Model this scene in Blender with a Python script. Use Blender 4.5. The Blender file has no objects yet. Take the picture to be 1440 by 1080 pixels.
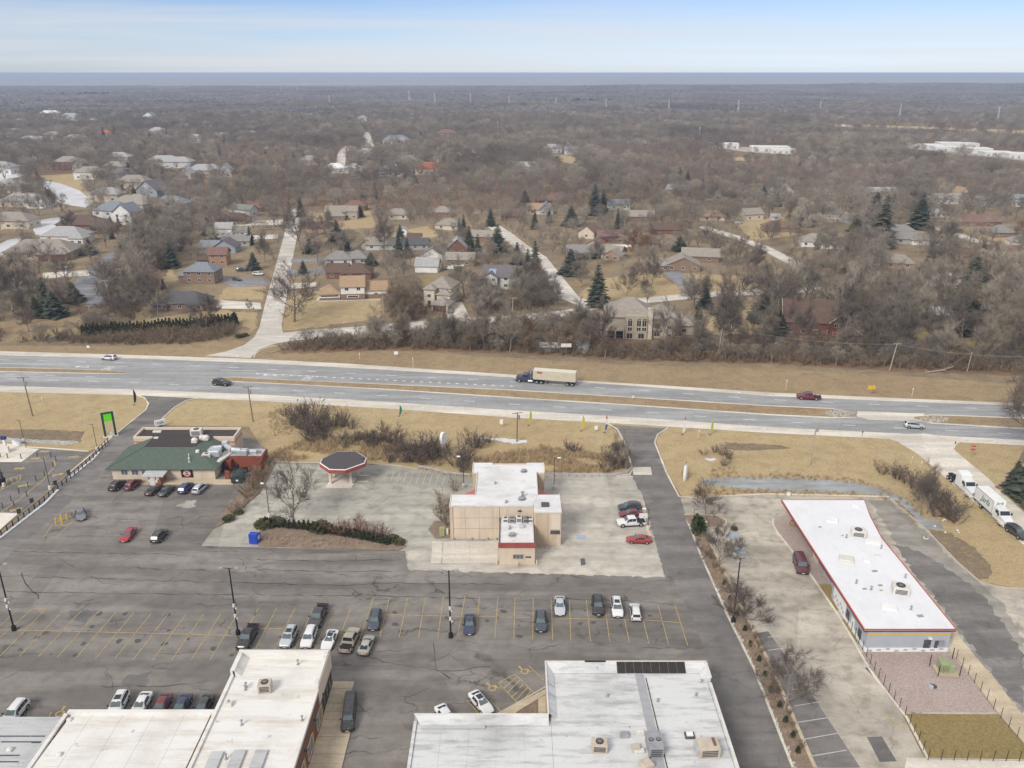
import bpy,math,random
import numpy as np
from mathutils import Vector,Matrix
from mathutils.geometry import tessellate_polygon
F_PX,CX,CY=1165.0,720.0,540.0
CAM_H=83.0
HAZE=0.00015
PITCH=math.radians(20.6)
SC=bpy.context.scene
COL=SC.collection
cam_d=bpy.data.cameras.new('drone_camera')
cam_d.sensor_fit='HORIZONTAL';cam_d.sensor_width=36.0
cam_d.lens=36.0*F_PX/1440.0
cam_d.clip_start=0.5;cam_d.clip_end=120000.0
cam=bpy.data.objects.new('drone_camera',cam_d)
cam.location=(0,0,CAM_H)
cam.rotation_euler=(math.pi/2-PITCH,0,0)
COL.objects.link(cam)
SC.camera=cam
SUN_EL,SUN_AZ=math.radians(38),math.radians(215)
world=bpy.data.worlds.new('World');SC.world=world
world.use_nodes=True
wn,wl=world.node_tree.nodes,world.node_tree.links
wn.clear()
w_out=wn.new('ShaderNodeOutputWorld');w_bg=wn.new('ShaderNodeBackground')
w_bg.inputs['Strength'].default_value=0.12
sky=wn.new('ShaderNodeTexSky');sky.sky_type='NISHITA';sky.sun_disc=False
sky.sun_elevation=SUN_EL;sky.sun_rotation=SUN_AZ
sky.altitude=300;sky.air_density=1.0;sky.dust_density=0.6;sky.ozone_density=2.0
w_co=wn.new('ShaderNodeTexCoord')
w_sep=wn.new('ShaderNodeSeparateXYZ');wl.new(w_co.outputs['Generated'],w_sep.inputs[0])
w_el=wn.new('ShaderNodeMapRange');w_el.inputs[1].default_value=0.0;w_el.inputs[2].default_value=0.10
wl.new(w_sep.outputs[2],w_el.inputs[0])
w_tint=wn.new('ShaderNodeValToRGB')
cr=w_tint.color_ramp
cr.elements[0].position=0.0;cr.elements[0].color=(0.49,0.57,0.82,1)
cr.elements[1].position=1.0;cr.elements[1].color=(0.29,0.35,0.54,1)
e=cr.elements.new(0.175);e.color=(0.44,0.50,0.74,1)
e=cr.elements.new(0.35);e.color=(0.39,0.455,0.66,1)
e=cr.elements.new(0.75);e.color=(0.325,0.385,0.565,1)
wl.new(w_el.outputs[0],w_tint.inputs[0])
w_mul=wn.new('ShaderNodeMixRGB');w_mul.blend_type='MULTIPLY';w_mul.inputs[0].default_value=1.0
wl.new(sky.outputs[0],w_mul.inputs[1]);wl.new(w_tint.outputs[0],w_mul.inputs[2])
w_zz=wn.new('ShaderNodeMath');w_zz.operation='ADD';w_zz.inputs[1].default_value=0.05
w_zc=wn.new('ShaderNodeMath');w_zc.operation='MAXIMUM';w_zc.inputs[1].default_value=0.0
wl.new(w_sep.outputs[2],w_zc.inputs[0]);wl.new(w_zc.outputs[0],w_zz.inputs[0])
w_dx=wn.new('ShaderNodeMath');w_dx.operation='DIVIDE'
w_dy=wn.new('ShaderNodeMath');w_dy.operation='DIVIDE'
wl.new(w_sep.outputs[0],w_dx.inputs[0]);wl.new(w_zz.outputs[0],w_dx.inputs[1])
wl.new(w_sep.outputs[1],w_dy.inputs[0]);wl.new(w_zz.outputs[0],w_dy.inputs[1])
w_com=wn.new('ShaderNodeCombineXYZ')
wl.new(w_dx.outputs[0],w_com.inputs[0]);wl.new(w_dy.outputs[0],w_com.inputs[1])
w_map=wn.new('ShaderNodeMapping');w_map.inputs['Scale'].default_value=(0.13,0.30,1)
w_map.inputs['Rotation'].default_value=(0,0,math.radians(24));w_map.inputs['Location'].default_value=(3.1,1.7,0)
wl.new(w_com.outputs[0],w_map.inputs[0])
w_nz=wn.new('ShaderNodeTexNoise');w_nz.inputs['Scale'].default_value=1.0
w_nz.inputs['Detail'].default_value=7;w_nz.inputs['Roughness'].default_value=0.55;w_nz.inputs['Distortion'].default_value=0.6
wl.new(w_map.outputs[0],w_nz.inputs['Vector'])
w_cr=wn.new('ShaderNodeMapRange');w_cr.inputs[1].default_value=0.37;w_cr.inputs[2].default_value=0.72
w_cr.inputs[3].default_value=0.04;w_cr.inputs[4].default_value=0.82
wl.new(w_nz.outputs[0],w_cr.inputs[0])
w_mix=wn.new('ShaderNodeMixRGB');w_mix.inputs[2].default_value=(3.3,3.28,3.38,1)
wl.new(w_mul.outputs[0],w_mix.inputs[1])
w_ve=wn.new('ShaderNodeMapRange');w_ve.inputs[1].default_value=0.07;w_ve.inputs[2].default_value=0.34;w_ve.inputs[4].default_value=0.93
wl.new(w_sep.outputs[2],w_ve.inputs[0])
w_mx=wn.new('ShaderNodeMath');w_mx.operation='MAXIMUM'
wl.new(w_cr.outputs[0],w_mx.inputs[0]);wl.new(w_ve.outputs[0],w_mx.inputs[1]);wl.new(w_mx.outputs[0],w_mix.inputs[0])
wl.new(w_mix.outputs[0],w_bg.inputs['Color'])
wl.new(w_bg.outputs[0],w_out.inputs['Surface'])
sun_d=bpy.data.lights.new('sun','SUN');sun_d.energy=1.5;sun_d.angle=math.radians(20);sun_d.color=(1.0,0.95,0.88)
sun=bpy.data.objects.new('sun',sun_d)
sdir=Vector((math.sin(SUN_AZ)*math.cos(SUN_EL),math.cos(SUN_AZ)*math.cos(SUN_EL),math.sin(SUN_EL)))
sun.rotation_euler=sdir.to_track_quat('Z','Y').to_euler();sun.location=sdir*300
COL.objects.link(sun)
SC.view_settings.view_transform='Standard';SC.view_settings.look='None'
SC.view_settings.exposure=0.95;SC.view_settings.gamma=1.0;SC.view_settings.use_curve_mapping=False
SC.cycles.use_denoising=True
SC.cycles.max_bounces=5;SC.cycles.diffuse_bounces=2;SC.cycles.glossy_bounces=2
SC.cycles.transmission_bounces=2;SC.cycles.transparent_max_bounces=4;SC.cycles.volume_bounces=0
SC.cycles.caustics_reflective=False;SC.cycles.caustics_refractive=False
_cp,_sp=math.cos(PITCH),math.sin(PITCH)
def G(px,py,z=0.0):
 """The point of the level plane at height z that the survey pixel px, py shows."""
 x,y=(px-CX)/F_PX,-(py-CY)/F_PX
 d=Vector((x,y*_sp+_cp,y*_cp-_sp))
 t=(z-CAM_H)/d.z
 return Vector((d.x*t,d.y*t,z))
def GP(pts,z=0.0):return[G(a,b,z)for a,b in pts]
def PX(v):
 d=Vector(v)-Vector((0,0,CAM_H))
 f=d.y*_cp-d.z*_sp;u=d.y*_sp+d.z*_cp
 return CX+F_PX*d.x/f,CY-F_PX*u/f
def R(d):return math.radians(d)
def yaw_of(a,b):
 d=Vector(b)-Vector(a);return math.atan2(d.y,d.x)
class MB:
 """Collects faces for ONE mesh; each face has a material index."""
 def __init__(s):s.v,s.f,s.m,s.M=[],[],[],None
 def add(s,vs,fs,mi=0):
  o=len(s.v)
  if s.M is not None:vs=[tuple(s.M@Vector(p))for p in vs]
  s.v+=[tuple(p)for p in vs];s.f+=[tuple(i+o for i in f)for f in fs];s.m+=[mi]*len(fs)
  return s
 def box(s,c,size,rz=0,mi=0,taper=1.0):
  """c = centre of the bottom face"""
  hx,hy,h=size[0]/2,size[1]/2,size[2];ca,sa=math.cos(rz),math.sin(rz)
  vs=[]
  for z,k in((0,1),(h,taper)):
   for x,y in((-hx,-hy),(hx,-hy),(hx,hy),(-hx,hy)):
    x,y=x*k,y*k
    vs.append((c[0]+x*ca-y*sa,c[1]+x*sa+y*ca,c[2]+z))
  return s.add(vs,[(3,2,1,0),(4,5,6,7),(0,1,5,4),(1,2,6,5),(2,3,7,6),(3,0,4,7)],mi)
 def bbox(s,c,size,b=0.05,rz=0,mi=0):
  """a box with bevelled upright edges and top"""
  hx,hy,h=size[0]/2,size[1]/2,size[2];ca,sa=math.cos(rz),math.sin(rz)
  def ring(ix,z):
   o=[]
   for x,y in((-hx+b,-hy),(hx-b,-hy),(hx,-hy+b),(hx,hy-b),(hx-b,hy),(-hx+b,hy),(-hx,hy-b),(-hx,-hy+b)):
    x-=math.copysign(ix,x);y-=math.copysign(ix,y)
    o.append((c[0]+x*ca-y*sa,c[1]+x*sa+y*ca,c[2]+z))
   return o
  vs=ring(0,0)+ring(0,h-b)+ring(b,h)
  fs=[tuple(range(7,-1,-1)),tuple(range(16,24))]
  for k in(0,8):
   for i in range(8):fs.append((k+i,k+(i+1)%8,k+8+(i+1)%8,k+8+i))
  return s.add(vs,fs,mi)
 def prism(s,poly,z0,z1,mi=0,mi_top=None,bottom=True):
  n=len(poly)
  a=sum(poly[i][0]*poly[(i+1)%n][1]-poly[(i+1)%n][0]*poly[i][1]for i in range(n))
  if a<0:poly=poly[::-1]
  vs=[(p[0],p[1],z0)for p in poly]+[(p[0],p[1],z1)for p in poly]
  s.add(vs,[(i,(i+1)%n,n+(i+1)%n,n+i)for i in range(n)]+([tuple(range(n-1,-1,-1))]if bottom else[]),mi)
  o=len(s.v)-2*n
  s.f.append(tuple(o+n+i for i in range(n)));s.m.append(mi if mi_top is None else mi_top)
  return s
 def sheet(s,poly,z,mi=0):
  n=len(poly)
  a=sum(poly[i][0]*poly[(i+1)%n][1]-poly[(i+1)%n][0]*poly[i][1]for i in range(n))
  if a<0:poly=poly[::-1]
  fs=[]
  for t in tessellate_polygon([[Vector((p[0],p[1],0))for p in poly]]):
   a,b,c=(poly[i]for i in t)
   fs.append(tuple(t)if(b[0]-a[0])*(c[1]-a[1])-(b[1]-a[1])*(c[0]-a[0])>0 else tuple(t)[::-1])
  return s.add([(p[0],p[1],z)for p in poly],fs,mi)
 def quad(s,a,b,c,d,mi=0):return s.add([a,b,c,d],[(0,1,2,3)],mi)
 def tube(s,p0,p1,r0,r1=None,n=6,mi=0,caps=True):
  r1=r0 if r1 is None else r1
  p0,p1=Vector(p0),Vector(p1);d=(p1-p0)
  if d.length<1e-6:return s
  d.normalize();a=d.orthogonal().normalized();b=d.cross(a)
  vs=[]
  for p,r in((p0,r0),(p1,r1)):
   for i in range(n):
    t=2*math.pi*i/n
    vs.append(p+a*(r*math.cos(t))+b*(r*math.sin(t)))
  fs=[(i,(i+1)%n,n+(i+1)%n,n+i)for i in range(n)]
  if caps:fs+=[tuple(range(n-1,-1,-1)),tuple(range(n,2*n))]
  return s.add(vs,fs,mi)
 def path(s,pts,r,n=6,mi=0):
  for a,b in zip(pts,pts[1:]):s.tube(a,b,r,r,n,mi)
  return s
 def ribbon(s,a,b,z,mi=0):
  """a strip of quads between two polylines of equal length"""
  n=len(a)
  vs=[(p[0],p[1],z)for p in a]+[(p[0],p[1],z)for p in b]
  return s.add(vs,[(i,i+1,n+i+1,n+i)if True else()for i in range(n-1)],mi)
 def band(s,line,w0,w1,z0,z1,mi=0,closed=False):
  """a kerb-like solid that follows a polyline between two offsets"""
  n=len(line);L,Rr=[],[]
  for i in range(n):
   p=Vector(line[i][:2]).to_2d()
   q0=Vector(line[i-1][:2])if i>0 or closed else p
   q1=Vector(line[(i+1)%n][:2])if i<n-1 or closed else p
   d=(q1-q0)
   if d.length<1e-9:d=Vector((1,0))
   d.normalize();nr=Vector((-d.y,d.x))
   L.append(p+nr*w0);Rr.append(p+nr*w1)
  m=n if closed else n-1
  vs=[(q.x,q.y,z)for z in(z0,z1)for q in L]+[(q.x,q.y,z)for z in(z0,z1)for q in Rr]
  fs=[]
  for i in range(m):
   j=(i+1)%n
   fs+=[(n+i,n+j,3*n+j,3*n+i),(i,j,n+j,n+i),(2*n+j,2*n+i,3*n+i,3*n+j)]
  if not closed:fs+=[(0,n,3*n,2*n),(n-1,2*n+n-1,3*n+n-1,2*n-1)]
  return s.add(vs,fs,mi)
 def mesh(s,name,mats):
  me=bpy.data.meshes.new(name);me.from_pydata(s.v,[],s.f)
  for m in(mats if isinstance(mats,(list,tuple))else[mats]):me.materials.append(m)
  if any(s.m):me.polygons.foreach_set('material_index',s.m)
  me.update();return me
 def build(s,name,mats,parent=None,smooth=False):
  me=s.mesh(name,mats)
  if smooth:me.shade_smooth()
  return link(name,me,parent)
def link(name,me,parent=None):
 o=bpy.data.objects.new(name,me);COL.objects.link(o)
 if parent is not None:o.parent=parent
 return o
def tag(o,label=None,cat=None,group=None,kind=None):
 if label:o['label']=label
 if cat:o['category']=cat
 if group:o['group']=group
 if kind:o['kind']=kind
 return o
def thing(name,label,cat,loc=(0,0,0),rz=0,group=None):
 o=bpy.data.objects.new(name,None);o.empty_display_size=0.3;COL.objects.link(o)
 o.location=loc;o.rotation_euler=(0,0,rz)
 return tag(o,label,cat,group)
def dup(root,loc,rz,label=None,group=None,sc=None):
 def cp(o,par):
  c=o.copy();COL.objects.link(c)
  if par is not None:c.parent=par
  for ch in kids.get(o,()):cp(ch,c)
  return c
 kids={}
 def walk(o):
  kids[o]=[k for k in KIDS.get(o.name,())]
  for k in kids[o]:walk(k)
 walk(root)
 r=cp(root,None);r.location=loc;r.rotation_euler=(0,0,rz)
 if sc is not None:r.scale=(sc,sc,sc)if isinstance(sc,(int,float))else sc
 if label:r['label']=label
 if group:r['group']=group
 return r
KIDS={}
def learn(root):
 """remember a prototype's children so that dup need not search"""
 ch=[o for o in bpy.data.objects if o.parent==root]
 KIDS[root.name]=ch
 for c in ch:learn(c)
 return root
def struct(name,mb,mats,label=None,parent=None):
 o=mb.build(name,mats,parent)
 if parent is None:tag(o,label,name.replace('_',' '),None,'structure')
 return o
def _base(name,rough,spec):
 m=bpy.data.materials.new(name);m.use_nodes=True
 b=m.node_tree.nodes['Principled BSDF']
 b.inputs['Roughness'].default_value=rough
 b.inputs['Specular IOR Level'].default_value=spec
 return m,m.node_tree.nodes,m.node_tree.links,b
def noise(n,l,scale,detail=4,rough=0.6,vec=None,dist=0.0):
 t=n.new('ShaderNodeTexNoise');t.inputs['Scale'].default_value=scale
 t.inputs['Detail'].default_value=detail;t.inputs['Roughness'].default_value=rough;t.inputs['Distortion'].default_value=dist
 if vec is not None:l.new(vec,t.inputs['Vector'])
 return t.outputs[0]
def rng(n,l,src,a,b,c=0.0,d=1.0):
 t=n.new('ShaderNodeMapRange');l.new(src,t.inputs[0])
 for i,v in enumerate((a,b,c,d)):t.inputs[i+1].default_value=v
 return t.outputs[0]
def mixc(n,l,fac,a,b,mode='MIX'):
 t=n.new('ShaderNodeMixRGB');t.blend_type=mode
 for i,v in((0,fac),(1,a),(2,b)):
  if isinstance(v,(int,float)):t.inputs[i].default_value=v
  elif isinstance(v,(tuple,list)):t.inputs[i].default_value=tuple(v)+((1,)if len(v)==3 else())
  else:l.new(v,t.inputs[i])
 return t.outputs[0]
def position(n):return n.new('ShaderNodeNewGeometry').outputs['Position']
def scaled(n,l,vec,s,rot=0):
 t=n.new('ShaderNodeMapping');t.inputs['Scale'].default_value=s;t.inputs['Rotation'].default_value=(0,0,rot)
 l.new(vec,t.inputs[0]);return t.outputs[0]
def bumped(n,l,b,src,strength,dist):
 t=n.new('ShaderNodeBump');t.inputs['Strength'].default_value=strength;t.inputs['Distance'].default_value=dist
 l.new(src,t.inputs['Height']);l.new(t.outputs[0],b.inputs['Normal'])
def mat(name,col,var=0.12,scale=1.5,rough=0.8,spec=0.25,col2=None,metal=0.0,bump=0.0,streak=None):
 m,n,l,b=_base(name,rough,spec)
 b.inputs['Metallic'].default_value=metal
 p=position(n)
 if streak:p=scaled(n,l,p,streak)
 f=noise(n,l,scale,5,0.65,p)
 f=rng(n,l,f,0.3,0.7)
 hi=col2 or tuple(min(1,c*(1+var))for c in col);lo=tuple(c*(1-var)for c in col)
 c=mixc(n,l,f,lo if col2 is None else col,hi)
 l.new(c,b.inputs['Base Color'])
 if bump:bumped(n,l,b,f,bump,0.1)
 return m
def paint(name,col,metal=0.0,rough=0.32):
 m,n,l,b=_base(name,rough,0.5)
 b.inputs['Metallic'].default_value=metal
 b.inputs['Coat Weight'].default_value=0.5;b.inputs['Coat Roughness'].default_value=0.12
 p=position(n);f=rng(n,l,noise(n,l,2.2,5,0.65,p),0.35,0.75)
 dust=tuple(0.82*c+0.18*d for c,d in zip(col,(0.32,0.29,0.25)))
 l.new(mixc(n,l,f,col,dust),b.inputs['Base Color'])
 l.new(rng(n,l,f,0,1,rough-0.08,rough+0.15),b.inputs['Roughness'])
 return m
def glass(name,col=(0.03,0.035,0.04),rough=0.08):
 m,n,l,b=_base(name,rough,0.6)
 p=position(n);f=noise(n,l,0.9,2,0.5,p)
 l.new(mixc(n,l,f,tuple(c*0.6 for c in col),tuple(c*1.5 for c in col)),b.inputs['Base Color'])
 return m
def mat_asphalt(name,a,b_,patch=0.14,cracks=1.0,streak_rot=0.0,crack_col=(0.035,0.033,0.03),stain=0.5):
 """worn paving: broad tone patches, streaks along the traffic, cracks and dark sealed seams"""
 m,n,l,b=_base(name,0.9,0.2)
 p=position(n)
 big=noise(n,l,0.035,5,0.6,p,0.4)
 mid=noise(n,l,0.35,6,0.7,p)
 fine=noise(n,l,6.0,4,0.7,p)
 st=noise(n,l,0.25,5,0.6,scaled(n,l,p,(0.12,1.0,1),streak_rot))
 c=mixc(n,l,rng(n,l,big,0.3,0.7),a,b_)
 c=mixc(n,l,rng(n,l,st,0.42,0.60,0,0.85),c,tuple(x*1.27 for x in b_))
 c=mixc(n,l,rng(n,l,mid,0.47,0.70,0,stain),c,tuple(x*0.60 for x in a))
 vo=n.new('ShaderNodeTexVoronoi');vo.inputs['Scale'].default_value=0.045
 l.new(p,vo.inputs['Vector'])
 s=n.new('ShaderNodeSeparateColor');l.new(vo.outputs['Color'],s.inputs[0])
 k=rng(n,l,s.outputs[0],0,1,1-patch,1+patch)
 c=mixc(n,l,1.0,c,k,'MULTIPLY')
 c=mixc(n,l,1.0,c,rng(n,l,fine,0.2,0.8,0.86,1.14),'MULTIPLY')
 c=mixc(n,l,1.0,c,rng(n,l,noise(n,l,1.4,5,0.75,p,0.3),0.3,0.7,0.86,1.14),'MULTIPLY')
 if cracks:
  warp=n.new('ShaderNodeVectorMath');warp.operation='MULTIPLY_ADD'
  nz=n.new('ShaderNodeTexNoise');nz.inputs['Scale'].default_value=0.25;nz.inputs['Detail'].default_value=5;l.new(p,nz.inputs['Vector'])
  l.new(nz.outputs['Color'],warp.inputs[0]);warp.inputs[1].default_value=(3.5,3.5,3.5);l.new(p,warp.inputs[2])
  for sc,w,rot,sq in((0.10,0.012,streak_rot,0.13),(0.13,0.009,streak_rot+0.2,0.55)):
   v=n.new('ShaderNodeTexVoronoi');v.feature='DISTANCE_TO_EDGE';v.inputs['Scale'].default_value=sc
   l.new(scaled(n,l,warp.outputs[0],(sq,1,1),rot),v.inputs['Vector'])
   f=rng(n,l,v.outputs['Distance'],w*0.2,w*1.3,0.6*cracks,0)
   gate=rng(n,l,noise(n,l,0.06+sc,3,0.5,p),0.45,0.6)
   mm=n.new('ShaderNodeMath');mm.operation='MULTIPLY';l.new(f,mm.inputs[0]);l.new(gate,mm.inputs[1])
   c=mixc(n,l,mm.outputs[0],c,crack_col)
 l.new(c,b.inputs['Base Color'])
 bumped(n,l,b,fine,0.25,0.03)
 return m
def mat_ground(name,cols,s0=0.012,s1=0.12,s2=1.4):
 """dry winter ground: cols = broad tone, second broad tone, tuft tone, bare tone"""
 m,n,l,b=_base(name,0.95,0.1)
 p=position(n)
 c=mixc(n,l,rng(n,l,noise(n,l,s0,5,0.6,p,0.5),0.38,0.62),cols[0],cols[1])
 c=mixc(n,l,rng(n,l,noise(n,l,s1,6,0.7,p,0.3),0.45,0.72,0,0.85),c,cols[2])
 c=mixc(n,l,rng(n,l,noise(n,l,s1*2.3,5,0.7,p),0.56,0.74,0,0.7),c,cols[3])
 f=noise(n,l,s2,6,0.75,p)
 c=mixc(n,l,1.0,c,rng(n,l,f,0.25,0.75,0.62,1.36),'MULTIPLY')
 l.new(c,b.inputs['Base Color']);bumped(n,l,b,f,0.5,0.15)
 return m
def mat_random(name,cols,rough=0.9,spec=0.1,stand=False):
 """one of several tones by object (or instance), with mottling"""
 m,n,l,b=_base(name,rough,spec)
 oi=n.new('ShaderNodeObjectInfo')
 r=n.new('ShaderNodeValToRGB');r.color_ramp.interpolation='LINEAR'
 el=r.color_ramp.elements
 while len(el)<len(cols):el.new(0.5)
 for i,cc in enumerate(cols):el[i].position=i/(len(cols)-1);el[i].color=tuple(cc)+(1,)
 l.new(oi.outputs['Random'],r.inputs[0])
 f=noise(n,l,0.8,4,0.7,position(n))
 c=mixc(n,l,1.0,r.outputs[0],rng(n,l,f,0.3,0.7,0.72,1.28),'MULTIPLY')
 if stand:c=mixc(n,l,1.0,c,rng(n,l,noise(n,l,0.007,4,0.6,position(n),0.4),0.36,0.64,0.72,1.24),'MULTIPLY')
 l.new(c,b.inputs['Base Color']);return m
TAN=(0.36,0.27,0.145)
m_field=mat_ground('winter_ground',[(0.27,0.205,0.13),(0.21,0.165,0.115),(0.37,0.285,0.165),(0.15,0.12,0.09)])
m_lawn=mat_ground('dormant_lawn',[(0.43,0.325,0.18),(0.46,0.365,0.205),(0.34,0.25,0.14),(0.23,0.17,0.10)],0.03,0.25,2.2)
m_olive=mat_ground('olive_lawn',[(0.27,0.205,0.09),(0.32,0.245,0.11),(0.22,0.165,0.07),(0.19,0.14,0.065)],0.04,0.3,2.2)
m_verge=mat_ground('verge_grass',[(0.32,0.235,0.14),(0.37,0.28,0.165),(0.23,0.17,0.10),(0.13,0.10,0.07)],0.03,0.25,1.8)
m_leaf=mat_ground('leaf_litter',[(0.20,0.135,0.085),(0.24,0.16,0.10),(0.28,0.17,0.095),(0.13,0.095,0.065)],0.03,0.3,1.5)
m_mulch=mat_ground('mulch',[(0.26,0.20,0.155),(0.22,0.165,0.125),(0.34,0.265,0.185),(0.17,0.12,0.09)],0.08,0.6,3.0)
m_dark=mat_ground('bare_soil',[(0.23,0.18,0.12),(0.20,0.155,0.105),(0.32,0.245,0.145),(0.16,0.12,0.085)],0.06,0.5,2.0)
m_lot=mat_asphalt('worn_lot_asphalt',(0.148,0.134,0.120),(0.210,0.192,0.172),0.10,1.0)
m_drive=mat_asphalt('drive_asphalt',(0.148,0.138,0.129),(0.196,0.183,0.170),0.07,0.5,R(90))
m_pave_old=mat_asphalt('old_pale_paving',(0.32,0.305,0.26),(0.40,0.38,0.325),0.12,0.6,0.2,(0.16,0.145,0.12),0.75)
m_pave_east=mat_asphalt('east_lot_paving',(0.365,0.33,0.265),(0.44,0.40,0.33),0.12,0.8,R(100),(0.17,0.15,0.12),0.95)
m_conc=mat_asphalt('concrete',(0.53,0.485,0.41),(0.60,0.555,0.475),0.06,0.25,R(4),(0.25,0.23,0.2),0.2)
m_conc_tan=mat_asphalt('tan_concrete',(0.45,0.37,0.26),(0.50,0.42,0.30),0.08,0.3,0,(0.25,0.2,0.15),0.2)
m_kerb=mat('kerb_concrete',(0.47,0.42,0.34),0.15,0.8)
m_hwy=mat_asphalt('highway_asphalt',(0.262,0.264,0.262),(0.305,0.306,0.302),0.06,0.0,R(-12),(0.1,0.1,0.1),0.25)
m_street=mat_asphalt('residential_street',(0.50,0.465,0.405),(0.57,0.53,0.465),0.08,0.3,R(90),(0.2,0.18,0.16),0.3)
m_greydrive=mat_asphalt('grey_driveway',(0.20,0.20,0.21),(0.25,0.25,0.255),0.08,0.2)
m_dkdrive=mat_asphalt('dark_asphalt',(0.12,0.115,0.11),(0.15,0.142,0.135),0.06,0.2)
m_white_line=mat('white_road_paint',(0.70,0.69,0.66),0.2,1.2)
m_faint_line=mat('worn_white_paint',(0.50,0.48,0.44),0.2,1.2)
m_yel_line=mat('yellow_road_paint',(0.44,0.325,0.14),0.3,1.4)
m_blue_line=mat('blue_road_paint',(0.36,0.42,0.50),0.2,2.0)
m_ice=mat('grey_ice',(0.31,0.32,0.31),0.32,0.35,0.5,0.3,streak=(0.35,1.4,1))
m_snow_ice=mat('pale_ice',(0.62,0.62,0.61),0.2,0.06,0.5,0.3)
m_rub_ice=mat('grey_rubble_ice',(0.40,0.385,0.35),0.45,1.1,0.7,0.3)
m_rock=mat('pale_rock',(0.42,0.40,0.36),0.25,1.5)
m_yard=mat_ground('clay_pavers',[(0.42,0.34,0.30),(0.385,0.305,0.27),(0.45,0.365,0.325),(0.31,0.235,0.21)],.12,.5,3.5)
m_paver=mat_random('clay_paver',[(0.40,0.315,0.275),(0.44,0.355,0.315),(0.42,0.335,0.30),(0.385,0.305,0.27)])
mb=MB()
xs=[-42000,-9000,-2500,-600,0,600,2500,9000,42000];ys=[-3000,-200,60,400,1200,3000,8000,20000,42000]
for i in range(8):
 for j in range(8):
  mb.quad((xs[i],ys[j],0),(xs[i+1],ys[j],0),(xs[i+1],ys[j+1],0),(xs[i],ys[j+1],0))
struct('ground',mb,m_field,'winter ground of dry grass and leaf litter running to the horizon')
SHEETS,OPEN=[],[]
def keepout(poly):SHEETS.append(np.array([(p[0],p[1])for p in poly]))
def ragged(w,amp,seed=1):
 rn=random.Random(seed);o=[]
 for i,p in enumerate(w):
  q=w[(i+1)%len(w)];n=max(1,int((q-p).length/max(.8,amp*1.6)))
  for k in range(n):o.append(p.lerp(q,k/n)+Vector((rn.uniform(-amp,amp),rn.uniform(-amp,amp),0)))
 return o
def sheet(name,pts,z,m,label,ko=True,rag=0):
 w=GP(pts)if len(pts[0])==2 else pts
 if rag:w=ragged(w,rag)
 if ko:keepout(w)
 if name in('street','lawn','frozen_pond','field','driveway'):OPEN.append((SHEETS[-1],.97 if name in('field','frozen_pond')else .62))
 return struct(name,MB().sheet(w,z),m,label)
def strip(line_px,width):
 """a street of constant width along a pixel centre line"""
 w=[Vector(G(a,b))for a,b in line_px];L,Rr=[],[]
 for i,p in enumerate(w):
  d=(w[min(i+1,len(w)-1)]-w[max(i-1,0)]).normalized();n=Vector((-d.y,d.x,0))
  L.append(p+n*width/2);Rr.append(p-n*width/2)
 return L+Rr[::-1]
N_EDGE=[(-160,491),(0,494),(140,498),(280,502.5),(360,505),(480,511),(600,519),(720,527),(807,534.5),(960,544),(1080,552),(1260,560),(1440,567.5),(1640,577)]
S_EDGE=[(-160,549),(0,551.5),(180,555.5),(360,564),(540,574.5),(720,587.5),(900,597.5),(1080,609),(1260,618),(1440,626.5),(1640,638)]
sheet('grass_verge',N_EDGE+[(1640,548),(1440,541),(1290,530),(1080,518),(900,514),(720,503),(560,493),(480,494),(420,490),(330,478),(180,487),(0,486),(-160,485)],0.01,m_verge,'dry brown grass verge along the far side of the highway',False)
sheet('roadside_lawn',[(p[0],p[1])for p in S_EDGE]+[(1640,700),(1440,830),(1370,815),(1300,742),(1255,701),(960,700),(935,660),(920,610),(890,600),(880,650),(887,667),(660,672),(515,652),(388,650),(372,636),(350,600),(228,598),(120,636),(0,628),(-160,620)],0.01,m_lawn,'dormant tan grass between the highway and the parking lots',False)
struct('road_shoulder',MB().sheet(GP(N_EDGE+S_EDGE[::-1]),0.04),m_conc,'pale concrete shoulders of the divided highway')
keepout(GP(N_EDGE+S_EDGE[::-1]))
ASN=[(-160,496.5),(0,500),(180,504),(360,510.5),(540,520),(720,531),(900,543.5),(1080,557),(1260,564.5),(1440,571),(1640,580)]
ASS=[(-160,539),(0,542.5),(180,547.5),(360,554.7),(540,565),(720,577),(900,587.5),(1080,600.5),(1260,609.5),(1440,619),(1640,630)]
hw=struct('highway',MB().sheet(GP(ASN+ASS[::-1]),0.06),m_hwy,'grey asphalt divided highway running across the view')
struct('median_crossing',MB().sheet(GP([(1206,578.5),(1300,582),(1296,593),(1222,590.5),(1205,586)]),0.075),m_conc,'pale concrete gap between the two medians at the right')
def median(name,top,bot,label,rocks=None):
 poly=GP(top+bot[::-1])
 root=struct(name,MB().prism(poly,0.05,0.13,0,1),[m_conc,m_conc],label)
 c=sum(poly,Vector())/len(poly)
 inner=[]
 n=len(top)
 for i,(t,b_)in enumerate(zip(top,bot)):
  k0,k1=(0.10,0.90)
  a=Vector(G(*t));d=Vector(G(*b_))
  inner.append((a.lerp(d,k0),a.lerp(d,k1)))
 gp=[q[0]for q in inner]+[q[1]for q in inner[::-1]]
 MB().sheet(gp,0.16).build('median_grass',m_verge,root)
 return root
median('median_island',[(-160,515),(0,517),(80,518.5),(150,521),(176,523.5)],[(-160,520),(0,523),(80,524.5),(150,526),(176,526)],'thin grass median ending in a rounded tip at the left')
median('median_island',[(296,532),(330,530.5),(360,532.5),(540,540.5),(720,548.5),(900,559.5),(1080,570.5),(1170,574.5),(1203,581)],[(296,535),(330,537),(360,538.5),(540,548),(720,560),(900,571.5),(1080,584),(1170,588.5),(1203,587.5)],'long dry grass median between the two carriageways')
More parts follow.
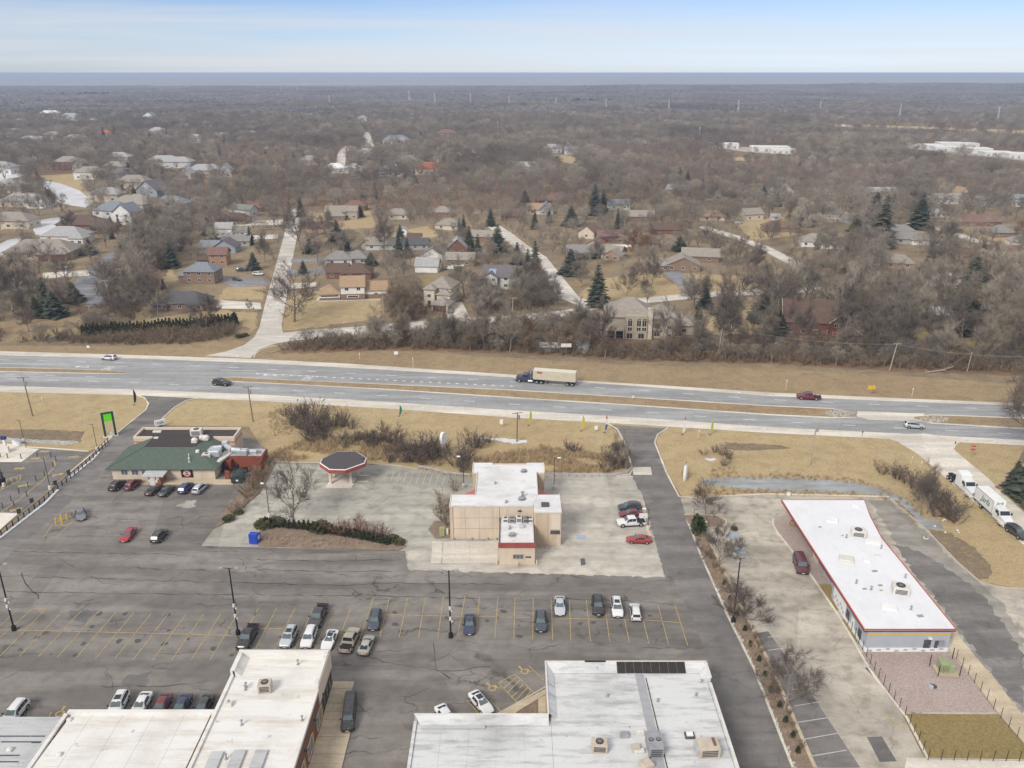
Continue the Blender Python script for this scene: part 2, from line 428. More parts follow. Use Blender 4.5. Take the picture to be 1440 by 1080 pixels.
median('median_island',[(1286,586.5),(1310,583.5),(1350,584.5),(1440,588),(1640,597)],[(1286,590),(1310,596),(1350,598.5),(1440,604),(1640,614)],'grass median right of the concrete crossing')
rk=MB();random.seed(5)
def rocks(cx,cy,sx,sy,n,lab):
 b=MB()
 for i in range(n):
  a=random.random()*6.28;r=math.sqrt(random.random())
  p=G(cx+math.cos(a)*r*sx,cy+math.sin(a)*r*sy,0.16);s=random.uniform(0.25,0.7)
  b.box((p.x,p.y,p.z-0.05),(s,s*random.uniform(0.6,1),s*0.6),random.random()*3,0,0.6)
 return tag(b.build('rock_bed',m_rock),lab,'rocks',None,'stuff')
rocks(1181,582,20,4.2,90,'pale rocks heaped on the right tip of the long median')
rocks(1314,590,20,4.2,80,'pale rocks on the left tip of the right median')
def dash_row(line,step,ln,w,m,name='lane_dash',x0=-160,x1=1640,skip=()):
 """painted dashes every step metres along a pixel polyline"""
 w3=[Vector(G(a,b))for a,b in line]
 d=0.0;me=None
 for a,b in zip(w3,w3[1:]):
  L=(b-a).length;u=(b-a)/L;q=d
  while q<L:
   c=a+u*(q+ln/2)
   px=PX(c)[0]
   if x0<px<x1 and not any(s0<px<s1 for s0,s1 in skip):
    if me is None:me=MB().box((0,0,0),(ln,w,0.012)).mesh(name,m)
    o=link(name,me,hw);o.location=(c.x,c.y,0.062);o.rotation_euler=(0,0,math.atan2(u.y,u.x))
   q+=step
  d=q-L
mid=lambda A,B,k:[(a[0],a[1]+(b[1]-a[1])*k)for a,b in zip(A,B)]
NS=[(-160,515),(0,517),(180,522),(360,532.5),(540,541),(720,548.5),(900,559.5),(1080,571),(1260,580),(1440,588),(1640,597)]
SN=[(-160,520),(0,523),(180,528),(360,538.5),(540,548),(720,560),(900,571.5),(1080,584),(1260,594),(1440,603),(1640,614)]
dash_row(mid(ASN,NS,0.36),12.2,3.05,0.22,m_white_line)
dash_row(mid(SN,ASS,0.5),12.2,3.05,0.22,m_white_line)
dash_row(mid(SN,ASS,0.18),12.2,3.05,0.20,m_white_line,x0=-160,x1=130)
dash_row([(360,526),(420,528.5),(540,534.5),(640,539.5),(720,543.5)],2.6,0.9,0.5,m_white_line)
def line_on(parent,a,b,w,m,z,name='marking'):
 A,B=Vector(G(*a)),Vector(G(*b));L=(B-A).length;c=(A+B)/2
 o=MB().box((0,0,0),(L,w,0.012)).build(name,m,parent)
 o.location=(c.x,c.y,z);o.rotation_euler=(0,0,yaw_of(A,B));return o
for a,b in(((-60,510),(180,515.8)),((0,529),(170,533)),((310,520.5),(362,522)),((360,525),(458,530)),((-160,518),(40,522))):
 line_on(hw,a,b,0.18,m_white_line,0.064,'edge_line')
def arrow(cx,cy,flip=1):
 A=Vector(G(cx,cy));t=yaw_of(G(cx-10,cy-0.5),G(cx+10,cy+0.5))
 b=MB().box((0,0,0),(3.4,0.35,0.012))
 b.add([(-1.7*flip,-0.9,0.006),(-1.7*flip,0.9,0.006),(-3.1*flip,0.0,0.006)],[(0,1,2)])
 b.box((0.9*flip,0.6,0),(0.4,1.2,0.012))
 o=b.build('turn_arrow',m_white_line,hw);o.location=(A.x,A.y,0.064);o.rotation_euler=(0,0,t)
def only_word(cx,cy):
 A=Vector(G(cx,cy));t=yaw_of(G(cx-10,cy-0.5),G(cx+10,cy+0.5))
 cu=bpy.data.curves.new('only','FONT');cu.body='ONLY';cu.align_x='CENTER';cu.align_y='CENTER';cu.size=1.7;cu.extrude=0.004
 ob=bpy.data.objects.new('tmp',cu);COL.objects.link(ob)
 dg=bpy.context.evaluated_depsgraph_get();me=bpy.data.meshes.new_from_object(ob.evaluated_get(dg))
 bpy.data.objects.remove(ob);me.materials.clear();me.materials.append(m_white_line)
 o=link('painted_word',me,hw);o.location=(A.x,A.y,0.07);o.rotation_euler=(0,0,t+math.pi/2);o.scale=(0.85,2.3,1)
arrow(118,516.5);only_word(153,518);arrow(383,528);only_word(434,531.5)
for a,b in(((115,554),(143,547)),((583,577),(602,571.5)),((822,592),(831,585.5)),((1064,608),(1078,601.5)),((1392,624),(1401,619.5)),((402,508),(425,509.5)),((1037,553),(1042,551.5)),((1270,565),(1277,563))):
 line_on(hw,a,b,0.35,m_white_line,0.064,'shoulder_bar')
st1=[(288,500.6),(318,494.5),(343,485.5),(358,474),(365,460),(372,430),(386,380),(397,340),(409,294),(424,293.5),(418,330),(409,380),(401,430),(396,458),(398,468),(430,464.5),(507,459),(600,451),(720,443.5),(790,437),(834,429),(838,435),(800,444),(720,455),(600,463),(452,475),(408,480),(385,484),(366,491),(352,503.5)]
sheet('street',st1,0.05,m_street,'pale residential street with a side branch joining the highway')
sheet('street',strip([(835,432),(800,418),(778,390),(757,362),(730,345),(712,330),(694,318)],8.0),0.055,m_street,'pale diagonal street running up through the trees at centre')
sheet('street',strip([(825,433),(905,423),(985,415),(1100,409.5),(1200,404),(1330,398),(1460,392)],7.5),0.06,m_street,'pale street passing behind the stone mansion and red house')
sheet('street',strip([(1280,314),(1330,325),(1370,338),(1440,358),(1540,385)],7.5),0.05,m_street,'pale street sloping down at the far right')
sheet('street',strip([(985,318),(1030,332),(1072,347),(1120,372),(1145,400)],7.0),0.053,m_street,'pale street curving between houses right of centre')
sheet('street',strip([(150,428),(118,405),(136,380),(172,355)],11),0.05,m_greydrive,'grey curving street beside the wood at the left')
sheet('street',strip([(478,237),(481,215),(490,205)],9),0.05,m_street,'short far street seen end on above the white roof')
sheet('street',strip([(520,207),(514,186)],12),0.05,m_conc,'pale far street among trees near the mansion')
for pts,m,lab in(([(310,422),(366,426),(368,435),(302,434)],m_conc,'pale driveway of the dark roofed house'),([(315,391),(378,392),(376,401),(330,404),(312,397)],m_greydrive,'grey driveway of the two storey blue roofed house'),([(400,399),(445,397),(444,403),(399,408)],m_conc,'pale driveway of the white split level house'),([(404,380),(463,376),(464,384),(402,389)],m_greydrive,'grey driveway left of the red brick house'),([(410,364),(462,362),(461,367),(409,370)],m_greydrive,'narrow grey driveway in front of the grey roofed house'),([(622,426),(650,425),(662,449),(632,455)],m_conc,'pale driveway below the three storey beige house'),([(932,383),(955,380),(990,414),(968,416)],m_greydrive,'dark driveway running down to the street right of the lawn'),([(325,331),(392,330),(391,336),(320,338)],m_conc,'pale driveway among houses left of the street'),([(330,312),(398,309),(397,316),(330,318)],m_conc,'pale driveway at the far end of the street'),([(60,384),(124,380),(126,388),(60,392)],m_conc,'pale apron before the stone house with brown garage doors')):
 sheet('driveway',pts,0.058,m,lab)
for pts,m,lab in(([(397,466),(399,425),(430,409),(540,415),(535,448),(430,462)],m_lawn,'tan front lawn of the white split level house'),([(175,470),(190,445),(228,404),(212,440),(215,448),(300,436),(364,440),(356,466),(330,452)],m_lawn,'tan lawn around the dark roofed house'),([(305,421),(318,404),(372,402),(370,421)],m_lawn,'orange tan lawn between two driveways'),([(595,389),(606,388),(640,440),(600,446)],m_olive,'greenish strip of lawn left of the three storey house'),([(800,428),(840,392),(925,385),(970,414),(905,421)],m_lawn,'tan lawn in front of the brown ranch house'),([(960,384),(1040,388),(1090,408),(1000,413)],m_lawn,'tan lawn right of the dark driveway'),([(985,430),(1080,425),(1090,470),(1030,480),(990,470)],m_lawn,'tan clearing between the mansion and the red house'),([(1290,470),(1330,455),(1400,460),(1420,480),(1370,500),(1300,497)],m_olive,'olive lawn behind bare trees at the right'),([(0,455),(60,440),(120,448),(110,470),(0,482)],m_verge,'dull grass slope above the highway at the left'),([(200,378),(245,376),(248,395),(203,400)],m_lawn,'small tan lawn edged by the wood'),([(56,247),(110,244),(120,262),(125,275),(100,268),(70,258)],m_lawn,'tan bank of the frozen pond'),([(-40,345),(10,320),(8,300),(-40,300)],m_lawn,'tan slope at the far left edge'),([(440,300),(520,297),(530,320),(445,325)],m_lawn,'tan yard right of the street'),([(535,330),(600,318),(620,330),(560,350)],m_lawn,'tan yard behind the white gabled house'),([(1030,310),(1100,305),(1120,330),(1060,340)],m_lawn,'tan yard between houses at the right'),([(1255,318),(1300,312),(1330,330),(1280,340)],m_lawn,'tan yard by the big spruces'),([(1340,318),(1440,320),(1440,345),(1380,335)],m_lawn,'tan yard above the far right street'),([(600,213),(660,214),(650,222),(606,222)],m_lawn,'small far lawn'),([(770,216),(810,220),(812,232),(776,224)],m_lawn,'tan slope beside the pale far houses'),([(1030,221),(1060,221),(1060,226),(1034,226)],m_lawn,'thin far strip of tan grass')):
 sheet('lawn',pts,0.02,m,lab,True,1.0 if pts[0][1]>300 else 0)
sheet('woodland_floor',[(372,497),(440,483),(560,472),(700,459),(835,446),(960,470),(1090,472),(1200,478),(1440,495),(1560,500),(1560,538),(1440,528),(1290,523),(1080,512),(900,508),(720,497),(560,492),(460,496)],0.03,m_leaf,'leaf covered floor of the thicket behind the highway',False,1.2)
sheet('woodland_floor',[(150,440),(125,425),(150,395),(215,300),(265,320),(240,370),(225,402),(185,450)],0.03,m_leaf,'leaf covered floor of the narrow wood at the left',False,1.2)
sheet('frozen_pond',[(72,282),(95,288),(120,292),(132,284),(112,268),(85,258),(58,253),(60,262),(75,272)],0.04,m_snow_ice,'pale frozen pond among the houses at the left')
sheet('frozen_pond',[(46,322),(58,309),(85,305),(96,311),(90,322),(66,331),(50,330)],0.04,m_snow_ice,'pale frozen pool between the white bay house and the cream house')
sheet('frozen_pond',[(-40,352),(0,343),(12,337),(30,334),(28,340),(10,352),(0,362),(-40,370)],0.04,m_snow_ice,'curved pale frozen pool at the left edge beside the stone house')
sheet('frozen_pond',[(-60,250),(-60,240),(0,243),(37,243),(39,246),(20,250),(0,254)],0.04,m_snow_ice,'second pale frozen pond farther back at the left')
sheet('woodland_floor',[(-260,262),(-260,150),(1700,150),(1700,250),(1300,262),(1000,258),(900,280),(720,296),(600,290),(430,292),(330,286),(250,330),(210,300),(200,270),(100,262)],0.012,m_leaf,'leaf covered floor of the wide woods beyond the houses',False,6)
for nm,pts,m,lab in(('field',[(1118,172),(1215,175),(1440,183),(1560,187),(1560,193),(1440,188),(1340,183),(1210,177.5)],m_lawn,'long tan strip of open ground in the far valley'),('field',[(805,145.5),(850,146),(870,147),(810,147.5)],m_lawn,'far tan field below the pylons'),('field',[(205,121.5),(265,122.5),(270,125),(208,124)],m_lawn,'far tan field at the left'),('field',[(773,125),(790,125),(788,127),(772,127)],m_conc,'far pale clearing left of centre ridge'),('field',[(824,126),(836,126),(834,128),(822,128)],m_conc,'far pale clearing beside its smaller twin'),('field',[(1265,203),(1300,204),(1440,214),(1560,220),(1560,232),(1440,226),(1330,215),(1280,209)],m_pave_old,'pale yard of the far industrial estate'),('field',[(1000,206),(1110,208),(1118,218),(1050,214)],m_pave_old,'pale yard around the far warehouse'),('field',[(70,137),(160,137.5),(150,140),(80,139.5)],m_lawn,'faint far field at the left'),('field',[(1170,177),(1210,174.5),(1214,176.5),(1190,178)],m_snow_ice,'far sheet of ice in the valley')):
 sheet(nm,pts,0.05,m,lab)
m_tar=mat('crack_sealant',(0.055,0.05,0.046),.25,2);m_stain=mat('oil_darkened_asphalt',(0.105,0.094,0.083),.2,2)
m_pave_warm=mat_asphalt('warm_pale_paving',(0.395,0.365,0.31),(0.47,0.435,0.37),0.10,0.5,0.1,(0.18,0.16,0.13),0.7)
m_worn=mat_asphalt('worn_grey_drive',(0.22,0.205,0.18),(0.29,0.27,0.235),.1,.3,R(100))
lot_poly=[(-700,1000),(-20,770),(0,752),(98,664),(160,612),(205,577),(209,568),(204,560),(188,555),(278,561),(262,564),(246,574),(228,590),(222,600),(330,602),(374,630),(345,690),(300,745),(283,768),(570,776),(574,800),(934,812),(904,700),(888,668),(880,630),(872,610),(855,597),(940,602.5),(925,612),(921,622),(938,665),(957,700),(966,730),(985,780),(1025,870),(1060,940),(1115,1080),(1160,1200),(1000,1400),(-200,1400)]
lot=sheet('parking_lot',lot_poly,0.03,m_lot,'large worn asphalt parking lot in front of the stores')
sheet('access_drive',[(872,609),(924,613),(921,622),(938,665),(957,700),(985,780),(1025,870),(1060,940),(1115,1080),(1160,1200),(1060,1200),(1035,1080),(1000,940),(975,870),(945,812),(934,812),(904,700),(888,668),(880,630)],0.037,m_drive,'grey asphalt drive from the highway past the beige building')
sheet('access_drive',[(188,555.5),(278,561.5),(262,564),(246,574),(228,590),(190,625),(150,662),(60,740),(-20,810),(-20,770),(0,752),(98,664),(160,612),(205,577),(209,568),(204,560)],0.037,m_drive,'grey asphalt drive from the highway past the green roofed restaurant')
sheet('drive_apron',[(888.5,657),(915,657),(917,668),(891,668)],0.043,m_conc,'pale concrete patch across the access drive')
pl=sheet('concrete_lot',[(283,768),(300,745),(318,736),(345,712),(366,694),(388,652),(515,653.5),(560,656),(600,663),(655,672),(700,671),(887,668.5),(905,703),(935,812),(574,801.5),(570,775)],0.05,m_pave_old,'pale worn paving around the canopy and beige building')
sheet('concrete_lot',[(702,671),(887,668.5),(905,703),(935,812),(574,801.5),(571,777),(604,768),(640,758),(700,758)],0.054,m_pave_warm,'pale warm concrete around and right of the beige building',True,.4)
sheet('east_lot',[(957,701),(1080,696.5),(1215,700),(1255,703),(1300,743),(1372,818),(1440,830),(1600,850),(1600,1300),(1200,1300),(1146,1080),(1085,940),(1040,850),(1000,765),(984,735),(966,731)],0.05,m_pave_east,'pale worn parking area around the white roofed east building')
sheet('dark_paving',[(1256,766),(1284,772),(1318,790),(1352,812),(1384,842),(1412,878),(1440,925),(1440,1004),(1392,940),(1350,884),(1300,824)],0.056,m_drive,'darker asphalt drive behind the east building',True,.5)
sheet('dark_paving',[(1223,704),(1250,704),(1298,745),(1342,790),(1370,814),(1410,850),(1440,900),(1440,1010),(1392,948),(1345,886),(1270,780),(1245,740)],0.0535,m_worn,'broad worn grey asphalt drive curving behind the east building',True,.4)
for pts in([(0,775.5),(90,777),(200,779),(285,782)],[(40,811),(130,814),(240,817),(360,820),(430,822)],[(10,832),(120,834),(250,836),(360,836)],[(360,836),(440,838),(520,838),(600,840),(720,843)],[(360,787),(460,789),(570,787)],[(360,801),(470,804),(560,803)],[(395,822),(480,823),(560,820),(720,822)],[(30,806),(35,820),(60,845)],[(720,846),(800,842),(900,846),(960,852)],[(575,802),(566,822),(560,838)],[(610,905),(612,940),(640,960)],[(500,920),(560,935),(640,945),(700,935)],[(140,966),(230,966),(300,958)]):
 w=[Vector(G(a,b))for a,b in pts];rn=random.Random(len(pts)+int(pts[0][0]));L,Rr=[],[]
 for p,q in zip(w,w[1:]):
  n=max(2,int((q-p).length/1.1))
  for i in range(n):
   c=p.lerp(q,i/n)+Vector((rn.uniform(-.18,.18),rn.uniform(-.22,.22),0));h=rn.uniform(.02,.11);L.append(c+Vector((h*.4,h,0)));Rr.append(c-Vector((h*.4,h,0)))
 MB().add([(c.x,c.y,.0345)for c in L]+[(c.x,c.y,.0345)for c in Rr],[(len(L)+i,len(L)+i+1,i+1,i)for i in range(len(L)-1)]).build('tar_seam',m_tar,lot)
rn=random.Random(12);blot=[MB().sheet(ragged([Vector((math.cos(a*.785)*.62,math.sin(a*.785)*.45,0))for a in range(8)],.13,40+k),0).mesh('oil_stain',m_stain)for k in range(4)]
for i in range(46):
 px,py=(rn.uniform(20,330),rn.uniform(862,925))if i%2 else(rn.uniform(540,940),rn.uniform(848,897));c=G(px,py)
 o=link('oil_stain',blot[i%4],lot);o.location=(c.x,c.y,.0352+.0001*(i%7));o.rotation_euler=(0,0,rn.random()*6.28);s=rn.uniform(.35,1.1);o.scale=(s,s,1)
sheet('dark_paving',[(1216,940),(1226,935),(1288,1002),(1284,1006)],0.056,m_dkdrive,'dark strip of asphalt beside the paved yard')
sheet('dark_paving',[(1049,893),(1080,888),(1120,945),(1200,1065),(1210,1080),(1150,1080),(1100,975)],0.0555,m_drive,'grey patched asphalt under the striped stalls at the right')
sheet('asphalt_patch',[(1219,1037),(1240,1036),(1261,1071),(1237,1072)],0.06,m_dkdrive,'dark rectangular asphalt patch near the bottom right')
sheet('asphalt_patch',[(263,705),(275,703),(275,712),(259,715),(246,712)],0.044,m_pave_old,'pale irregular patch in the restaurant lot',True,.35)
sheet('asphalt_patch',[(100,859),(138,858),(120,875),(104,873)],0.044,m_dkdrive,'dark oil stained patch between yellow lines at the left',True,.35)
sheet('asphalt_patch',[(183,950),(212,945),(205,963),(186,968),(168,960)],0.044,m_dkdrive,'dark tar patch in the lane behind the white store',True,.35)
sheet('grass_strip',[(1218,697),(1253,698),(1305,745),(1376,818),(1440,826),(1600,842),(1600,700),(1440,764),(1400,740),(1340,742),(1290,735)],0.013,m_lawn,'dry grass bank between the ditch and the street at the right',False)
sheet('bare_bank',[(1255,700),(1275,708),(1300,742),(1330,748),(1370,770),(1388,790),(1384,812),(1360,800),(1310,750)],0.02,m_dark,'bare brown bank beside the frozen ditch',False,.35)
sheet('bare_bank',[(1300,752),(1335,748),(1375,775),(1395,800),(1390,815),(1375,815),(1345,790)],0.022,m_dark,'bare soil slope above the east drive',False,.35)
sheet('frozen_ditch',[(985,674),(1030,670),(1080,671),(1140,673),(1195,677),(1240,687),(1266,696),(1281,708),(1300,728),(1324,735),(1329,745),(1300,743),(1285,725),(1264,706),(1240,698),(1195,693.5),(1140,692),(1080,692),(1040,688),(1010,684),(992,682)],0.03,m_ice,'grey frozen ditch curving behind the east building',True,.35)
sheet('shallow_ditch',[(-60,604),(0,604),(60,604),(118,607),(112,622),(60,624),(0,620),(-60,620)],0.018,m_dark,'dark sunken ditch left of the green sign',False,.35)
sheet('ditch_ice',[(-40,614),(8,615),(60,619),(106,620),(111,622.5),(90,626),(50,623),(0,621)],0.03,m_rub_ice,'pale ice in the ditch left of the green sign',False,.35)
sheet('ditch_ice',[(668,614.5),(700,616),(741,619),(742,622),(720,624),(700,620),(672,617)],0.03,m_snow_ice,'pale sliver of ice in the grass near the utility pole',False,.35)
sheet('ditch_ice',[(992,645),(1004,644),(1008,647),(996,648.5)],0.03,m_snow_ice,'small pale ice patch in the grass right of the drive',False,.35)
sheet('bare_patch',[(1020,622),(1060,624),(1100,626),(1112,631),(1050,634),(1018,631)],0.02,m_dark,'dark bare patch in the lawn right of the drive',False,.35)
sheet('side_street',[(1232,611),(1262,622),(1286,636),(1310,655),(1340,681),(1380,714),(1416,748),(1440,766),(1560,850),(1640,850),(1560,800),(1440,722),(1386,671),(1352,642),(1341,632),(1346,624),(1362,619.5),(1300,610)],0.065,m_conc,'pale concrete side street where the white trucks stand')
for a,b in(((1326,645),(1347,646)),((1297,627),(1314,635))):line_on(hw,a,b,0.6,m_white_line,0.067,'stop_bar')
def kerb(px,label,z=0.15,w=0.35,m=None,parent=None,closed=False,name='kerb'):
 o=MB().band(GP(px),-w/2,w/2,0.0,z,0,closed).build(name,m or m_kerb,parent)
 return tag(o,label,'kerb',None,'structure')if parent is None else o
kerb([(188,554.5),(203,559.5),(209,568),(205,577),(160,613),(98,665)],'pale kerb on the left of the restaurant drive',m=m_conc)
kerb([(278,560.5),(262,563.5),(246,573),(228,589)],'pale kerb on the right of the restaurant drive',m=m_conc)
kerb([(855,596),(868,604),(877,620),(886,648),(889,660),(886,667),(860,669.5),(767,668.5)],'pale kerb round the grass left of the beige building drive',m=m_conc)
kerb([(940,602),(925,611),(920.5,622),(937,665),(955,699),(975,700),(1080,695),(1215,698),(1250,699)],'pale kerb right of the drive and along the east lot',m=m_conc)
kerb([(388,650.5),(515,652),(560,655),(588,660)],'low kerb behind the canopy lot')
kerb([(1252,702),(1300,743),(1345,790),(1378,819),(1410,827),(1440,829),(1600,848)],'kerb on the outer edge of the east drive')
kerb([(966,731),(985,780),(1025,870),(1060,940),(1115,1080)],'broken pale kerb on the right of the long drive',z=0.14,m=m_conc)
kerb([(984,736),(1000,766),(1041,851),(1086,941),(1146,1080)],'pale kerb on the left of the east lot',z=0.16,m=m_conc_tan,w=0.5)
kerb([(1232,610.5),(1262,621),(1287,635.5),(1312,656),(1341,681),(1381,714.5),(1440,766)],'left kerb of the side street',m=m_conc)
kerb([(1362,618.5),(1346,623),(1340,632),(1352,643),(1387,672),(1440,723)],'right kerb of the side street',m=m_conc)
kerb([(897,703),(905,725),(917,765)],'pale wheel stop kerb behind the parked cars',w=0.7,m=m_conc_tan)
kerb([(38,629),(88,632),(125,635)],'kerb behind the fuel station lot',m=m_conc)
kerb([(357,503),(360,497),(375,489),(395,484.5)],'kerb at the street corner above the highway',m=m_conc)
sheet('planting_bed',[(967,732),(984,737),(1000,767),(1041,852),(1086,942),(1146,1080),(1190,1200),(1160,1200),(1115,1080),(1060,940),(1025,870),(985,780)],0.09,m_mulch,'mulch strip with shrubs between the long drive and east lot',False)
isl=sheet('planting_island',[(962,725.5),(985,724.5),(1008,727),(1020,733),(1020,738),(1008,741),(990,742),(978,742),(968,737)],0.16,m_mulch,'brown mulch island with a bare tree',False)
kerb([(978,743),(1008,742),(1021,738),(1021,732),(1008,726.5),(985,724),(962,725)],None,0.2,0.3,m_conc_tan,isl,name='kerb_ring')
isl=sheet('planting_island',[(361,755),(366,744),(378,735),(425,735),(470,741),(520,746),(560,757),(573,768),(560,775),(460,772),(363,769)],0.16,m_mulch,'mulch bed with a bare tree and clipped evergreens',False)
kerb([(361,755),(366,744),(378,735),(425,735),(470,741),(520,746),(560,757),(573,768)],None,0.2,0.25,m_conc_tan,isl,name='kerb_ring')
sheet('planting_bed',[(374,637),(388,652),(380,668),(366,693),(345,711),(318,735),(304,742),(318,715),(345,686)],0.16,m_mulch,'mulch bank with shrubs right of the restaurant lot',False)
sheet('planting_bed',[(602,745),(612,733),(633,735),(633,757),(612,758)],0.16,m_mulch,'small round bed at the left corner of the beige building',False)
sheet('fuel_station_lot',[(-60,632),(50,630),(88,633),(125,636),(98,660),(60,694),(0,746),(-60,800)],0.045,m_drive,'asphalt lot of the fuel station at the left edge')
for pts,lab in(([(-40,625),(34,624),(36,630),(55,631.5),(30,650),(-40,650)],'pale concrete pad with blue trimmed pump'),([(-40,722),(0,721),(26,722),(0,745),(-40,775)],'pale concrete corner below the left fence')):
 sheet('concrete_pad',pts,0.055,m_conc,lab)
sw=struct('sidewalk',MB().sheet([(-26.0,70),(-21.6,70),(-21.6,88),(-22.9,88),(-22.9,97.6),(-26.0,97.6)],0.06),m_dkdrive,'tan concrete sidewalk along the brick store wall')
y=70.0
for k in range(18):
 wide=4.3 if y<87.5 else 3.05
 MB().box((-26.0+wide/2+0.02,y+0.76,0.06),(wide,1.48,0.12+0.01*(k%2))).build('slab',m_conc_tan,sw);y+=1.53
sw2=struct('sidewalk',MB().sheet(GP([(690,1010),(723,994),(768,971),(768,1012)]),0.05),m_mulch,'concrete walk and small bed at the inner corner of the grey roofed store')
MB().prism(GP([(688,1010),(722,993),(769,969),(769,976),(727,1002),(722,1010)]),0.05,0.16).build('slab',m_conc_tan,sw2)
MB().prism(GP([(757,983),(768,979),(768,1010),(757,1010)]),0.05,0.17).build('slab',m_conc_tan,sw2)
kerb([(690,1010),(723,992),(768,966)],'dark edged kerb beside the painted accessible stalls',w=0.25,m=m_kerb)
def stall(a,b,m=m_yel_line,w=0.11,parent=None,name='stall_line',z=0.036):
 return line_on(parent or lot,a,b,w,m,z,name)
k=3.272
tops=[(150,348),(212,348),(292,355),(373,358),(455,358),(534,362),(616,366),(696,368),(775,370),(857,371),(937,372),(1015,372),(1092,372),(1178,366)]
bots=[(-90,560),(0,566),(88,567),(175,570),(263,572),(350,574),(439,578),(527,580),(614,582),(703,584),(790,584),(880,583),(966,583),(1076,543)]
for(a,b),(c,d)in zip(tops,bots):stall((a/k,750+b/k),(c/k,750+d/k))
stall((150/k,750+348/k),(212/k,750+348/k));stall((-60/k,885.2),(1070/k,893.7));stall((80/k,750+350/k),(0,881))
cl=[((98,340),(0,530)),((181,343),(85,535)),((265,345),(178,535)),((349,347),(268,540)),((436,347),(357,545)),((542,293),(457,548)),((614,296),(570,475)),((697,300),(659,478)),((779,296),(748,482)),((862,293),(836,485)),((961,293),(928,472)),((1029,293),(1009,487)),((1113,293),(1099,487)),((12,343),(-8,380))]
for(a,b),(c,d)in cl:stall((360+a/k,750+b/k),(360+c/k,750+d/k))
stall((360,883.5),(360+500/k,750+449/k));stall((360+592/k,750+375/k),(900,872))
stall((900,871.5),(720+775/k,750+412/k))
cr_=[((14,296),(8,488)),((98,298),(95,490)),((180,303),(188,493)),((264,307),(271,496)),((342,307),(361,498)),((424,310),(450,500)),((515,385),(540,503)),((600,385),(630,507)),((670,325),(720,511)),((748,325),(808,515))]
for(a,b),(c,d)in cr_:stall((720+a/k,750+b/k),(720+c/k,750+d/k))
for a,b in(((132,820),(128,848)),((238,822),(222,850)),((320,822),(296,850)),((404,822),(320,824)),((400,824),(340,845))):
 stall((a[0]/k,750+a[1]/k),(b[0]/k,750+b[1]/k))
k2=6.261
h=lambda x,y:(570+x/k2,920+y/k2)
for a,b in(((815,252),(985,425)),((815,252),(968,178)),((968,178),(1140,348)),((830,268),(860,232)),((870,300),(985,195)),((905,335),(1010,230)),((940,375),(985,335)),((1005,300),(1050,258)),((975,405),(1080,290)),((1020,425),(1112,320)),((1090,105),(1225,235)),((540,405),(668,548)),((735,395),(840,505)),((740,556),(822,515))):
 stall(h(*a),h(*b),w=0.13)
def wheelchair(p,m,parent,s=1.0,rz=0.0):
 b=MB();n=14
 for i in range(n):
  a0,a1=2*math.pi*i/n,2*math.pi*(i+1)/n
  b.add([(math.cos(a0)*.55,math.sin(a0)*.55,0.008),(math.cos(a1)*.55,math.sin(a1)*.55,0.008),(math.cos(a1)*.36,math.sin(a1)*.36,0.008),(math.cos(a0)*.36,math.sin(a0)*.36,0.008)],[(0,1,2,3)])
 b.box((0.0,0.62,0),(0.22,0.75,0.012));b.box((0.25,0.35,0),(0.55,0.16,0.012));b.box((0.62,-0.12,0),(0.17,0.8,0.012));b.box((0.78,-0.5,0),(0.4,0.14,0.012));b.box((0,1.16,0),(0.3,0.3,0.012))
 o=b.build('access_symbol',m,parent);o.location=(p.x,p.y,0.04);o.rotation_euler=(0,0,rz);o.scale=(s,s,1)
wheelchair(G(*h(1050,155)),m_yel_line,lot,1.1,0.6);wheelchair(G(*h(765,302)),m_yel_line,lot,1.1,0.6);wheelchair(G(84,1004),m_yel_line,lot,1.1)
for a,b in(((75,739),(100,738)),((102,734),(80,755)),((74,738),(60,757))):stall(a,b,m_yel_line,0.14)
east=bpy.data.objects['east_lot']
kk=3.272
for i,(a,b)in enumerate((((0,368),(30,362)),((0,422),(55,414)),((0,480),(85,467)),((0,540),(115,524)),((5,603),(145,583)),((40,660),(180,646)),((110,720),(212,710)),((120,796),(245,776)),((130,872),(272,850)),((170,948),(322,921)),((195,1027),(362,999)))):
 stall((1080+a[0]/kk,750+a[1]/kk),(1080+b[0]/kk,750+b[1]/kk),m_faint_line,0.13,east,z=0.058)
kq=4.91
q=lambda x,y:(940+x/kq,680+y/kq)
for a,b in(((430,570),(545,555)),((470,630),(590,612)),((500,690),(625,675)),((560,760),(665,745)),((610,825),(705,815)),((620,905),(735,885)),((640,980),(780,962)),((600,510),(640,555))):
 stall(q(*a),q(*b),m_faint_line,0.13,east,z=0.058)
for a,b in(((268,325),(290,360)),((300,320),(325,352)),((330,315),(355,348)),((360,310),(385,343)),((390,305),(415,340)),((415,300),(440,335)),((265,322),(430,296)),((290,365),(452,336)),((430,392),(455,435)),((455,390),(480,430)),((480,388),(503,435)),((395,445),(505,437)),((400,395),(485,388)),((310,410),(330,470)),((345,405),(370,450))):
 stall(q(*a),q(*b),m_faint_line,0.13,east,z=0.058)
for c in((448,362),(492,468)):
 p=G(*q(*c));MB().box((p.x,p.y,0.055),(2.0,1.9,0.006)).build('blue_panel',m_blue_line,east);wheelchair(Vector((p.x,p.y,0)),m_faint_line,east,0.8)
for(a,b)in(((455,114),(490,112)),((530,112),(580,112)),((620,112),(660,112))):stall(q(*a),q(*b),m_faint_line,0.2,east,z=0.058)
stall((1239,1003),(1272,1025),m_yel_line,0.2,east,z=0.058)
kc=6.0
c6=lambda x,y:(600+x/kc,630+y/kc)
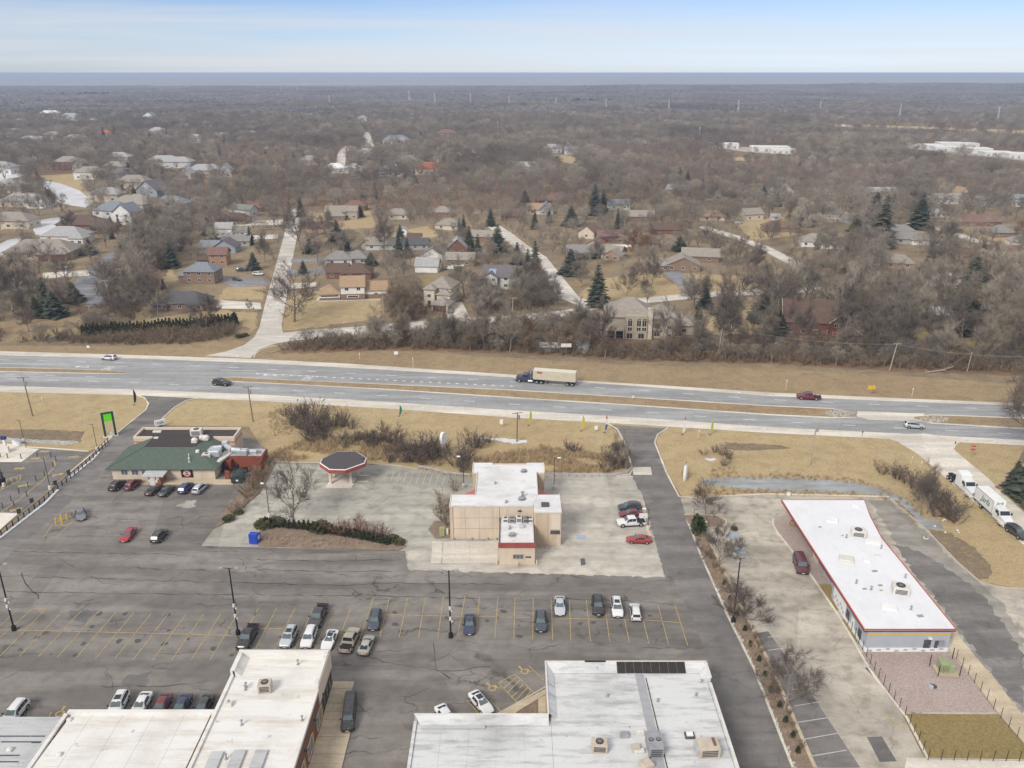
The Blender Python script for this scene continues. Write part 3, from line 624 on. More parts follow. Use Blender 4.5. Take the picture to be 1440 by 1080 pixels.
for a,b in(((1165,600),(1320,598)),((1165,660),(1250,655)),((1170,720),(1300,722)),((1140,365),(1180,590)),((1165,665),(1180,850)),((110,490),(85,585)),((1200,610),(1180,650)),((1240,610),(1220,650)),((1200,735),(1190,800)),((1250,740),(1235,790))):
 stall(c6(*a),c6(*b),m_faint_line,0.12,pl,z=0.056)
p=G(817,756);MB().box((p.x,p.y,0.053),(1.9,1.7,0.006)).build('blue_panel',m_blue_line,pl)
for i in range(9):
 y=684+i*8.5
 stall((797+i*1.2,y),(818+i*1.8,y),m_faint_line,0.1,pl,z=0.056);stall((866+i*2.6,y),(892+i*3.0,y),m_faint_line,0.1,pl,z=0.056)
for i in range(10):
 x=545+i*9
 stall((x,662+i*0.8),(x-5,677+i*.8),m_faint_line,0.1,pl,z=0.056)
for i in range(8):
 stall((606-i*4,690+i*6),(590-i*4,690+i*6),m_faint_line,0.1,pl,z=0.056)
for pts in([(624,763),(660,762.5),(660,792),(622,792)],[(661,762.5),(700,762.5),(700,792),(661,792)],[(608,762),(622,762),(620,792),(606,792)]):
 MB().sheet(GP(pts),0.058).build('slab',m_conc,pl)
m_cream=mat('cream_render',(0.60,0.50,0.39),0.11,0.9,0.85,streak=(1,1,.22))
m_cream2=mat('tan_render',(0.53,0.42,0.30),0.13,0.9,0.85,streak=(1,1,.22))
m_cream_lt=mat('pale_render',(0.66,0.57,0.45),0.06,0.5,0.85)
m_redtrim=mat('red_trim',(0.33,0.085,0.07),0.2,0.8,0.5)
m_redawn=mat('faded_red_metal',(0.45,0.15,0.13),0.12,0.7,0.5)
m_glass=glass('dark_glass');m_glass_b=glass('blue_glass',(0.10,0.13,0.16))
m_blk=mat('black_metal',(0.02,0.02,0.022),0.3,2,0.5)
m_dkgrey=mat('dark_grey_metal',(0.08,0.08,0.085),0.25,1.5,0.6)
m_grey=mat('grey_metal',(0.30,0.30,0.31),0.2,1.2,0.5)
m_white=mat('white_paint',(0.78,0.77,0.74),0.08,0.9,0.6)
m_galv=mat('galvanised_steel',(0.52,0.54,0.56),0.18,0.9,0.38,0.5,metal=0.35)
m_tanbox=mat('tan_metal',(0.50,0.43,0.34),0.14,0.9,0.6)
m_offwhite=mat('offwhite_metal',(0.66,0.63,0.57),0.14,0.9,0.6)
def mat_roof(name,a,dirt,seam_dir=0,amt=0.6,sc=0.35,streak=(0.25,1.6,1)):
 m,n,l,b=_base(name,0.75,0.25);p=position(n)
 f1=noise(n,l,sc,6,0.7,scaled(n,l,p,streak,seam_dir));f2=noise(n,l,0.12,4,0.6,p);f3=noise(n,l,5.0,4,0.7,p)
 c=mixc(n,l,rng(n,l,f1,0.48,0.74,0,amt),a,dirt)
 c=mixc(n,l,rng(n,l,f2,0.5,0.75,0,amt*0.5),c,tuple(x*0.8 for x in dirt))
 c=mixc(n,l,rng(n,l,noise(n,l,0.9,4,0.6,p),0.66,0.76,0,amt*0.8),c,tuple(x*0.5 for x in dirt))
 c=mixc(n,l,1.0,c,rng(n,l,f3,0.3,0.7,0.94,1.05),'MULTIPLY')
 l.new(c,b.inputs['Base Color']);return m
m_roofw=mat_roof('white_membrane',(0.80,0.80,0.79),(0.66,0.655,0.63),0,0.35)
m_roofcream=mat_roof('cream_membrane',(0.75,0.735,0.69),(0.50,0.43,0.34),0,0.8)
m_roofgrey=mat_roof('weathered_silver_coating',(0.63,0.635,0.62),(0.31,0.31,0.30),0,1.0,0.55,(0.30,1.7,1))
m_roofgrey2=mat_roof('grey_corrugated_coating',(0.52,0.53,0.52),(0.30,0.30,0.31),0,0.8,0.5)
m_roofbei=mat_roof('beige_roof_coating',(0.74,0.73,0.715),(0.50,0.49,0.47),0,0.85,0.45,(0.5,1.3,1))
m_roofdk=mat_roof('dark_brown_membrane',(0.058,0.047,0.043),(0.085,0.072,0.066),0,0.6)
m_green=mat('green_shingle',(0.098,0.128,0.102),0.20,1.6,0.9,streak=(1,1,3))
m_brick=mat('brown_brick',(0.20,0.105,0.065),0.25,2.5,0.9)
m_redbrick=mat('red_brick',(0.24,0.072,0.045),0.25,2.5,0.9)
m_orange=mat('orange_paint',(0.62,0.20,0.07),0.1,1)
m_yellow=mat('yellow_paint',(0.68,0.42,0.03),0.12,1)
m_bluegrey=mat('blue_grey_panel',(0.40,0.425,0.46),0.06,0.5,0.7)
m_red=mat('red_edge_metal',(0.46,0.10,0.075),0.12,1,0.45)
m_poster=mat('poster_paper',(0.66,0.63,0.58),0.25,2.2)
def win(parent,c,w,h,rz=0.0,frame=m_white,pane=m_glass,name='window',mull=0,sill=False):
 """a framed window on a wall; c = middle of the sill line on the wall face, rz turns the outward -Y normal"""
 fr=MB();t=0.07
 fr.box((0,-0.03,0),(w,0.09,t));fr.box((0,-0.03,h-t),(w,0.09,t))
 fr.box((-w/2+t/2,-0.032,t),(t,0.085,h-2*t));fr.box((w/2-t/2,-0.032,t),(t,0.085,h-2*t))
 for i in range(mull):fr.box((-w/2+w*(i+1)/(mull+1),-0.03,t),(0.06,0.07,h-2*t))
 o=fr.build(name,frame,parent);o.location=c;o.rotation_euler=(0,0,rz)
 p=MB().box((0,-0.008,t),(w-2*t,0.02,h-2*t)).build('pane',pane,o)
 return o
def door(parent,c,w,h,rz,m=m_dkgrey,name='door'):
 d=MB().box((0,-0.03,0),(w,0.08,h)).box((0,-0.07,0.02),(w-0.2,0.02,h-0.12)).build(name,m,parent)
 d.location=c;d.rotation_euler=(0,0,rz)
 MB().box((w*0.32,-0.11,1.0),(0.05,0.06,0.22)).build('handle',m_galv,d)
 return d
def ac_unit(parent,x,y,z,w,d,h,m=m_tanbox,rz=0.0,fans=1,name='rooftop_unit',top=m_blk):
 u=MB().box((0,0,0),(w*.92,d*.92,.2)).bbox((0,0,0.2),(w,d,h-.2),0.04).build(name,m,parent)
 u.location=(x,y,z);u.rotation_euler=(0,0,rz)
 for i in range(fans):
  r=min(w/max(fans,1),d)*0.33;fx=(i-(fans-1)/2)*w/max(fans,1)
  f=MB().tube((fx,0,h),(fx,0,h+.06),r,r,14).build('fan_ring',top,u)
  b=MB()
  for k in range(4):b.box((fx,0,h+0.062),(r*1.7,0.06,0.02),k*math.pi/4)
  b.build('fan_grille',m_grey,f)
 v=MB()
 for k in range(4):v.box((0,-d/2-0.015,0.35+k*(h-.5)/4),(w*.75,0.03,(h-.5)/7))
 v.build('louvre',m_dkgrey,u)
 return u
def vent_pipe(parent,x,y,z,h=0.8,r=0.14,m=m_grey,cap=True):
 b=MB().tube((0,0,0),(0,0,h),r,r,8).tube((0,0,0),(0,0,0.08),r*2.4,r*1.6,8)
 if cap:b.tube((0,0,h),(0,0,h+.12),r*2,r*1.2,8)
 o=b.build('vent_pipe',m,parent);o.location=(x,y,z);return o
def hood(parent,x,y,z,r=0.6,h=0.8,m=m_offwhite):
 b=MB().box((0,0,0),(r*1.7,r*1.7,h*.45)).tube((0,0,h*.4),(0,0,h*.7),r,r,14).tube((0,0,h*.7),(0,0,h),r,r*.55,14)
 o=b.build('exhaust_hood',m,parent);o.location=(x,y,z);return o
def curb_box(parent,x,y,z,w,d,h,m,rz=0.0,name='roof_hatch'):
 o=MB().box((0,0,0),(w,d,h*.6)).box((0,0,h*.6),(w*1.06,d*1.06,h*.4),0,0,.92).build(name,m,parent)
 o.location=(x,y,z);o.rotation_euler=(0,0,rz);return o
bb=thing('beige_building','tall beige building with white T shaped roof and red side awnings','building',(-1.3,141,0))
def child(mb,name,m,root,smooth=False):
 """world-coordinate mesh made a child of a root that is only translated"""
 o=mb.build(name,m,root,smooth);o.location=-root.location;return o
def boxes(name,m,root,*bs):
 for c,s in bs:child(MB().box(c,s),name,m,root)
m_i=MB()
m_i.prism([(-11.7,137),(4.0,137),(4.0,141.6),(4.9,141.6),(4.9,151),(6.6,151),(6.6,155.5),(-8,155.5),(-8,151),(-7,151),(-7,141.6),(-11.7,141.6)],0,6.9)
m_i.prism([(4.03,134.6),(9.1,134.6),(9.1,141.55),(4.03,141.55)],0,6.95)
child(m_i,'wall',m_cream,bb)
rf=MB().prism([(-11.6,137.12),(4.0,137.12),(4.9,141.4),(4.9,151.1),(6.5,151.1),(6.5,155.4),(3.0,155.4),(3.0,154.4),(-4.0,154.4),(-4.0,155.4),(-7.9,155.4),(-7.9,151.1),(-6.9,151.1),(-6.9,141.5),(-11.6,141.5)],6.9,7.12)
rf.prism([(4.06,134.75),(9.0,134.75),(9.0,141.4),(4.95,141.4),(4.06,137.2)],6.95,7.16)
roof_bb=child(rf,'roof',m_roofbei,bb)
cop=MB()
for(x0,y0,x1,y1)in((-11.75,136.95,4.0,137.12),(-11.75,137.12,-11.6,141.6),(4.03,134.5,9.15,134.72),(9.0,134.72,9.15,141.6),(-7.1,141.7,-6.95,151),(4.85,141.7,5.0,151),(-8.1,151,-7.95,155.5),(6.5,151,6.65,155.5)):
 cop.box(((x0+x1)/2,(y0+y1)/2,6.98),(x1-x0,y1-y0,0.28))
child(cop,'coping',m_offwhite,bb)
boxes('pilaster',m_cream2,bb,((-11.45,136.94,0),(0.5,0.1,6.95)),((4.35,134.55,0),(0.6,0.1,6.9)),((7.5,134.55,0),(1.4,0.08,2.9)),((5.7,134.55,0),(2.0,0.06,6.9)))
child(MB().box((8.1,134.55,3.6),(1.7,0.07,3.2)),'pale_panel',m_cream_lt,bb)
boxes('wing_panel',m_cream2,bb,((-7.5,150.95,0),(0.95,0.1,6.8)),((5.75,150.95,0),(1.6,0.1,6.8)))
m_joint=mat('wall_joint',(0.42,0.34,0.26),.1,1)
for x in(-8.8,-6.2,-3.6,-1.0,1.6):child(MB().box((x,136.985,4.35 if x>-2.4 else 0),(.05,.04,2.5 if x>-2.4 else 6.85)),'panel_joint',m_joint,bb)
for z in(2.3,4.6):child(MB().box((-7.0,136.98,z),(9.2,.05,.05)),'panel_joint',m_joint,bb)
for x in(-11.2,-2.45):child(MB().tube((x,136.86,0),(x,136.86,6.9),.07,.07,6),'downpipe',m_cream_lt,bb)
for sx,x0,x1 in((-1,-7.0,-9.7),(1,4.9,7.6)):
 aw=MB();y0,y1=141.8,147.0
 aw.add([(x0,y0,5.6),(x0,y1,5.6),(x1,y1,4.2),(x1,y0,4.2),(x0,y0,5.2),(x0,y1,5.2),(x1,y1,4.0),(x1,y0,4.0)],[(0,1,2,3),(7,6,5,4),(0,3,7,4),(1,5,6,2),(3,2,6,7),(0,4,5,1)])
 child(aw,'side_awning',m_redawn,bb)
 child(MB().box(((x0+x1)/2,144.4,0),(abs(x1-x0)*.9,5.0,4.0)),'side_bay',m_cream2,bb)
an=MB().prism([(-2.3,128.3),(4.1,128.3),(4.1,134.57),(4.02,136.98),(-2.3,136.98)],0,4.1)
child(an,'annex_wall',m_cream,bb)
ar=child(MB().prism([(-2.15,128.5),(3.95,128.5),(3.95,136.9),(-2.15,136.9)],4.1,4.42),'annex_roof',m_roofbei,bb)
child(MB().box((0.9,128.24,3.55),(6.7,0.2,1.0)),'annex_fascia',m_redtrim,bb)
boxes('annex_parapet',m_dkgrey,bb,((-2.26,132.7,3.9),(0.16,8.5,.75)),((4.06,131.5,3.9),(0.16,6.0,.7)))
win(bb,(1.1+1.3,128.28-141,1.2),1.9,1.0,0,m_cream2,m_glass_b,mull=2)
child(MB().box((2.9,128.27,1.45),(1.0,0.08,0.28)),'wall_vent',m_dkgrey,bb)
child(MB().box((1.45,136.95,5.9),(0.7,0.1,0.35)),'wall_vent',m_dkgrey,bb)
child(MB().box((8.0,134.5,2.6),(1.75,0.1,0.75)),'louvre',m_dkgrey,bb)
door(bb,(7.5+1.3,134.55-141,0.1),1.0,2.1,0,m_cream2)
for i,x in enumerate((-1.2,0.0,1.3,2.6,3.4)):
 ac_unit(ar,x,135.8,4.42,1.05,1.1,0.95 if i!=2 else 1.2,m_grey if i%2 else m_offwhite,0,1,'condenser')
hood(ar,1.9,133.9,4.42,0.5,0.5,m_galv);vent_pipe(ar,-0.4,133.3,4.42,.6);vent_pipe(ar,0.3,130.8,4.42,.6,.2);vent_pipe(ar,0.0,131.0,4.42,.35,.3)
vent_pipe(roof_bb,2.0,140.6,7.12,1.0,0.22);vent_pipe(roof_bb,1.9,139.7,7.12,.3,.35);vent_pipe(roof_bb,2.4,151.3,7.12,.4,.3);vent_pipe(roof_bb,-1.1,138.3,7.12,.4,.14);vent_pipe(roof_bb,-3.3,146,7.12,.4,.12)
curb_box(roof_bb,6.2,137.2,7.16,1.4,1.3,0.35,m_dkgrey)
gb=MB()
for x in(-11.0,-7.6,-4.6,-2.9):gb.box((x,136.7,0),(0.22,0.5,0.35))
gb.box((-8,136.6,0.0),(8.5,0.4,0.14));child(gb,'base_kerb',m_grey,bb)
for x,y in((-2.75,128.2),(0.9,127.6),(4.45,128.1),(-2.6,128.9)):
 t=thing('bollard','cream bollard guarding the beige annex','bollard',(x,y,0.05),0,'bollards round the beige annex')
 MB().tube((0,0,0),(0,0,1.05),0.1,0.1,10).build('post',m_cream_lt,t);MB().tube((0,0,1.05),(0,0,1.12),0.1,0.03,10).build('cap',m_cream_lt,t)
t=thing('utility_cabinet','olive green utility cabinet in the bed beside the beige building','utility box',G(622,752,0.16))
MB().bbox((0,0,0),(1.0,0.9,1.5),.05).build('cabinet',mat('olive_metal',(0.33,0.33,0.16),.12,1.5,.6),t);MB().box((0,0,1.5),(1.05,.95,.06)).build('lid',bpy.data.materials['olive_metal'],t)
MB().box((0.9,.3,0),(0.5,0.5,1.1)).build('side_box',m_offwhite,t)
rs=thing('restaurant_building','cream restaurant with green hipped roof and dark flat top','building',(-76,168,0))
child(MB().prism([(-86.9,161.7),(-64.6,161.7),(-64.6,171),(-63.9,172.6),(-86.9,172.6)],0,2.9),'wall',m_cream,rs)
ov=[(-87.8,160.9),(-63.6,160.9),(-63.6,172.4),(-87.8,172.4)]
tp=[(-81.9,167.7),(-70.8,167.7),(-68.9,172.9),(-81.9,172.9)]
gr=MB()
gr.add([(x,y,2.85)for x,y in ov]+[(x,y,5.0)for x,y in tp],[(0,1,5,4),(1,2,6,5),(3,0,4,7),(2,3,7,6)])
gr.add([(x,y,2.7)for x,y in ov]+[(x,y,2.85)for x,y in ov],[(0,1,5,4),(1,2,6,5),(2,3,7,6),(3,0,4,7),(3,2,1,0)])
groof=child(gr,'roof',m_green,rs)
m_rdg=mat('green_ridge',(0.11,0.15,0.11),.15,1.5)
for a in(0,1):child(MB().tube((ov[a][0],ov[a][1],2.9),(tp[a][0],tp[a][1],5.04),0.09,.09,5),'ridge_cap',m_rdg,rs)
child(MB().prism([(-81.9,167.7),(-70.8,167.7),(-68.9,173.0),(-81.9,173.0)],4.7,5.06),'flat_roof',m_roofdk,rs)
child(MB().prism([(-86.6,173.0),(-63.5,173.0),(-63.5,178.4),(-86.6,178.4)],0,4.5),'rear_wall',m_cream,rs)
br=child(MB().prism([(-86.2,173.3),(-63.9,173.3),(-63.9,178.0),(-86.2,178.0)],4.5,4.62),'rear_roof',m_roofdk,rs)
pp=MB()
pp.box((-75.05,178.25,4.5),(23.2,0.35,0.6));pp.box((-86.45,175.7,4.5),(0.35,4.75,0.6));pp.box((-63.65,175.7,4.5),(0.35,4.75,0.6));pp.box((-84.4,173.12,4.5),(4.4,.3,.6));pp.box((-65.9,173.12,4.5),(4.8,.3,.6))
child(pp,'parapet',m_cream_lt,rs)
boxes('stripe',m_orange,rs,((-84.3,172.93,3.7),(4.6,.08,.3)),((-65.9,172.93,3.7),(4.8,.08,.3)),((-63.44,175.7,3.7),(.08,5.2,.3)))
for x in(-84.2,-81.9,-79.7):win(rs,(x+76,161.7-168,1.1),1.5,1.25,0,m_offwhite,m_glass_b,mull=1)
ve=MB().box((-76.6,160.2,0),(2.6,2.9,2.2));child(ve,'entry_wall',mat('orange_brick',(0.34,0.13,0.06),.2,2.5),rs)
child(MB().box((-76.75,160.0,2.2),(4.6,3.2,0.28)),'entry_roof',m_roofgrey2,rs)
door(rs,(-76.9+76,158.74-168,0.03),1.0,2.05,0,m_offwhite)
for i,(x,z)in enumerate(((-77.6,.9),(-76.9,1.3),(-76.1,.8),(-77.4,0.2),(-75.8,1.45))):
 child(MB().box((x,158.63,z),(0.5,0.03,0.65)),'poster',m_poster,rs)
sgn=child(MB().box((-70.6,161.62,0.55),(2.5,0.12,1.95)),'wall_sign',m_blk,rs)
def ring(name,m,parent,c,r0,r1,y,n=20):
 b=MB()
 for i in range(n):
  a0,a1=2*math.pi*i/n,2*math.pi*(i+1)/n
  b.quad((c[0]+r0*math.cos(a0),y,c[1]+r0*math.sin(a0)),(c[0]+r1*math.cos(a0),y,c[1]+r1*math.sin(a0)),(c[0]+r1*math.cos(a1),y,c[1]+r1*math.sin(a1)),(c[0]+r0*math.cos(a1),y,c[1]+r0*math.sin(a1)))
 return b.build(name,m,parent)
ring('red_ring',m_red,sgn,(-70.6,1.53),0.62,0.86,161.54);ring('white_ring',m_white,sgn,(-70.6,1.53),0.48,0.60,161.54)
MB().box((-70.6,161.53,1.4),(1.5,0.03,0.28)).build('white_band',m_white,sgn)
MB().box((-70.6,161.51,1.47),(1.1,0.03,0.13)).build('red_band',m_red,sgn)
MB().box((-70.2,160.3,.05),(20.5,2.3,.1)).build('walk',m_conc_tan,rs).location=-rs.location
for x,y in((-71.5,170.2),(-70.3,171.7),(-69.4,171.6)):hood(br,x,y,5.06,0.7,1.0)
hood(groof,-69.5,166.2,4.4,0.45,0.6);vent_pipe(groof,-70.4,163.2,3.5,0.9,.12,m_offwhite);vent_pipe(groof,-70.8,164.3,3.9,.9,.08,m_offwhite)
u=ac_unit(br,-72.8,175.1,4.62,2.5,1.9,1.5,m_offwhite,0.1)
curb_box(br,-82.6,176.6,4.62,1.9,0.7,0.35,m_offwhite);curb_box(br,-81.0,172.2,5.06,1.0,.5,.3,m_offwhite)
child(MB().prism([(-67.2,163.8),(-64.0,163.8),(-62.0,170.6),(-66.2,170.6)],2.9,3.3),'side_roof',m_offwhite,rs)
du=MB()
du.path([(-67.6,167.2,4.0),(-67.0,168.6,4.3),(-65.0,168.8,4.4)],0.55,10);du.bbox((-65.9,166.5,3.6),(2.6,2.0,1.3),.15)
du.path([(-64.6,169.9,4.4),(-62.6,168.2,4.1),(-60.6,167.9,4.0)],0.6,10);du.bbox((-64.6,170.2,3.4),(1.4,1.4,2.0),.15);du.bbox((-60.2,167.8,3.1),(2.4,1.5,1.3),.12)
du.bbox((-58.2,168.4,3.0),(2.2,1.0,0.9),.1);child(du,'exhaust_duct',m_galv,rs)
ac_unit(rs,-67.3+76,165.4-168,3.3,1.8,1.3,1.2,m_offwhite)
child(MB().box((-59.6,168.9,0),(8.0,4.2,3.0)).box((-63.0,166.1,0),(1.4,1.2,2.6)),'brick_wing',m_redbrick,rs)
child(MB().box((-59.4,169.0,3.0),(7.0,3.4,.12)),'wing_roof',m_roofgrey2,rs)
boxes('brick_screen',m_redbrick,rs,((-55.6,166.5,0),(0.3,3.4,2.8)),((-61.9,161.8,0),(1.0,.4,2.0)),((-55.9,161.8,0),(1.2,.4,2.0)))
t=thing('smoker_tank','dark green round topped bin beside the restaurant brick screen','bin',G(336,676,0.05),R(5))
b=MB();n=10
prof=[(-1.3,0.25),(-1.3,1.1)]+[(-1.3*math.cos(math.pi*i/n),1.1+0.85*math.sin(math.pi*i/n))for i in range(1,n)]+[(1.3,1.1),(1.3,0.25)]
m_dkgreen=mat('dark_green_metal',(0.035,0.055,0.045),.25,1.2,.5)
vs=[(x,-1.4,z)for x,z in prof]+[(x,1.4,z)for x,z in prof];nn=len(prof)
b.add(vs,[tuple(range(nn)),tuple(range(2*nn-1,nn-1,-1))]+[(i,nn+i,nn+(i+1)%nn,(i+1)%nn)for i in range(nn)]);b.build('body',m_dkgreen,t)
r_=MB()
for k in range(5):r_.box((-1.0+k*.5,0,1.93-.18*abs(k-2)),(.07,2.85,.05))
r_.build('rib',m_dkgrey,t)
for sx in(-1,1):MB().tube((sx*.9,-1.45,.22),(sx*.9,-1.3,.22),.2,.2,10).build('wheel',m_blk,t)
MB().box((0,-1.44,0.6),(0.5,0.05,0.35)).build('label_plate',m_white,t)
random.seed(3)
for i in range(7):
 c=G(318+i*4.6,664-(i%3)*6,0.05)
 t=thing('waste_bin','dark bins and crates crowded behind the restaurant','bin',c,random.random(),'bins behind the restaurant')
 MB().box((0,0,0),(.8,.8,1.0+.2*(i%2)),0,0,1.1).build('bin_body',(m_dkgrey,m_blk,m_offwhite)[i%3],t);MB().box((0,0,1.0+.2*(i%2)),(.95,.95,.1)).build('lid',m_blk,t)
ca=thing('canopy_pavilion','red edged octagonal drive through canopy with dark roof on cream posts','canopy',(-36.4,160.7,0))
oc=[(-41.1,159.6),(-41.1,161.9),(-38.4,165.6),(-34.2,165.6),(-31.4,162.3),(-31.4,159.6),(-35.0,156.3),(-38.4,156.5)]
child(MB().prism(oc,4.05,4.9),'fascia',m_redtrim,ca)
cx_,cy_=-36.3,160.9
ins=[((x-cx_)*.95+cx_,(y-cy_)*.95+cy_)for x,y in oc]
child(MB().prism(ins,4.9,4.96),'roof',mat_roof('dark_canopy_roof',(0.085,0.075,0.078),(0.12,0.105,0.105),.6,.7,1.2,(1,4,1)),ca)
rim=MB()
for i in range(8):
 a,b_=oc[i],oc[(i+1)%8];a2,b2=ins[i],ins[(i+1)%8]
 rim.add([(a[0],a[1],4.9),(b_[0],b_[1],4.9),(b2[0],b2[1],5.02),(a2[0],a2[1],5.02),(a2[0],a2[1],4.9),(b2[0],b2[1],4.9)],[(0,1,2,3),(3,2,5,4)])
child(rim,'edge_trim',m_offwhite,ca)
for x,y in((-39.0,159.3),(-34.6,159.3),(-39.0,162.8),(-33.8,163.2)):child(MB().box((x,y,0.25),(0.5,0.5,3.82)),'post',m_cream_lt,ca)
child(MB().prism([(-39.8,157.8),(-34.1,157.8),(-33.9,161.9),(-39.3,161.9)],0.05,0.28),'island_slab',m_conc,ca)
boxes('kerb_stub',m_conc,ca,((-32.6,163.2,.05),(2.6,.5,.16)),((-32.4,160.6,.05),(2.6,.3,.12)))
vent_pipe(ca,4.2,1.0,4.96,.3,.2,m_dkgrey)
eb=thing('east_building','long low grey building with bright white roof and red roof edge','building',(60,124,0))
ep=[(53.2,104),(67.0,104),(66.8,124.4),(66.7,130),(67.8,137.8),(69.2,144.4),(53.0,144.4)]
wi=[(54.0,104.35),(66.6,104.35),(66.4,124.4),(66.4,130),(67.5,137.8),(68.8,144),(56.1,144),(56.1,131),(55.1,131),(55.1,118.6),(54.0,118.6)]
child(MB().prism(wi,0,4.1),'wall',m_bluegrey,eb)
ero=child(MB().prism(ep,4.1,4.38),'roof',mat_roof('bright_white_membrane',(0.75,0.755,0.765),(0.60,0.60,0.60),0,.45,.6,(1,.4,1)),eb)
rd=MB();rd.band(ep,-0.10,0.08,4.2,4.44,0,True);child(rd,'roof_edge',m_red,eb)
child(MB().band([(p[0],p[1])for p in ep],-0.05,0.1,3.95,4.12,0,True),'drip_edge',m_blk,eb)
child(MB().box((60.3,104.32,3.05),(12.65,0.07,0.16)).box((53.97,111.5,3.05),(.07,14.1,0.16)),'yellow_stripe',m_yellow,eb)
base=child(MB().box((60.3,104.3,0),(12.65,0.11,0.72)).box((53.95,110.5,0),(0.12,12.2,.72)),'stone_base',m_white,eb)
random.seed(2)
for i in range(9):child(MB().box((54.7+i*1.36,104.23,.12+.16*(i%3)),(0.62,0.05,0.3)),'mural_patch',m_bluegrey,eb)
door(eb,(63.3-60,104.34-124,.04),1.05,2.15,0,m_dkgrey);door(eb,(64.7-60,104.34-124,.04),.5,2.0,0,m_dkgrey)
child(MB().box((63.5,104.1,2.5),(.55,.4,.2)),'wall_light',m_white,eb);child(MB().box((65.4,104.2,1.2),(.8,.2,.9)),'gate_panel',m_grey,eb)
for y,w,x in((141.6,3.4,56.1),(137.9,3.4,56.1),(134.2,3.4,56.1),(126.6,3.2,55.1),(123.2,3.2,55.1)):
 win(eb,(x-60,y-124,0.7),w,2.2,R(-90),m_grey,m_glass_b,'storefront_window',2)
child(MB().box((53.96,115.2,.1),(.1,5.0,2.7)),'white_mural',m_white,eb)
for i in range(7):child(MB().box((53.89,113.2+i*.68,.5+.35*(i%3)),(.05,.45,.5)),'mural_patch',m_bluegrey,eb)
child(MB().box((55.07,129.6,0.1),(.12,2.4,3.6)),'cream_panel',m_cream_lt,eb);child(MB().box((55.05,124.8,3.1),(.08,11.6,0.16)),'yellow_stripe',m_yellow,eb)
for y in(111.6,109.5,106.8):door(eb,(54.0-60,y-124,.04),1.1,2.2,R(-90),m_dkgrey if y!=109.5 else m_white)
child(MB().tube((53.85,112.4,0),(53.85,112.4,4.0),.07,.07,6),'downpipe',m_white,eb)
for px,py,w,d,h in((1198,749,2.4,2.0,1.3),(1257,829,2.4,2.2,1.4)):
 p=G(px+8,py+4,4.4);ac_unit(ero,p.x,p.y,4.38,w,d,h,m_offwhite,-.25)
for px,py,w,d,h,m in((1170,732,2.0,1.6,.3,m_white),(1190,788,2.3,1.6,.55,m_offwhite),(1219,789,1.0,.8,.3,m_white),(1250,855,2.2,1.5,.3,m_white),(1228,763,2.6,1.2,.25,m_white),(1203,712,1.4,1.0,.2,m_white),(1234,782,.8,.6,.25,m_offwhite)):
 p=G(px,py,4.4);curb_box(ero,p.x,p.y,4.38,w,d,h,m,-.3)
for px,py,w in((1230,803,1.1),(1216,828,.8),(1238,823,.9),(1239,830,.6),(1294,866,1.2),(1153,741,.8),(1185,753,.5)):
 p=G(px,py,4.4);curb_box(ero,p.x,p.y,4.38,w*.8,w*.5,.05,m_grey,.15,'roof_patch')
for px,py in((1204,820),(1273,812),(1281,857),(1225,829),(1239,771),(1190,756)):
 p=G(px,py,4.4);vent_pipe(ero,p.x,p.y,4.38,.6,.1)
bl=thing('brick_store','brick store with cream white flat roof and high front parapet','building',(-32,85,0))
child(MB().prism([(-38.7,60),(-26.0,60),(-26.0,97.0),(-38.7,97.0)],0,5.0),'wall',m_brick,bl)
child(MB().prism([(-58.5,60),(-38.73,60),(-38.73,86.0),(-57.4,86.0)],0,4.9),'side_wall',m_brick,bl)
blr=child(MB().prism([(-38.4,60.3),(-26.3,60.3),(-26.3,96.6),(-38.4,96.6)],5.0,5.15),'roof',m_roofcream,bl)
blr2=child(MB().prism([(-58.2,60.3),(-39.1,60.3),(-39.1,85.6),(-57.1,85.6)],4.9,5.05),'side_roof',m_roofcream,bl)
cp=MB();cp.box((-32.35,96.75,5.0),(12.8,.6,1.15));cp.box((-38.45,94.6,5.0),(.6,3.8,1.15));cp.box((-26.25,93.2,5.0),(.6,6.6,1.15))
cp.box((-38.5,76.5,5.0),(.45,32.4,.42));cp.box((-26.2,75,5.0),(.45,29.8,.5))
cp.add([(-38.4,92.7,5.15),(-37.2,92.7,5.15),(-38.4,92.7,6.1),(-38.4,96.4,5.15),(-37.2,96.4,5.15),(-38.4,96.4,6.1)],[(0,1,2),(1,4,5,2),(0,3,4,1)])
child(cp,'parapet',m_roofcream,bl)
cp=MB();cp.box((-48,85.75,4.9),(19.3,.5,.55));cp.box((-57.8,73,4.9),(.5,25,.35));child(cp,'side_parapet',m_roofcream,bl)
child(MB().box((-32.35,97.06,3.2),(12.9,.15,2.95)).box((-25.95,93.2,3.2),(.15,7.7,2.95)),'sign_fascia',m_cream_lt,bl)
for yy in(91.8,88.0,84.2,80.2,76.0,70,64):child(MB().box((-32.35,yy,5.15),(12.0,.1,.035)),'membrane_seam',m_roofcream,bl)
for xx in(-54.5,-50.5,-46.5,-42.5):child(MB().box((xx,73,5.05),(.1,25,.03)),'membrane_seam',m_roofcream,bl)
for y in(95.6,93.9,92.2,90.8):win(bl,(-26.0+32,y-85,0.4),1.3,2.3,R(90),m_dkgrey,m_glass,'shop_window')
for y in(88.6,83.4,79.0,74.8):
 win(bl,(-26.0+32,y-85,0.5),2.6,2.2,R(90),m_offwhite,m_glass_b,'shop_window',1)
 child(MB().box((-25.95,y,.1),(.12,2.6,.42)),'red_panel',m_redtrim,bl);child(MB().box((-25.93,y+1.5,.6),(.1,.25,2.1)),'yellow_panel',m_yellow,bl)
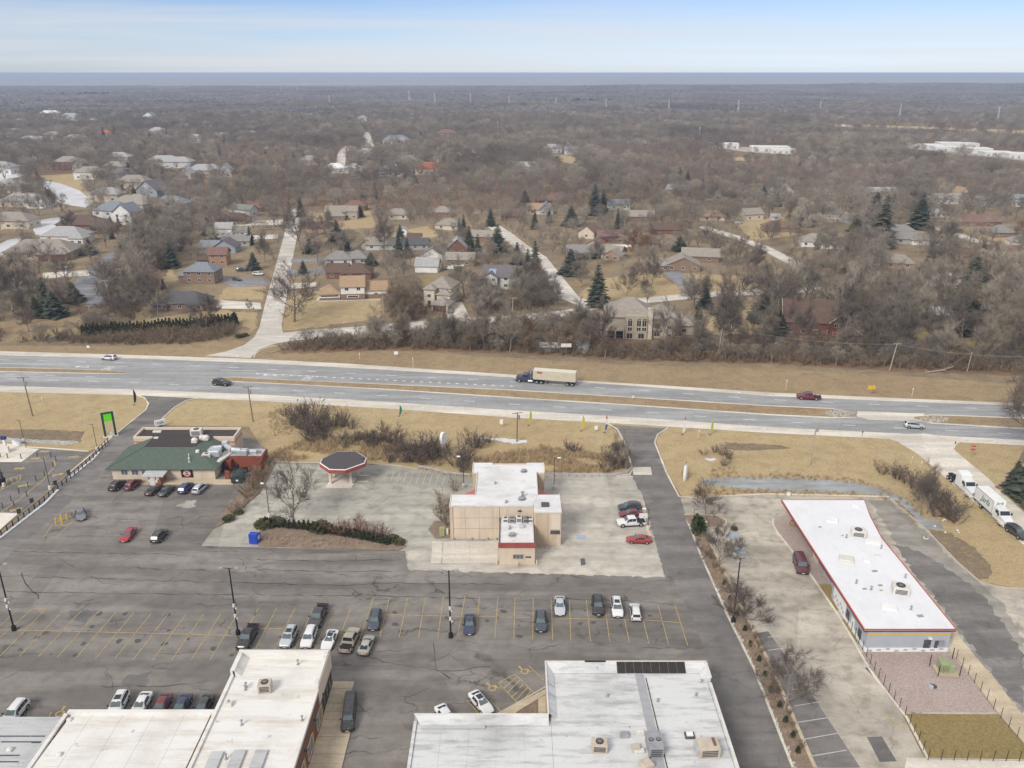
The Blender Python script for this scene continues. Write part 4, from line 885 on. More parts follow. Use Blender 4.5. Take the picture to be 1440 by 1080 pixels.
for y in(91,86.2,81):
 child(MB().tube((-26.0,y,3.6),(-25.6,y,3.5),.16,.2,8),'wall_lamp',m_dkgrey,bl)
for px,py,w,d,h,m in((373,967,1.5,1.2,1.0,m_tanbox),):
 p=G(px,py,5.6);ac_unit(blr,p.x,p.y,5.15,1.7,1.5,1.4,m,.1)
for px,py in((300,1072),(332,1070),(363,1070)):
 p=G(px,py,5.3);curb_box(blr,p.x,p.y,5.15,1.5,3.2,.3,m_roofgrey2,0,'skylight')
for px,py in((322,990),(340,1018),(346,965),(345,969),(425,1012),(419,933),(318,1066)):
 p=G(px,py,5.3);vent_pipe(blr,p.x,p.y,5.15,.7,.1)
p=G(322,992,5.2);curb_box(blr,p.x,p.y,5.15,.8,.6,.5,m_offwhite)
gb_=thing('grey_store','store with weathered grey ribbed roof at the bottom left corner','building',(-70,75,0))
child(MB().prism([(-110,50),(-58.7,50),(-57.7,85.0),(-110,85.0)],0,4.8),'wall',m_brick,gb_)
child(MB().prism([(-109.8,50.2),(-59.0,50.2),(-58.0,84.7),(-109.8,84.7)],4.8,4.95),'roof',m_roofgrey2,gb_)
sm=MB()
for i in range(9):sm.box((-70-i*4.2,70,4.95),(.12,29,.1))
child(sm,'roof_rib',m_roofgrey,gb_)
child(MB().box((-84,84.85,4.8),(52,.3,.35)).box((-58.3,68,4.8),(.35,33.5,.35)),'parapet',m_roofgrey2,gb_)
for px,py in((14,1055),(98,1013),(84,1062)):p=G(px,py,5);hood(gb_,p.x+70,p.y-75,4.95,.35,.4)
for px,py,l_ in((66,1035,4.0),(70,1044,4.5),(30,1043,5),(20,1035,4),(10,1062,3),(8,1071,3)):
 p=G(px,py,5);child(MB().box((p.x,p.y,4.95),(l_,.14,.06)),'tar_seam',m_dkgrey,gb_)
bc=thing('silver_roof_store','store with streaked silver grey roof and dark solar strip on its front parapet','building',(8,85,0))
child(MB().prism([(4.7,50),(27.0,50),(27.0,94.5),(4.7,94.5)],0,5.1),'wall',m_cream2,bc)
child(MB().prism([(-12.5,50),(4.67,50),(4.67,84.5),(-12.5,84.5)],0,5.1),'side_wall',m_cream2,bc)
bcr=child(MB().prism([(5.0,50),(26.6,50),(26.6,94.1),(5.0,94.1)],5.1,5.25),'roof',m_roofgrey,bc)
child(MB().prism([(-12.1,50),(4.97,50),(4.97,84.1),(-12.1,84.1)],5.1,5.22),'side_roof',m_roofgrey,bc)
cp=MB()
cp.add([(4.7,94.5,6.1),(27.0,94.5,6.1),(25.9,93.1,5.3),(5.8,93.1,5.3)],[(3,2,1,0)]);cp.add([(4.7,94.5,5.1),(27.0,94.5,5.1),(27.0,94.5,6.1),(4.7,94.5,6.1)],[(3,2,1,0)])
cp.add([(4.7,94.5,6.1),(5.8,93.1,5.3),(5.8,84.6,5.3),(4.7,84.6,6.1)],[(3,2,1,0)]);cp.add([(4.7,94.5,5.1),(4.7,94.5,6.1),(4.7,84.6,6.1),(4.7,84.6,5.1)],[(3,2,1,0)])
cp.add([(27.0,94.5,6.1),(27.0,91.2,6.1),(25.9,91.2,5.3),(25.9,93.1,5.3)],[(3,2,1,0)]);cp.add([(27.0,94.5,5.1),(27.0,91.2,5.1),(27.0,91.2,6.1),(27.0,94.5,6.1)],[(3,2,1,0)]);cp.add([(27,91.2,5.1),(25.9,91.2,5.3),(27,91.2,6.1)],[(0,1,2)])
cp.add([(-12.5,84.6,5.9),(4.7,84.6,5.9),(4.7,83.3,5.3),(-11.6,83.3,5.3)],[(3,2,1,0)]);cp.add([(-12.5,84.6,5.0),(4.7,84.6,5.0),(4.7,84.6,5.9),(-12.5,84.6,5.9)],[(3,2,1,0)])
cp.box((26.85,70.5,5.1),(.4,41,.38));cp.box((-12.35,67,5.1),(.4,34,.3))
child(cp,'parapet',m_roofgrey,bc)
cop=MB().box((15.85,94.55,6.08),(22.6,.22,.1)).box((4.66,89.5,6.08),(.2,10,.1)).box((27.05,92.9,6.08),(.2,3.3,.1)).box((-3.9,84.65,5.88),(17.3,.2,.08)).box((26.95,70.5,5.47),(.3,41,.06))
child(cop,'coping',m_offwhite,bc)
random.seed(8)
for i in range(8):
 x=14.55+i*1.19
 child(MB().add([(x,94.45,6.14),(x+1.14,94.45,6.14),(x+1.14,93.05,5.34),(x,93.05,5.34),(x,94.45,6.18),(x+1.14,94.45,6.18),(x+1.14,93.05,5.38),(x,93.05,5.38)],[(7,6,5,4),(0,1,5,4),(1,2,6,5),(2,3,7,6),(3,0,4,7)]),'solar_panel',mat('solar_black',(0.035,0.028,0.026),.3,2,.5)if i==0 else bpy.data.materials['solar_black'],bc)
child(MB().box((11.6,94.5,6.12),(2.9,.2,.12)),'dark_coping',m_blk,bc)
st_=MB().add([(16.95,93.0,5.262),(18.15,93.0,5.262),(18.6,50,5.262),(17.4,50,5.262)],[(3,2,1,0)]);child(st_,'walkway_strip',mat('grey_walk_pad',(0.36,0.36,0.37),.1,1),bc)
child(MB().tube((18.35,92.2,5.32),(18.85,50,5.32),.06,.06,5),'conduit',m_blk,bc)
for k in range(9):
 y=91.4-k*2.55
 child(MB().box((11.2,y,5.25),(11.2,.07,.025)),'membrane_seam',m_roofgrey,bc);child(MB().box((22.4,y-.5,5.25),(7.2,.07,.025)),'membrane_seam',m_roofgrey,bc)
for x in(-9,-5.5,-2,1.5):child(MB().box((x,67,5.22),(.08,32,.03)),'membrane_seam',m_roofgrey,bc)
g7=lambda x,y,z=5.9:G(780+x/4.3636,920+y/4.3636,z)
p=g7(275,560);ac_unit(bcr,p.x,p.y,5.25,1.9,1.5,1.3,m_tanbox,-.05)
p=g7(612,560);ac_unit(bcr,p.x,p.y,5.25,1.8,2.9,1.6,m_grey,.02,2)
p=g7(940,580);u=ac_unit(bcr,p.x,p.y,5.25,2.6,2.0,1.5,m_tanbox,.06,0);MB().box((.75,.2,1.5),(.35,1.3,.06)).build('intake_slot',m_brick,u);MB().box((-1.42,.1,.3),(.25,1.6,.9)).build('side_duct',m_galv,u)
p=g7(430,475);curb_box(bcr,p.x,p.y,5.25,1.1,.8,.35,m_grey);p=g7(830,478);curb_box(bcr,p.x,p.y,5.25,1.2,1.0,.25,m_dkgrey);curb_box(bcr,p.x,p.y,5.48,.8,.6,.25,m_white)
p=g7(288,505);curb_box(bcr,p.x,p.y,5.25,.5,.3,.25,m_dkgrey);p=g7(525,465);curb_box(bcr,p.x,p.y,5.25,1.0,.6,.4,m_offwhite);p=g7(500,560);curb_box(bcr,p.x,p.y,5.25,1.0,1.0,.5,m_tanbox);p=g7(565,660);curb_box(bcr,p.x,p.y,5.25,1.3,1.4,.6,m_tanbox,.5);p=g7(520,575);curb_box(bcr,p.x,p.y,5.25,1.2,.5,.4,m_offwhite)
for x,y in((635,265),(325,235),(870,228),(905,148)):p=g7(x,y);vent_pipe(bcr,p.x,p.y,5.25,.35,.09)
child(MB().box((-7.5,83.0,5.3),(8.2,.5,.12)),'roof_blanket',m_roofgrey2,bc)
m_tyre=mat('tyre_rubber',(0.018,0.018,0.018),.2,3,.8);m_rim=mat('alloy_rim',(0.42,0.42,0.43),.1,3,.35,.5,metal=.6)
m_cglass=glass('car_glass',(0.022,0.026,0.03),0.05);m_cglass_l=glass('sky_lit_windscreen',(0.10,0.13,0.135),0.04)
m_lamp=mat('headlamp_lens',(0.62,0.63,0.64),.08,3,.15,.5);m_tail=mat('tail_lamp',(0.34,0.018,0.015),.1,3,.25,.5)
m_trim=mat('black_trim',(0.022,0.022,0.024),.2,3,.6);m_plate=mat('number_plate',(0.62,0.63,0.64),.05,3,.5)
PAINT={'white':paint('white_car_paint',(0.74,0.74,0.73),0,.3),'silver':paint('silver_car_paint',(0.46,0.47,0.48),.35),'palesilver':paint('pale_silver_paint',(0.56,0.58,0.60),.25),'black':paint('black_car_paint',(0.018,0.018,0.021)),'charcoal':paint('charcoal_car_paint',(0.05,0.052,0.056),.15),'navy':paint('navy_car_paint',(0.022,0.032,0.075)),'slate':paint('slate_blue_paint',(0.055,0.065,0.085),.15),'blue':paint('blue_car_paint',(0.025,0.045,0.16)),'red':paint('red_car_paint',(0.34,0.025,0.03)),'darkred':paint('dark_red_paint',(0.16,0.014,0.022)),'maroon':paint('maroon_paint',(0.10,0.018,0.028)),'grey':paint('grey_car_paint',(0.20,0.205,0.21),.2),'tan':paint('tan_car_paint',(0.40,0.35,0.26),.1),'beige':paint('beige_car_paint',(0.42,0.41,0.34),.15),'dkgreen':paint('grey_green_paint',(0.05,0.062,0.058),.15)}
SHAPES={'sedan':([(2.38,.40,.58,.52,.42,.56),(2.22,.28,.80,.62,.60,.66),(1.55,.22,.90,.76,.70,.82),(.95,.2,.91,.86,.70,.94),(.1,.2,.91,.90,.57,1.36),(-.45,.2,.91,.91,.57,1.42),(-1.05,.2,.91,.92,.56,1.37),(-1.80,.2,.90,.94,.66,1.02),(-2.25,.3,.82,.90,.62,.97),(-2.40,.42,.68,.64,.5,.72)],(3,4),(6,7),[(3,4),(4,5),(5,6)],1.42,-1.42,.33),'suv':([(2.33,.45,.62,.70,.46,.76),(2.2,.32,.86,.84,.66,.90),(1.6,.26,.94,.96,.76,1.04),(1.1,.24,.95,1.02,.76,1.10),(.35,.24,.95,1.04,.66,1.62),(-.4,.24,.95,1.05,.66,1.70),(-1.3,.24,.95,1.06,.65,1.68),(-1.95,.24,.94,1.07,.64,1.58),(-2.3,.34,.90,1.02,.70,1.10),(-2.38,.45,.82,.74,.66,.8)],(3,4),(7,8),[(3,4),(4,5),(5,6),(6,7)],1.45,-1.42,.38),'van':([(2.55,.5,.78,.80,.62,.86),(2.42,.34,.95,1.0,.78,1.06),(1.9,.28,.99,1.14,.84,1.22),(1.55,.26,1.0,1.2,.84,1.30),(.95,.26,1.0,1.22,.80,1.98),(0,.26,1.0,1.22,.80,2.06),(-1.4,.26,1.0,1.22,.80,2.06),(-2.5,.28,1.0,1.22,.80,2.0),(-2.66,.36,.96,1.2,.84,1.45),(-2.7,.5,.9,.8,.7,.9)],(3,4),(7,8),[(3,4),(4,5),(5,6),(6,7)],1.75,-1.65,.37),'sports':([(2.25,.36,.55,.48,.4,.5),(2.1,.24,.82,.56,.6,.6),(1.45,.18,.93,.70,.7,.75),(.85,.18,.94,.80,.68,.86),(0,.18,.93,.82,.54,1.22),(-.5,.18,.93,.83,.54,1.26),(-1.0,.18,.95,.84,.52,1.18),(-1.75,.2,.96,.86,.6,.92),(-2.1,.28,.86,.84,.6,.88),(-2.25,.4,.66,.6,.5,.66)],(3,4),(6,7),[(3,4),(4,5),(5,6)],1.35,-1.35,.33),'pickup':([(2.85,.5,.74,.80,.56,.86),(2.72,.36,.95,.96,.76,1.02),(2.0,.3,1.0,1.06,.84,1.14),(1.35,.3,1.01,1.10,.84,1.18),(.7,.3,1.01,1.12,.72,1.78),(0,.3,1.01,1.13,.72,1.86),(-.75,.3,1.01,1.13,.72,1.82),(-.95,.3,1.01,1.13,.80,1.2),(-1.0,.3,1.01,1.13,.90,.78),(-2.75,.34,1.0,1.13,.90,.78),(-2.78,.34,1.0,1.13,.9,1.12),(-2.88,.45,.96,1.08,.88,1.08)],(3,4),(6,7),[(3,4),(4,5),(5,6)],1.85,-1.75,.40),'limo':([(3.95,.5,.66,.80,.5,.86),(3.8,.36,.92,.98,.72,1.04),(3.1,.3,1.0,1.10,.82,1.18),(2.5,.28,1.01,1.14,.82,1.24),(1.8,.28,1.01,1.16,.72,1.80),(0,.28,1.01,1.16,.72,1.90),(-1.8,.28,1.01,1.16,.72,1.90),(-3.5,.28,1.0,1.16,.72,1.82),(-3.9,.34,.96,1.14,.76,1.3),(-4.0,.46,.9,.8,.7,.9)],(3,4),(7,8),[(3,4),(4,5),(5,6),(6,7)],2.95,-2.75,.42),}
def car_rows(s):
 x,zl,w,zb,wt,zt=s
 zb2=min(zb,zt)
 return[(x,0,zl),(x,w*.86,zl),(x,w*.985,zl+.16*(zb2-zl)+.03),(x,w,zl+.58*(zb2-zl)),(x,w*.965,zb2),(x,wt*(1.0 if zt>zb+.15 or zt<zb-.1 else .98),zt-.05*(zt>zb+.15)),(x,wt*.6,zt),(x,0,zt+(.015 if zt>zb-.1 else 0))]
WHEEL=MB().tube((0,-.11,0),(0,.11,0),1.0,1.0,18).mesh('tyre',m_tyre)
RIM=MB().tube((0,.10,0),(0,.125,0),.66,.60,14).mesh('rim',m_rim)
CARM={}
def car_meshes(kind):
 st,ws,rw,sides,fx,rx,wr=SHAPES[kind]
 rows=[car_rows(s)for s in st];nr=len(rows[0])
 mb=MB()
 for sgn in(1,-1):
  vs=[(p[0],p[1]*sgn,p[2])for r in rows for p in r];fs=[]
  for i in range(len(rows)-1):
   for j in range(nr-1):
    q=(i*nr+j,i*nr+j+1,(i+1)*nr+j+1,(i+1)*nr+j);fs.append(q if sgn>0 else q[::-1])
  mb.add(vs,fs)
 for k,fl in((0,1),(len(rows)-1,-1)):
  ring_=[(p[0],p[1],p[2])for p in rows[k]]+[(p[0],-p[1],p[2])for p in rows[k][-2:0:-1]]
  mb.add(ring_,[tuple(range(len(ring_)))[::fl]])
 body=mb.mesh(kind+'_body',PAINT['white'])
 import bmesh
 bm=bmesh.new();bm.from_mesh(body);bmesh.ops.remove_doubles(bm,verts=bm.verts,dist=.002);bmesh.ops.recalc_face_normals(bm,faces=bm.faces);bm.to_mesh(body);bm.free()
 body.shade_smooth();body.set_sharp_from_angle(angle=R(38))
 def P(i,j,sgn=1):v=Vector(rows[i][j]);return Vector((v.x,v.y*sgn,v.z))
 def plate(quad,off,shr):
  c=sum(quad,Vector())/4;n=(quad[1]-quad[0]).cross(quad[3]-quad[0]).normalized()
  if n.dot(c-Vector((0,0,.8)))<0:n=-n
  return[c+(p-c)*shr+n*off for p in quad]
 def pane(name,quads,m):
  b=MB()
  for q in quads:b.add([tuple(p)for p in q],[(0,1,2,3)])
  return b.mesh(name,m)
 def screen(pair):
  a,b=pair;top,bot=(b,a)if rows[b][7][2]>rows[a][7][2]else(a,b)
  q=[P(bot,5,1),P(bot,5,-1),P(top,5,-1),P(top,5,1)]
  c=sum(q,Vector())/4;n=(q[1]-q[0]).cross(q[3]-q[0]).normalized()
  if n.z<0:n=-n
  lo,hi=.06,.92;L=lambda s,t,k:s.lerp(t,k)
  q=[L(q[0],q[3],lo),L(q[1],q[2],lo),L(q[1],q[2],hi),L(q[0],q[3],hi)]
  q=[Vector((p.x,p.y*.93,p.z))+n*.045 for p in q]
  return q
 g={}
 g['windscreen']=pane('windscreen',[screen(ws)],m_cglass_l);g['rear_window']=pane('rear_window',[screen(rw)],m_cglass)
 wins=[]
 for a,b in sides:
  for sgn in(1,-1):
   A,B=(a,b)
   q=[P(A,4,sgn),P(B,4,sgn),P(B,5,sgn),P(A,5,sgn)]
   if rows[A][5][2]-rows[A][4][2]<.2:
    q=[P(A,4,sgn).lerp(P(B,4,sgn),.45),P(B,4,sgn),P(B,5,sgn),P(A,4,sgn).lerp(P(B,5,sgn),.5)]
   q=[q[0].lerp(q[3],.10),q[1].lerp(q[2],.10),q[1].lerp(q[2],.9),q[0].lerp(q[3],.9)]
   wins.append(plate(q,.022,.94))
 g['side_window']=wins
 g['_win_mesh']=[pane('side_window',[q],m_cglass)for q in wins]
 f0,f1=rows[1],rows[0];L=st[0][0];Rr=st[-1][0]
 g['headlight']=[MB().add([(L-.05,s*.38,st[0][3]+.0),(L-.2,s*(st[1][2]-.04),st[1][3]-.02),(L-.2,s*(st[1][2]-.04),st[1][3]-.2),(L-.02,s*.42,st[0][3]-.13),(L-.32,s*(st[1][2]-.12),st[1][3]+.035),(L-.12,s*.42,st[0][5]+.035)],[(0,1,2,3),(0,5,4,1)]).mesh('headlight',m_lamp)for s in(1,-1)]
 rb=st[-2]
 g['taillight']=[MB().box((Rr+.05,s*(rb[2]-.14),rb[3]-.26),(.14,.2,.3 if kind!='sedan' else .17),0,0,.95).mesh('taillight',m_tail)for s in(1,-1)]
 g['bumper']=MB().box((L-.12,0,st[1][1]+.04),(.26,st[1][2]*1.72,.17)).box((Rr+.12,0,st[-2][1]+.06),(.24,st[-2][2]*1.8,.17)).box((L-.05,0,st[0][3]-.16),(.12,.72,.13)).mesh('bumper',m_trim)
 g['number_plate']=MB().box((Rr-.015,0,st[-1][1]+.22),(.03,.5,.15)).box((L+.005,0,st[0][1]-.03),(.03,.5,.13)).mesh('number_plate',m_plate)
 i=ws[0];mx=st[i][0]-.35
 g['mirror']=[MB().box((mx,s*(st[i][2]+.1),st[i][3]+.06),(.14,.22,.16)).mesh('mirror',m_trim)for s in(1,-1)]
 g['sill']=MB().box(((fx+rx)/2,0,.2),(fx-rx-2.3*wr,st[3][2]*1.99,.12)).mesh('sill',m_trim)
 ar=MB()
 for x in(fx,rx):
  for s in(1,-1):ar.tube((x,s*(st[3][2]-.12),wr),(x,s*(st[3][2]+.012),wr),wr*1.16,wr*1.16,16)
 g['wheel_arch']=ar.mesh('wheel_arch',m_trim)
 if kind in('suv',):g['roof_rail']=MB().box((-.6,.62,1.71),(1.9,.04,.05)).box((-.6,-.62,1.71),(1.9,.04,.05)).mesh('roof_rail',m_trim)
 if kind=='pickup':g['bed_floor']=MB().box((-1.88,0,.785),(1.7,1.72,.02)).mesh('bed_floor',m_trim)
 g['body']=body
 return g
PROTO={}
def car(kind,color,cxy,fxy,label,group=None,name='parked_car',cat='car',z=.03,sc=1.0,sunroof=False,clear=True):
 if kind not in CARM:CARM[kind]=car_meshes(kind)
 g=CARM[kind];st,ws,rw,sides,fx,rx,wr=SHAPES[kind]
 c=G(cxy[0],cxy[1],.75);f=G(fxy[0],fxy[1],.75);rz=math.atan2(f.y-c.y,f.x-c.x)
 t=thing(name,label,cat,(c.x,c.y,z),rz,group);t.scale=(sc,sc,sc)
 b=link('body',g['body'],t);b.material_slots[0].link='OBJECT';b.material_slots[0].material=PAINT[color]
 for k in('windscreen','rear_window','bumper','number_plate','sill','wheel_arch','roof_rail','bed_floor'):
  if k in g:link(k,g[k],t)
 for k in('headlight','taillight','mirror'):
  for me in g[k]:link(k,me,t)
 for me in g['_win_mesh']:link('side_window',me,t)
 for x in(fx,rx):
  for s in(1,-1):
   w=link('wheel',WHEEL,t);w.location=(x,s*(st[3][2]-.1),wr);w.scale=(wr,1.15*s,wr);link('rim',RIM,w)
 if sunroof:MB().box((st[5][0]+.1,0,st[5][5]+.0),(.9,.85,.03)).build('sunroof',m_cglass,t)
 return t
row='cars parked in the middle row of the big lot'
C=lambda p,f:(p,f)
kx=3.272;L6=lambda x,y:(360+x/kx,750+y/kx);L7=lambda x,y:(720+x/kx,750+y/kx)
for kind,col,c,f,lab,kw in(('suv','palesilver',L6(150,475),L6(132,512),'pale silver SUV with a sunroof, leftmost light car in the row above the brick store',dict(sunroof=True)),('suv','white',L6(243,477),L6(230,512),'white minivan between the pale silver SUV and the black topped sports car',{}),('sports','white',L6(338,485),L6(322,520),'white sports car with black roof glass, above the corner of the brick store',dict(sunroof=True)),('pickup','tan',L6(430,490),L6(447,455),'tan pickup truck with its open bed towards the brick store',{}),('sedan','beige',L6(508,508),L6(520,478),'dull beige sedan parked behind the black SUV',{}),('pickup','charcoal',L6(285,378),L6(270,410),'dark pickup truck nosed against the white minivan',{}),('suv','slate',L6(546,398),L6(537,435),'dark boxy SUV parked above the dull beige sedan',{}),('pickup','black',(348,895),(342,906),'black pickup partly hidden by the brick store parapet',{}),('sedan','navy',L6(982,415),L6(982,460),'navy sedan parked alone right of the tall black lamp post',{}),('suv','slate',L7(132,405),L7(132,452),'dark slate station wagon facing the silver roofed store',{}),('sedan','palesilver',L7(220,330),L7(221,375),'silver white sedan above the dark slate wagon',{}),('suv','black',L7(395,330),L7(400,380),'long black SUV, left neighbour of the white SUV with dark sunroof',{}),('suv','white',L7(483,340),L7(489,388),'white SUV with dark sunroof in the middle row',dict(sunroof=True)),('suv','white',L7(568,358),L7(562,315),'white hatchback with its tail towards the viewer, right end of the row',dict(sc=.93)),('sedan','white',L6(1035,775),L6(1070,815),'white sedan with sunroof parked aslant beside the yellow wheelchair mark',dict(sunroof=True)),('sedan','white',(628,1007),(641,1025),'white car half hidden by the silver roofed store',{}),('suv','white',(166,990),(160,1002),'white SUV with dark roof glass, left of the cars behind the brick store',dict(sunroof=True)),('sedan','white',(198,990),(190,1004),'white sedan between a white SUV and a dark red car behind the brick store',dict(sunroof=False)),('sedan','darkred',(226,992),(218,1006),'dark red car peeping over the brick store roof',{}),('sedan','navy',(254,993),(246,1007),'dark blue car peeping over the brick store roof',{}),('sedan','dkgreen',(285,993),(277,1007),'dark grey green car at the end of the row behind the brick store',{}),('suv','white',(20,1002),(10,1014),'white car showing above the grey ribbed roof at far left',{})):
 car(kind,col,c,f,lab,row if c[1]<930 else None,**kw)
lot2='cars in front of the green roofed restaurant'
W=lambda x,y:(140+x/5.538,580+y/5.538)
for kind,col,c,f,lab in(('suv','black',W(138,562),W(178,530),'black SUV at the left end of the restaurant row'),('suv','darkred',W(258,556),W(298,524),'dark red SUV in the restaurant row'),('sedan','black',W(422,595),W(462,562),'black sedan in the restaurant row beside the grey green sedan'),('sedan','dkgreen',W(522,602),W(560,568),'grey green sedan in the restaurant row below the entrance'),('suv','blue',W(672,583),W(706,550),'dark blue SUV under the round wall sign'),('suv','palesilver',W(782,585),W(818,552),'silver SUV at the right end of the restaurant row'),('sedan','red',W(222,945),W(185,990),'bright red sedan standing alone in the restaurant lot'),('suv','charcoal',W(465,955),W(500,915),'charcoal hatchback right of the bright red sedan'),('sedan','grey',(113,722),(115.5,736),'grey sedan facing the viewer beside the yellow bollards')):
 car(kind,col,c,f,lab,lot2,sc=.95 if kind=='suv' else 1.0)
for kind,col,c,f,lab in(('suv','slate',(885.5,712.5),(871,713),'dark blue grey SUV above the red car by the beige building'),('sedan','darkred',(887,721),(872,722),'dark red sedan between the slate SUV and white pickup'),('pickup','white',(887.5,733.5),(872,734.5),'white pickup with black bed beside the beige building'),('sedan','red',(898.5,757.5),(882,757),'red sedan parked alone right of the beige building')):
 car(kind,col,c,f,lab,'cars right of the beige building',z=.05)
car('limo','black',(491,1000),(488,1026),'black stretch limousine SUV beside the tan sidewalk',None,'limousine','limousine',sc=.88)
car('van','maroon',(1126,794),(1131,808),'maroon passenger van by the grey storefront',None,'van','van',z=.055)
hwg='vehicles driving on the highway'
car('suv','white',(153,502.5),(140,501.5),'white SUV driving on the far lanes at the left',hwg,'moving_car','car',z=.065)
car('suv','black',(312,538),(330,539.5),'black SUV driving on the near lanes at the left',hwg,'moving_car','car',z=.065,sc=1.1)
car('pickup','darkred',(1137,557.5),(1120,556.5),'dark red pickup truck on the far lanes at the right',hwg,'moving_car','pickup',z=.065,sc=1.08)
car('suv','palesilver',(1286,597.8),(1300,598.8),'silver SUV passing the end of the right median',hwg,'moving_car','car',z=.065)
car('suv','charcoal',(1430,748),(1450,762),'dark grey SUV parked behind the white box truck',None,'parked_car','car',z=.07)
for c,f,kind,col,lab in(((976,455),(985,461),'sedan','palesilver','pale sedan beside the stone mansion'),((608,371),(596,373),'sedan','navy','dark blue car before the white garage'),((632,377),(646,378),'suv','white','white car right of the white garage'),((634,358),(645,358),'suv','palesilver','pale van by the brick gabled house'),((633,436),(634,444),'sedan','grey','dark grey car on the driveway of the three storey house'),((1308,330),(1318,330),'suv','palesilver','pale blue grey car near the big spruces'),((1223,419),(1235,421),'sedan','white','white car seen through bare trees right of the red house'),((363,385),(375,386),'suv','white','white car at the kerb of the pale street'),((333,392),(345,394),'sedan','charcoal','dark car on the grey driveway'),((366,311),(378,311),'sedan','white','white car parked near the top of the street'),((389,302),(399,302),'sedan','navy','dark car parked near the top of the street'),((371,347),(381,347),'sedan','black','black car on a driveway left of the street'),((340,379),(352,379),'suv','charcoal','dark SUV behind the brown house fence'),((852,338),(866,339),'van','darkred','dark red boat like van beside the white gabled garage'),((1338,314),(1350,315),'sedan','navy','dark car before a brown ranch house at far right'),((1039,313),(1050,313),'sedan','white','white car right of the small garage'),((87,376),(99,376),'suv','white','white van before the stone house at the left')):
 car(kind,col,c,f,lab,'cars among the houses',z=.07)
m_ctr=mat('cream_container',(0.55,0.50,0.38),.08,1.2,.6);m_ctr_top=mat('container_top',(0.66,0.62,0.52),.08,1)
def wheels(parent,xs_,half,r=.5,tw=.28):
 for x in xs_:
  for s in(1,-1):
   w=link('wheel',WHEEL,parent);w.location=(x,s*half,r);w.scale=(r,tw*4*s,r);link('rim',RIM,w)
p0,p1=G(803,541.5,0.065),G(724,535.5,0.065);rz=yaw_of(p0,p1)
t=thing('semi_truck','dark blue semi truck hauling a cream container on the far lanes','truck',p1,rz)
sh=MB().bbox((-1.55,0,.75),(2.0,2.0,1.1),.2).bbox((-3.2,0,.7),(1.7,2.35,1.9),.15).bbox((-4.5,0,.7),(1.3,2.35,2.5),.2)
sh.build('cab',PAINT['navy'],t)
MB().add([(-2.33,-1.05,1.95),(-2.33,1.05,1.95),(-2.5,.98,2.5),(-2.5,-.98,2.5)],[(0,1,2,3)]).build('windscreen',m_cglass,t)
for s in(1,-1):
 MB().box((-3.2,s*1.18,1.75),(1.1,.03,.65)).build('side_window',m_cglass,t);MB().tube((-4.9,s*1.1,1),(-4.9,s*1.1,3.9),.09,.09,8).build('exhaust_stack',m_galv,t);MB().box((-.62,s*.8,.95),(.1,.3,.25)).build('headlight',m_lamp,t);MB().tube((-4.1,s*1.15,.75),(-5.4,s*1.15,.75),.3,.3,10).build('fuel_tank',m_galv,t)
MB().box((-.58,0,.9),(.1,1.1,.8)).build('grille',m_galv,t);MB().box((-.5,0,.4),(.3,2.2,.35)).build('bumper',m_trim,t)
MB().box((-5.0,0,.6),(7.6,.95,.3)).build('chassis',m_trim,t)
wheels(t,(-1.5,),1.0);wheels(t,(-6.6,-7.9),.95,.5,.5)
t2=thing('container_trailer','cream container trailer with a small red mark behind the blue semi','trailer',p1,rz)
cb=MB().box((-11.6,0,1.35),(12.2,2.45,2.7));cb.build('container',m_ctr,t2)
MB().box((-11.6,0,4.05),(12.0,2.3,.05)).build('container_roof',m_ctr_top,t2)
rib=MB()
for i in range(41):
 for s in(1,-1):rib.box((-5.6-i*.3,s*1.235,1.45),(.12,.04,2.5))
tag(rib.build('corrugation',m_ctr,t2),kind='stuff')
MB().box((-7.4,1.27,3.2),(1.5,.03,.55)).build('red_mark',m_red,t2);MB().box((-7.4,-1.27,3.2),(1.5,.03,.55)).build('red_mark',m_red,t2)
MB().box((-11.9,0,1.05),(11.6,.9,.28)).box((-17.6,0,.6),(.15,2.3,.5)).build('chassis',m_trim,t2);wheels(t2,(-15.4,-16.7),.95,.5,.5)
for s in(1,-1):MB().box((-9.6,s*.6,.1),(.15,.15,.95)).build('landing_leg',m_trim,t2)
def truck_yaw(a,b):return yaw_of(G(*a),G(*b))
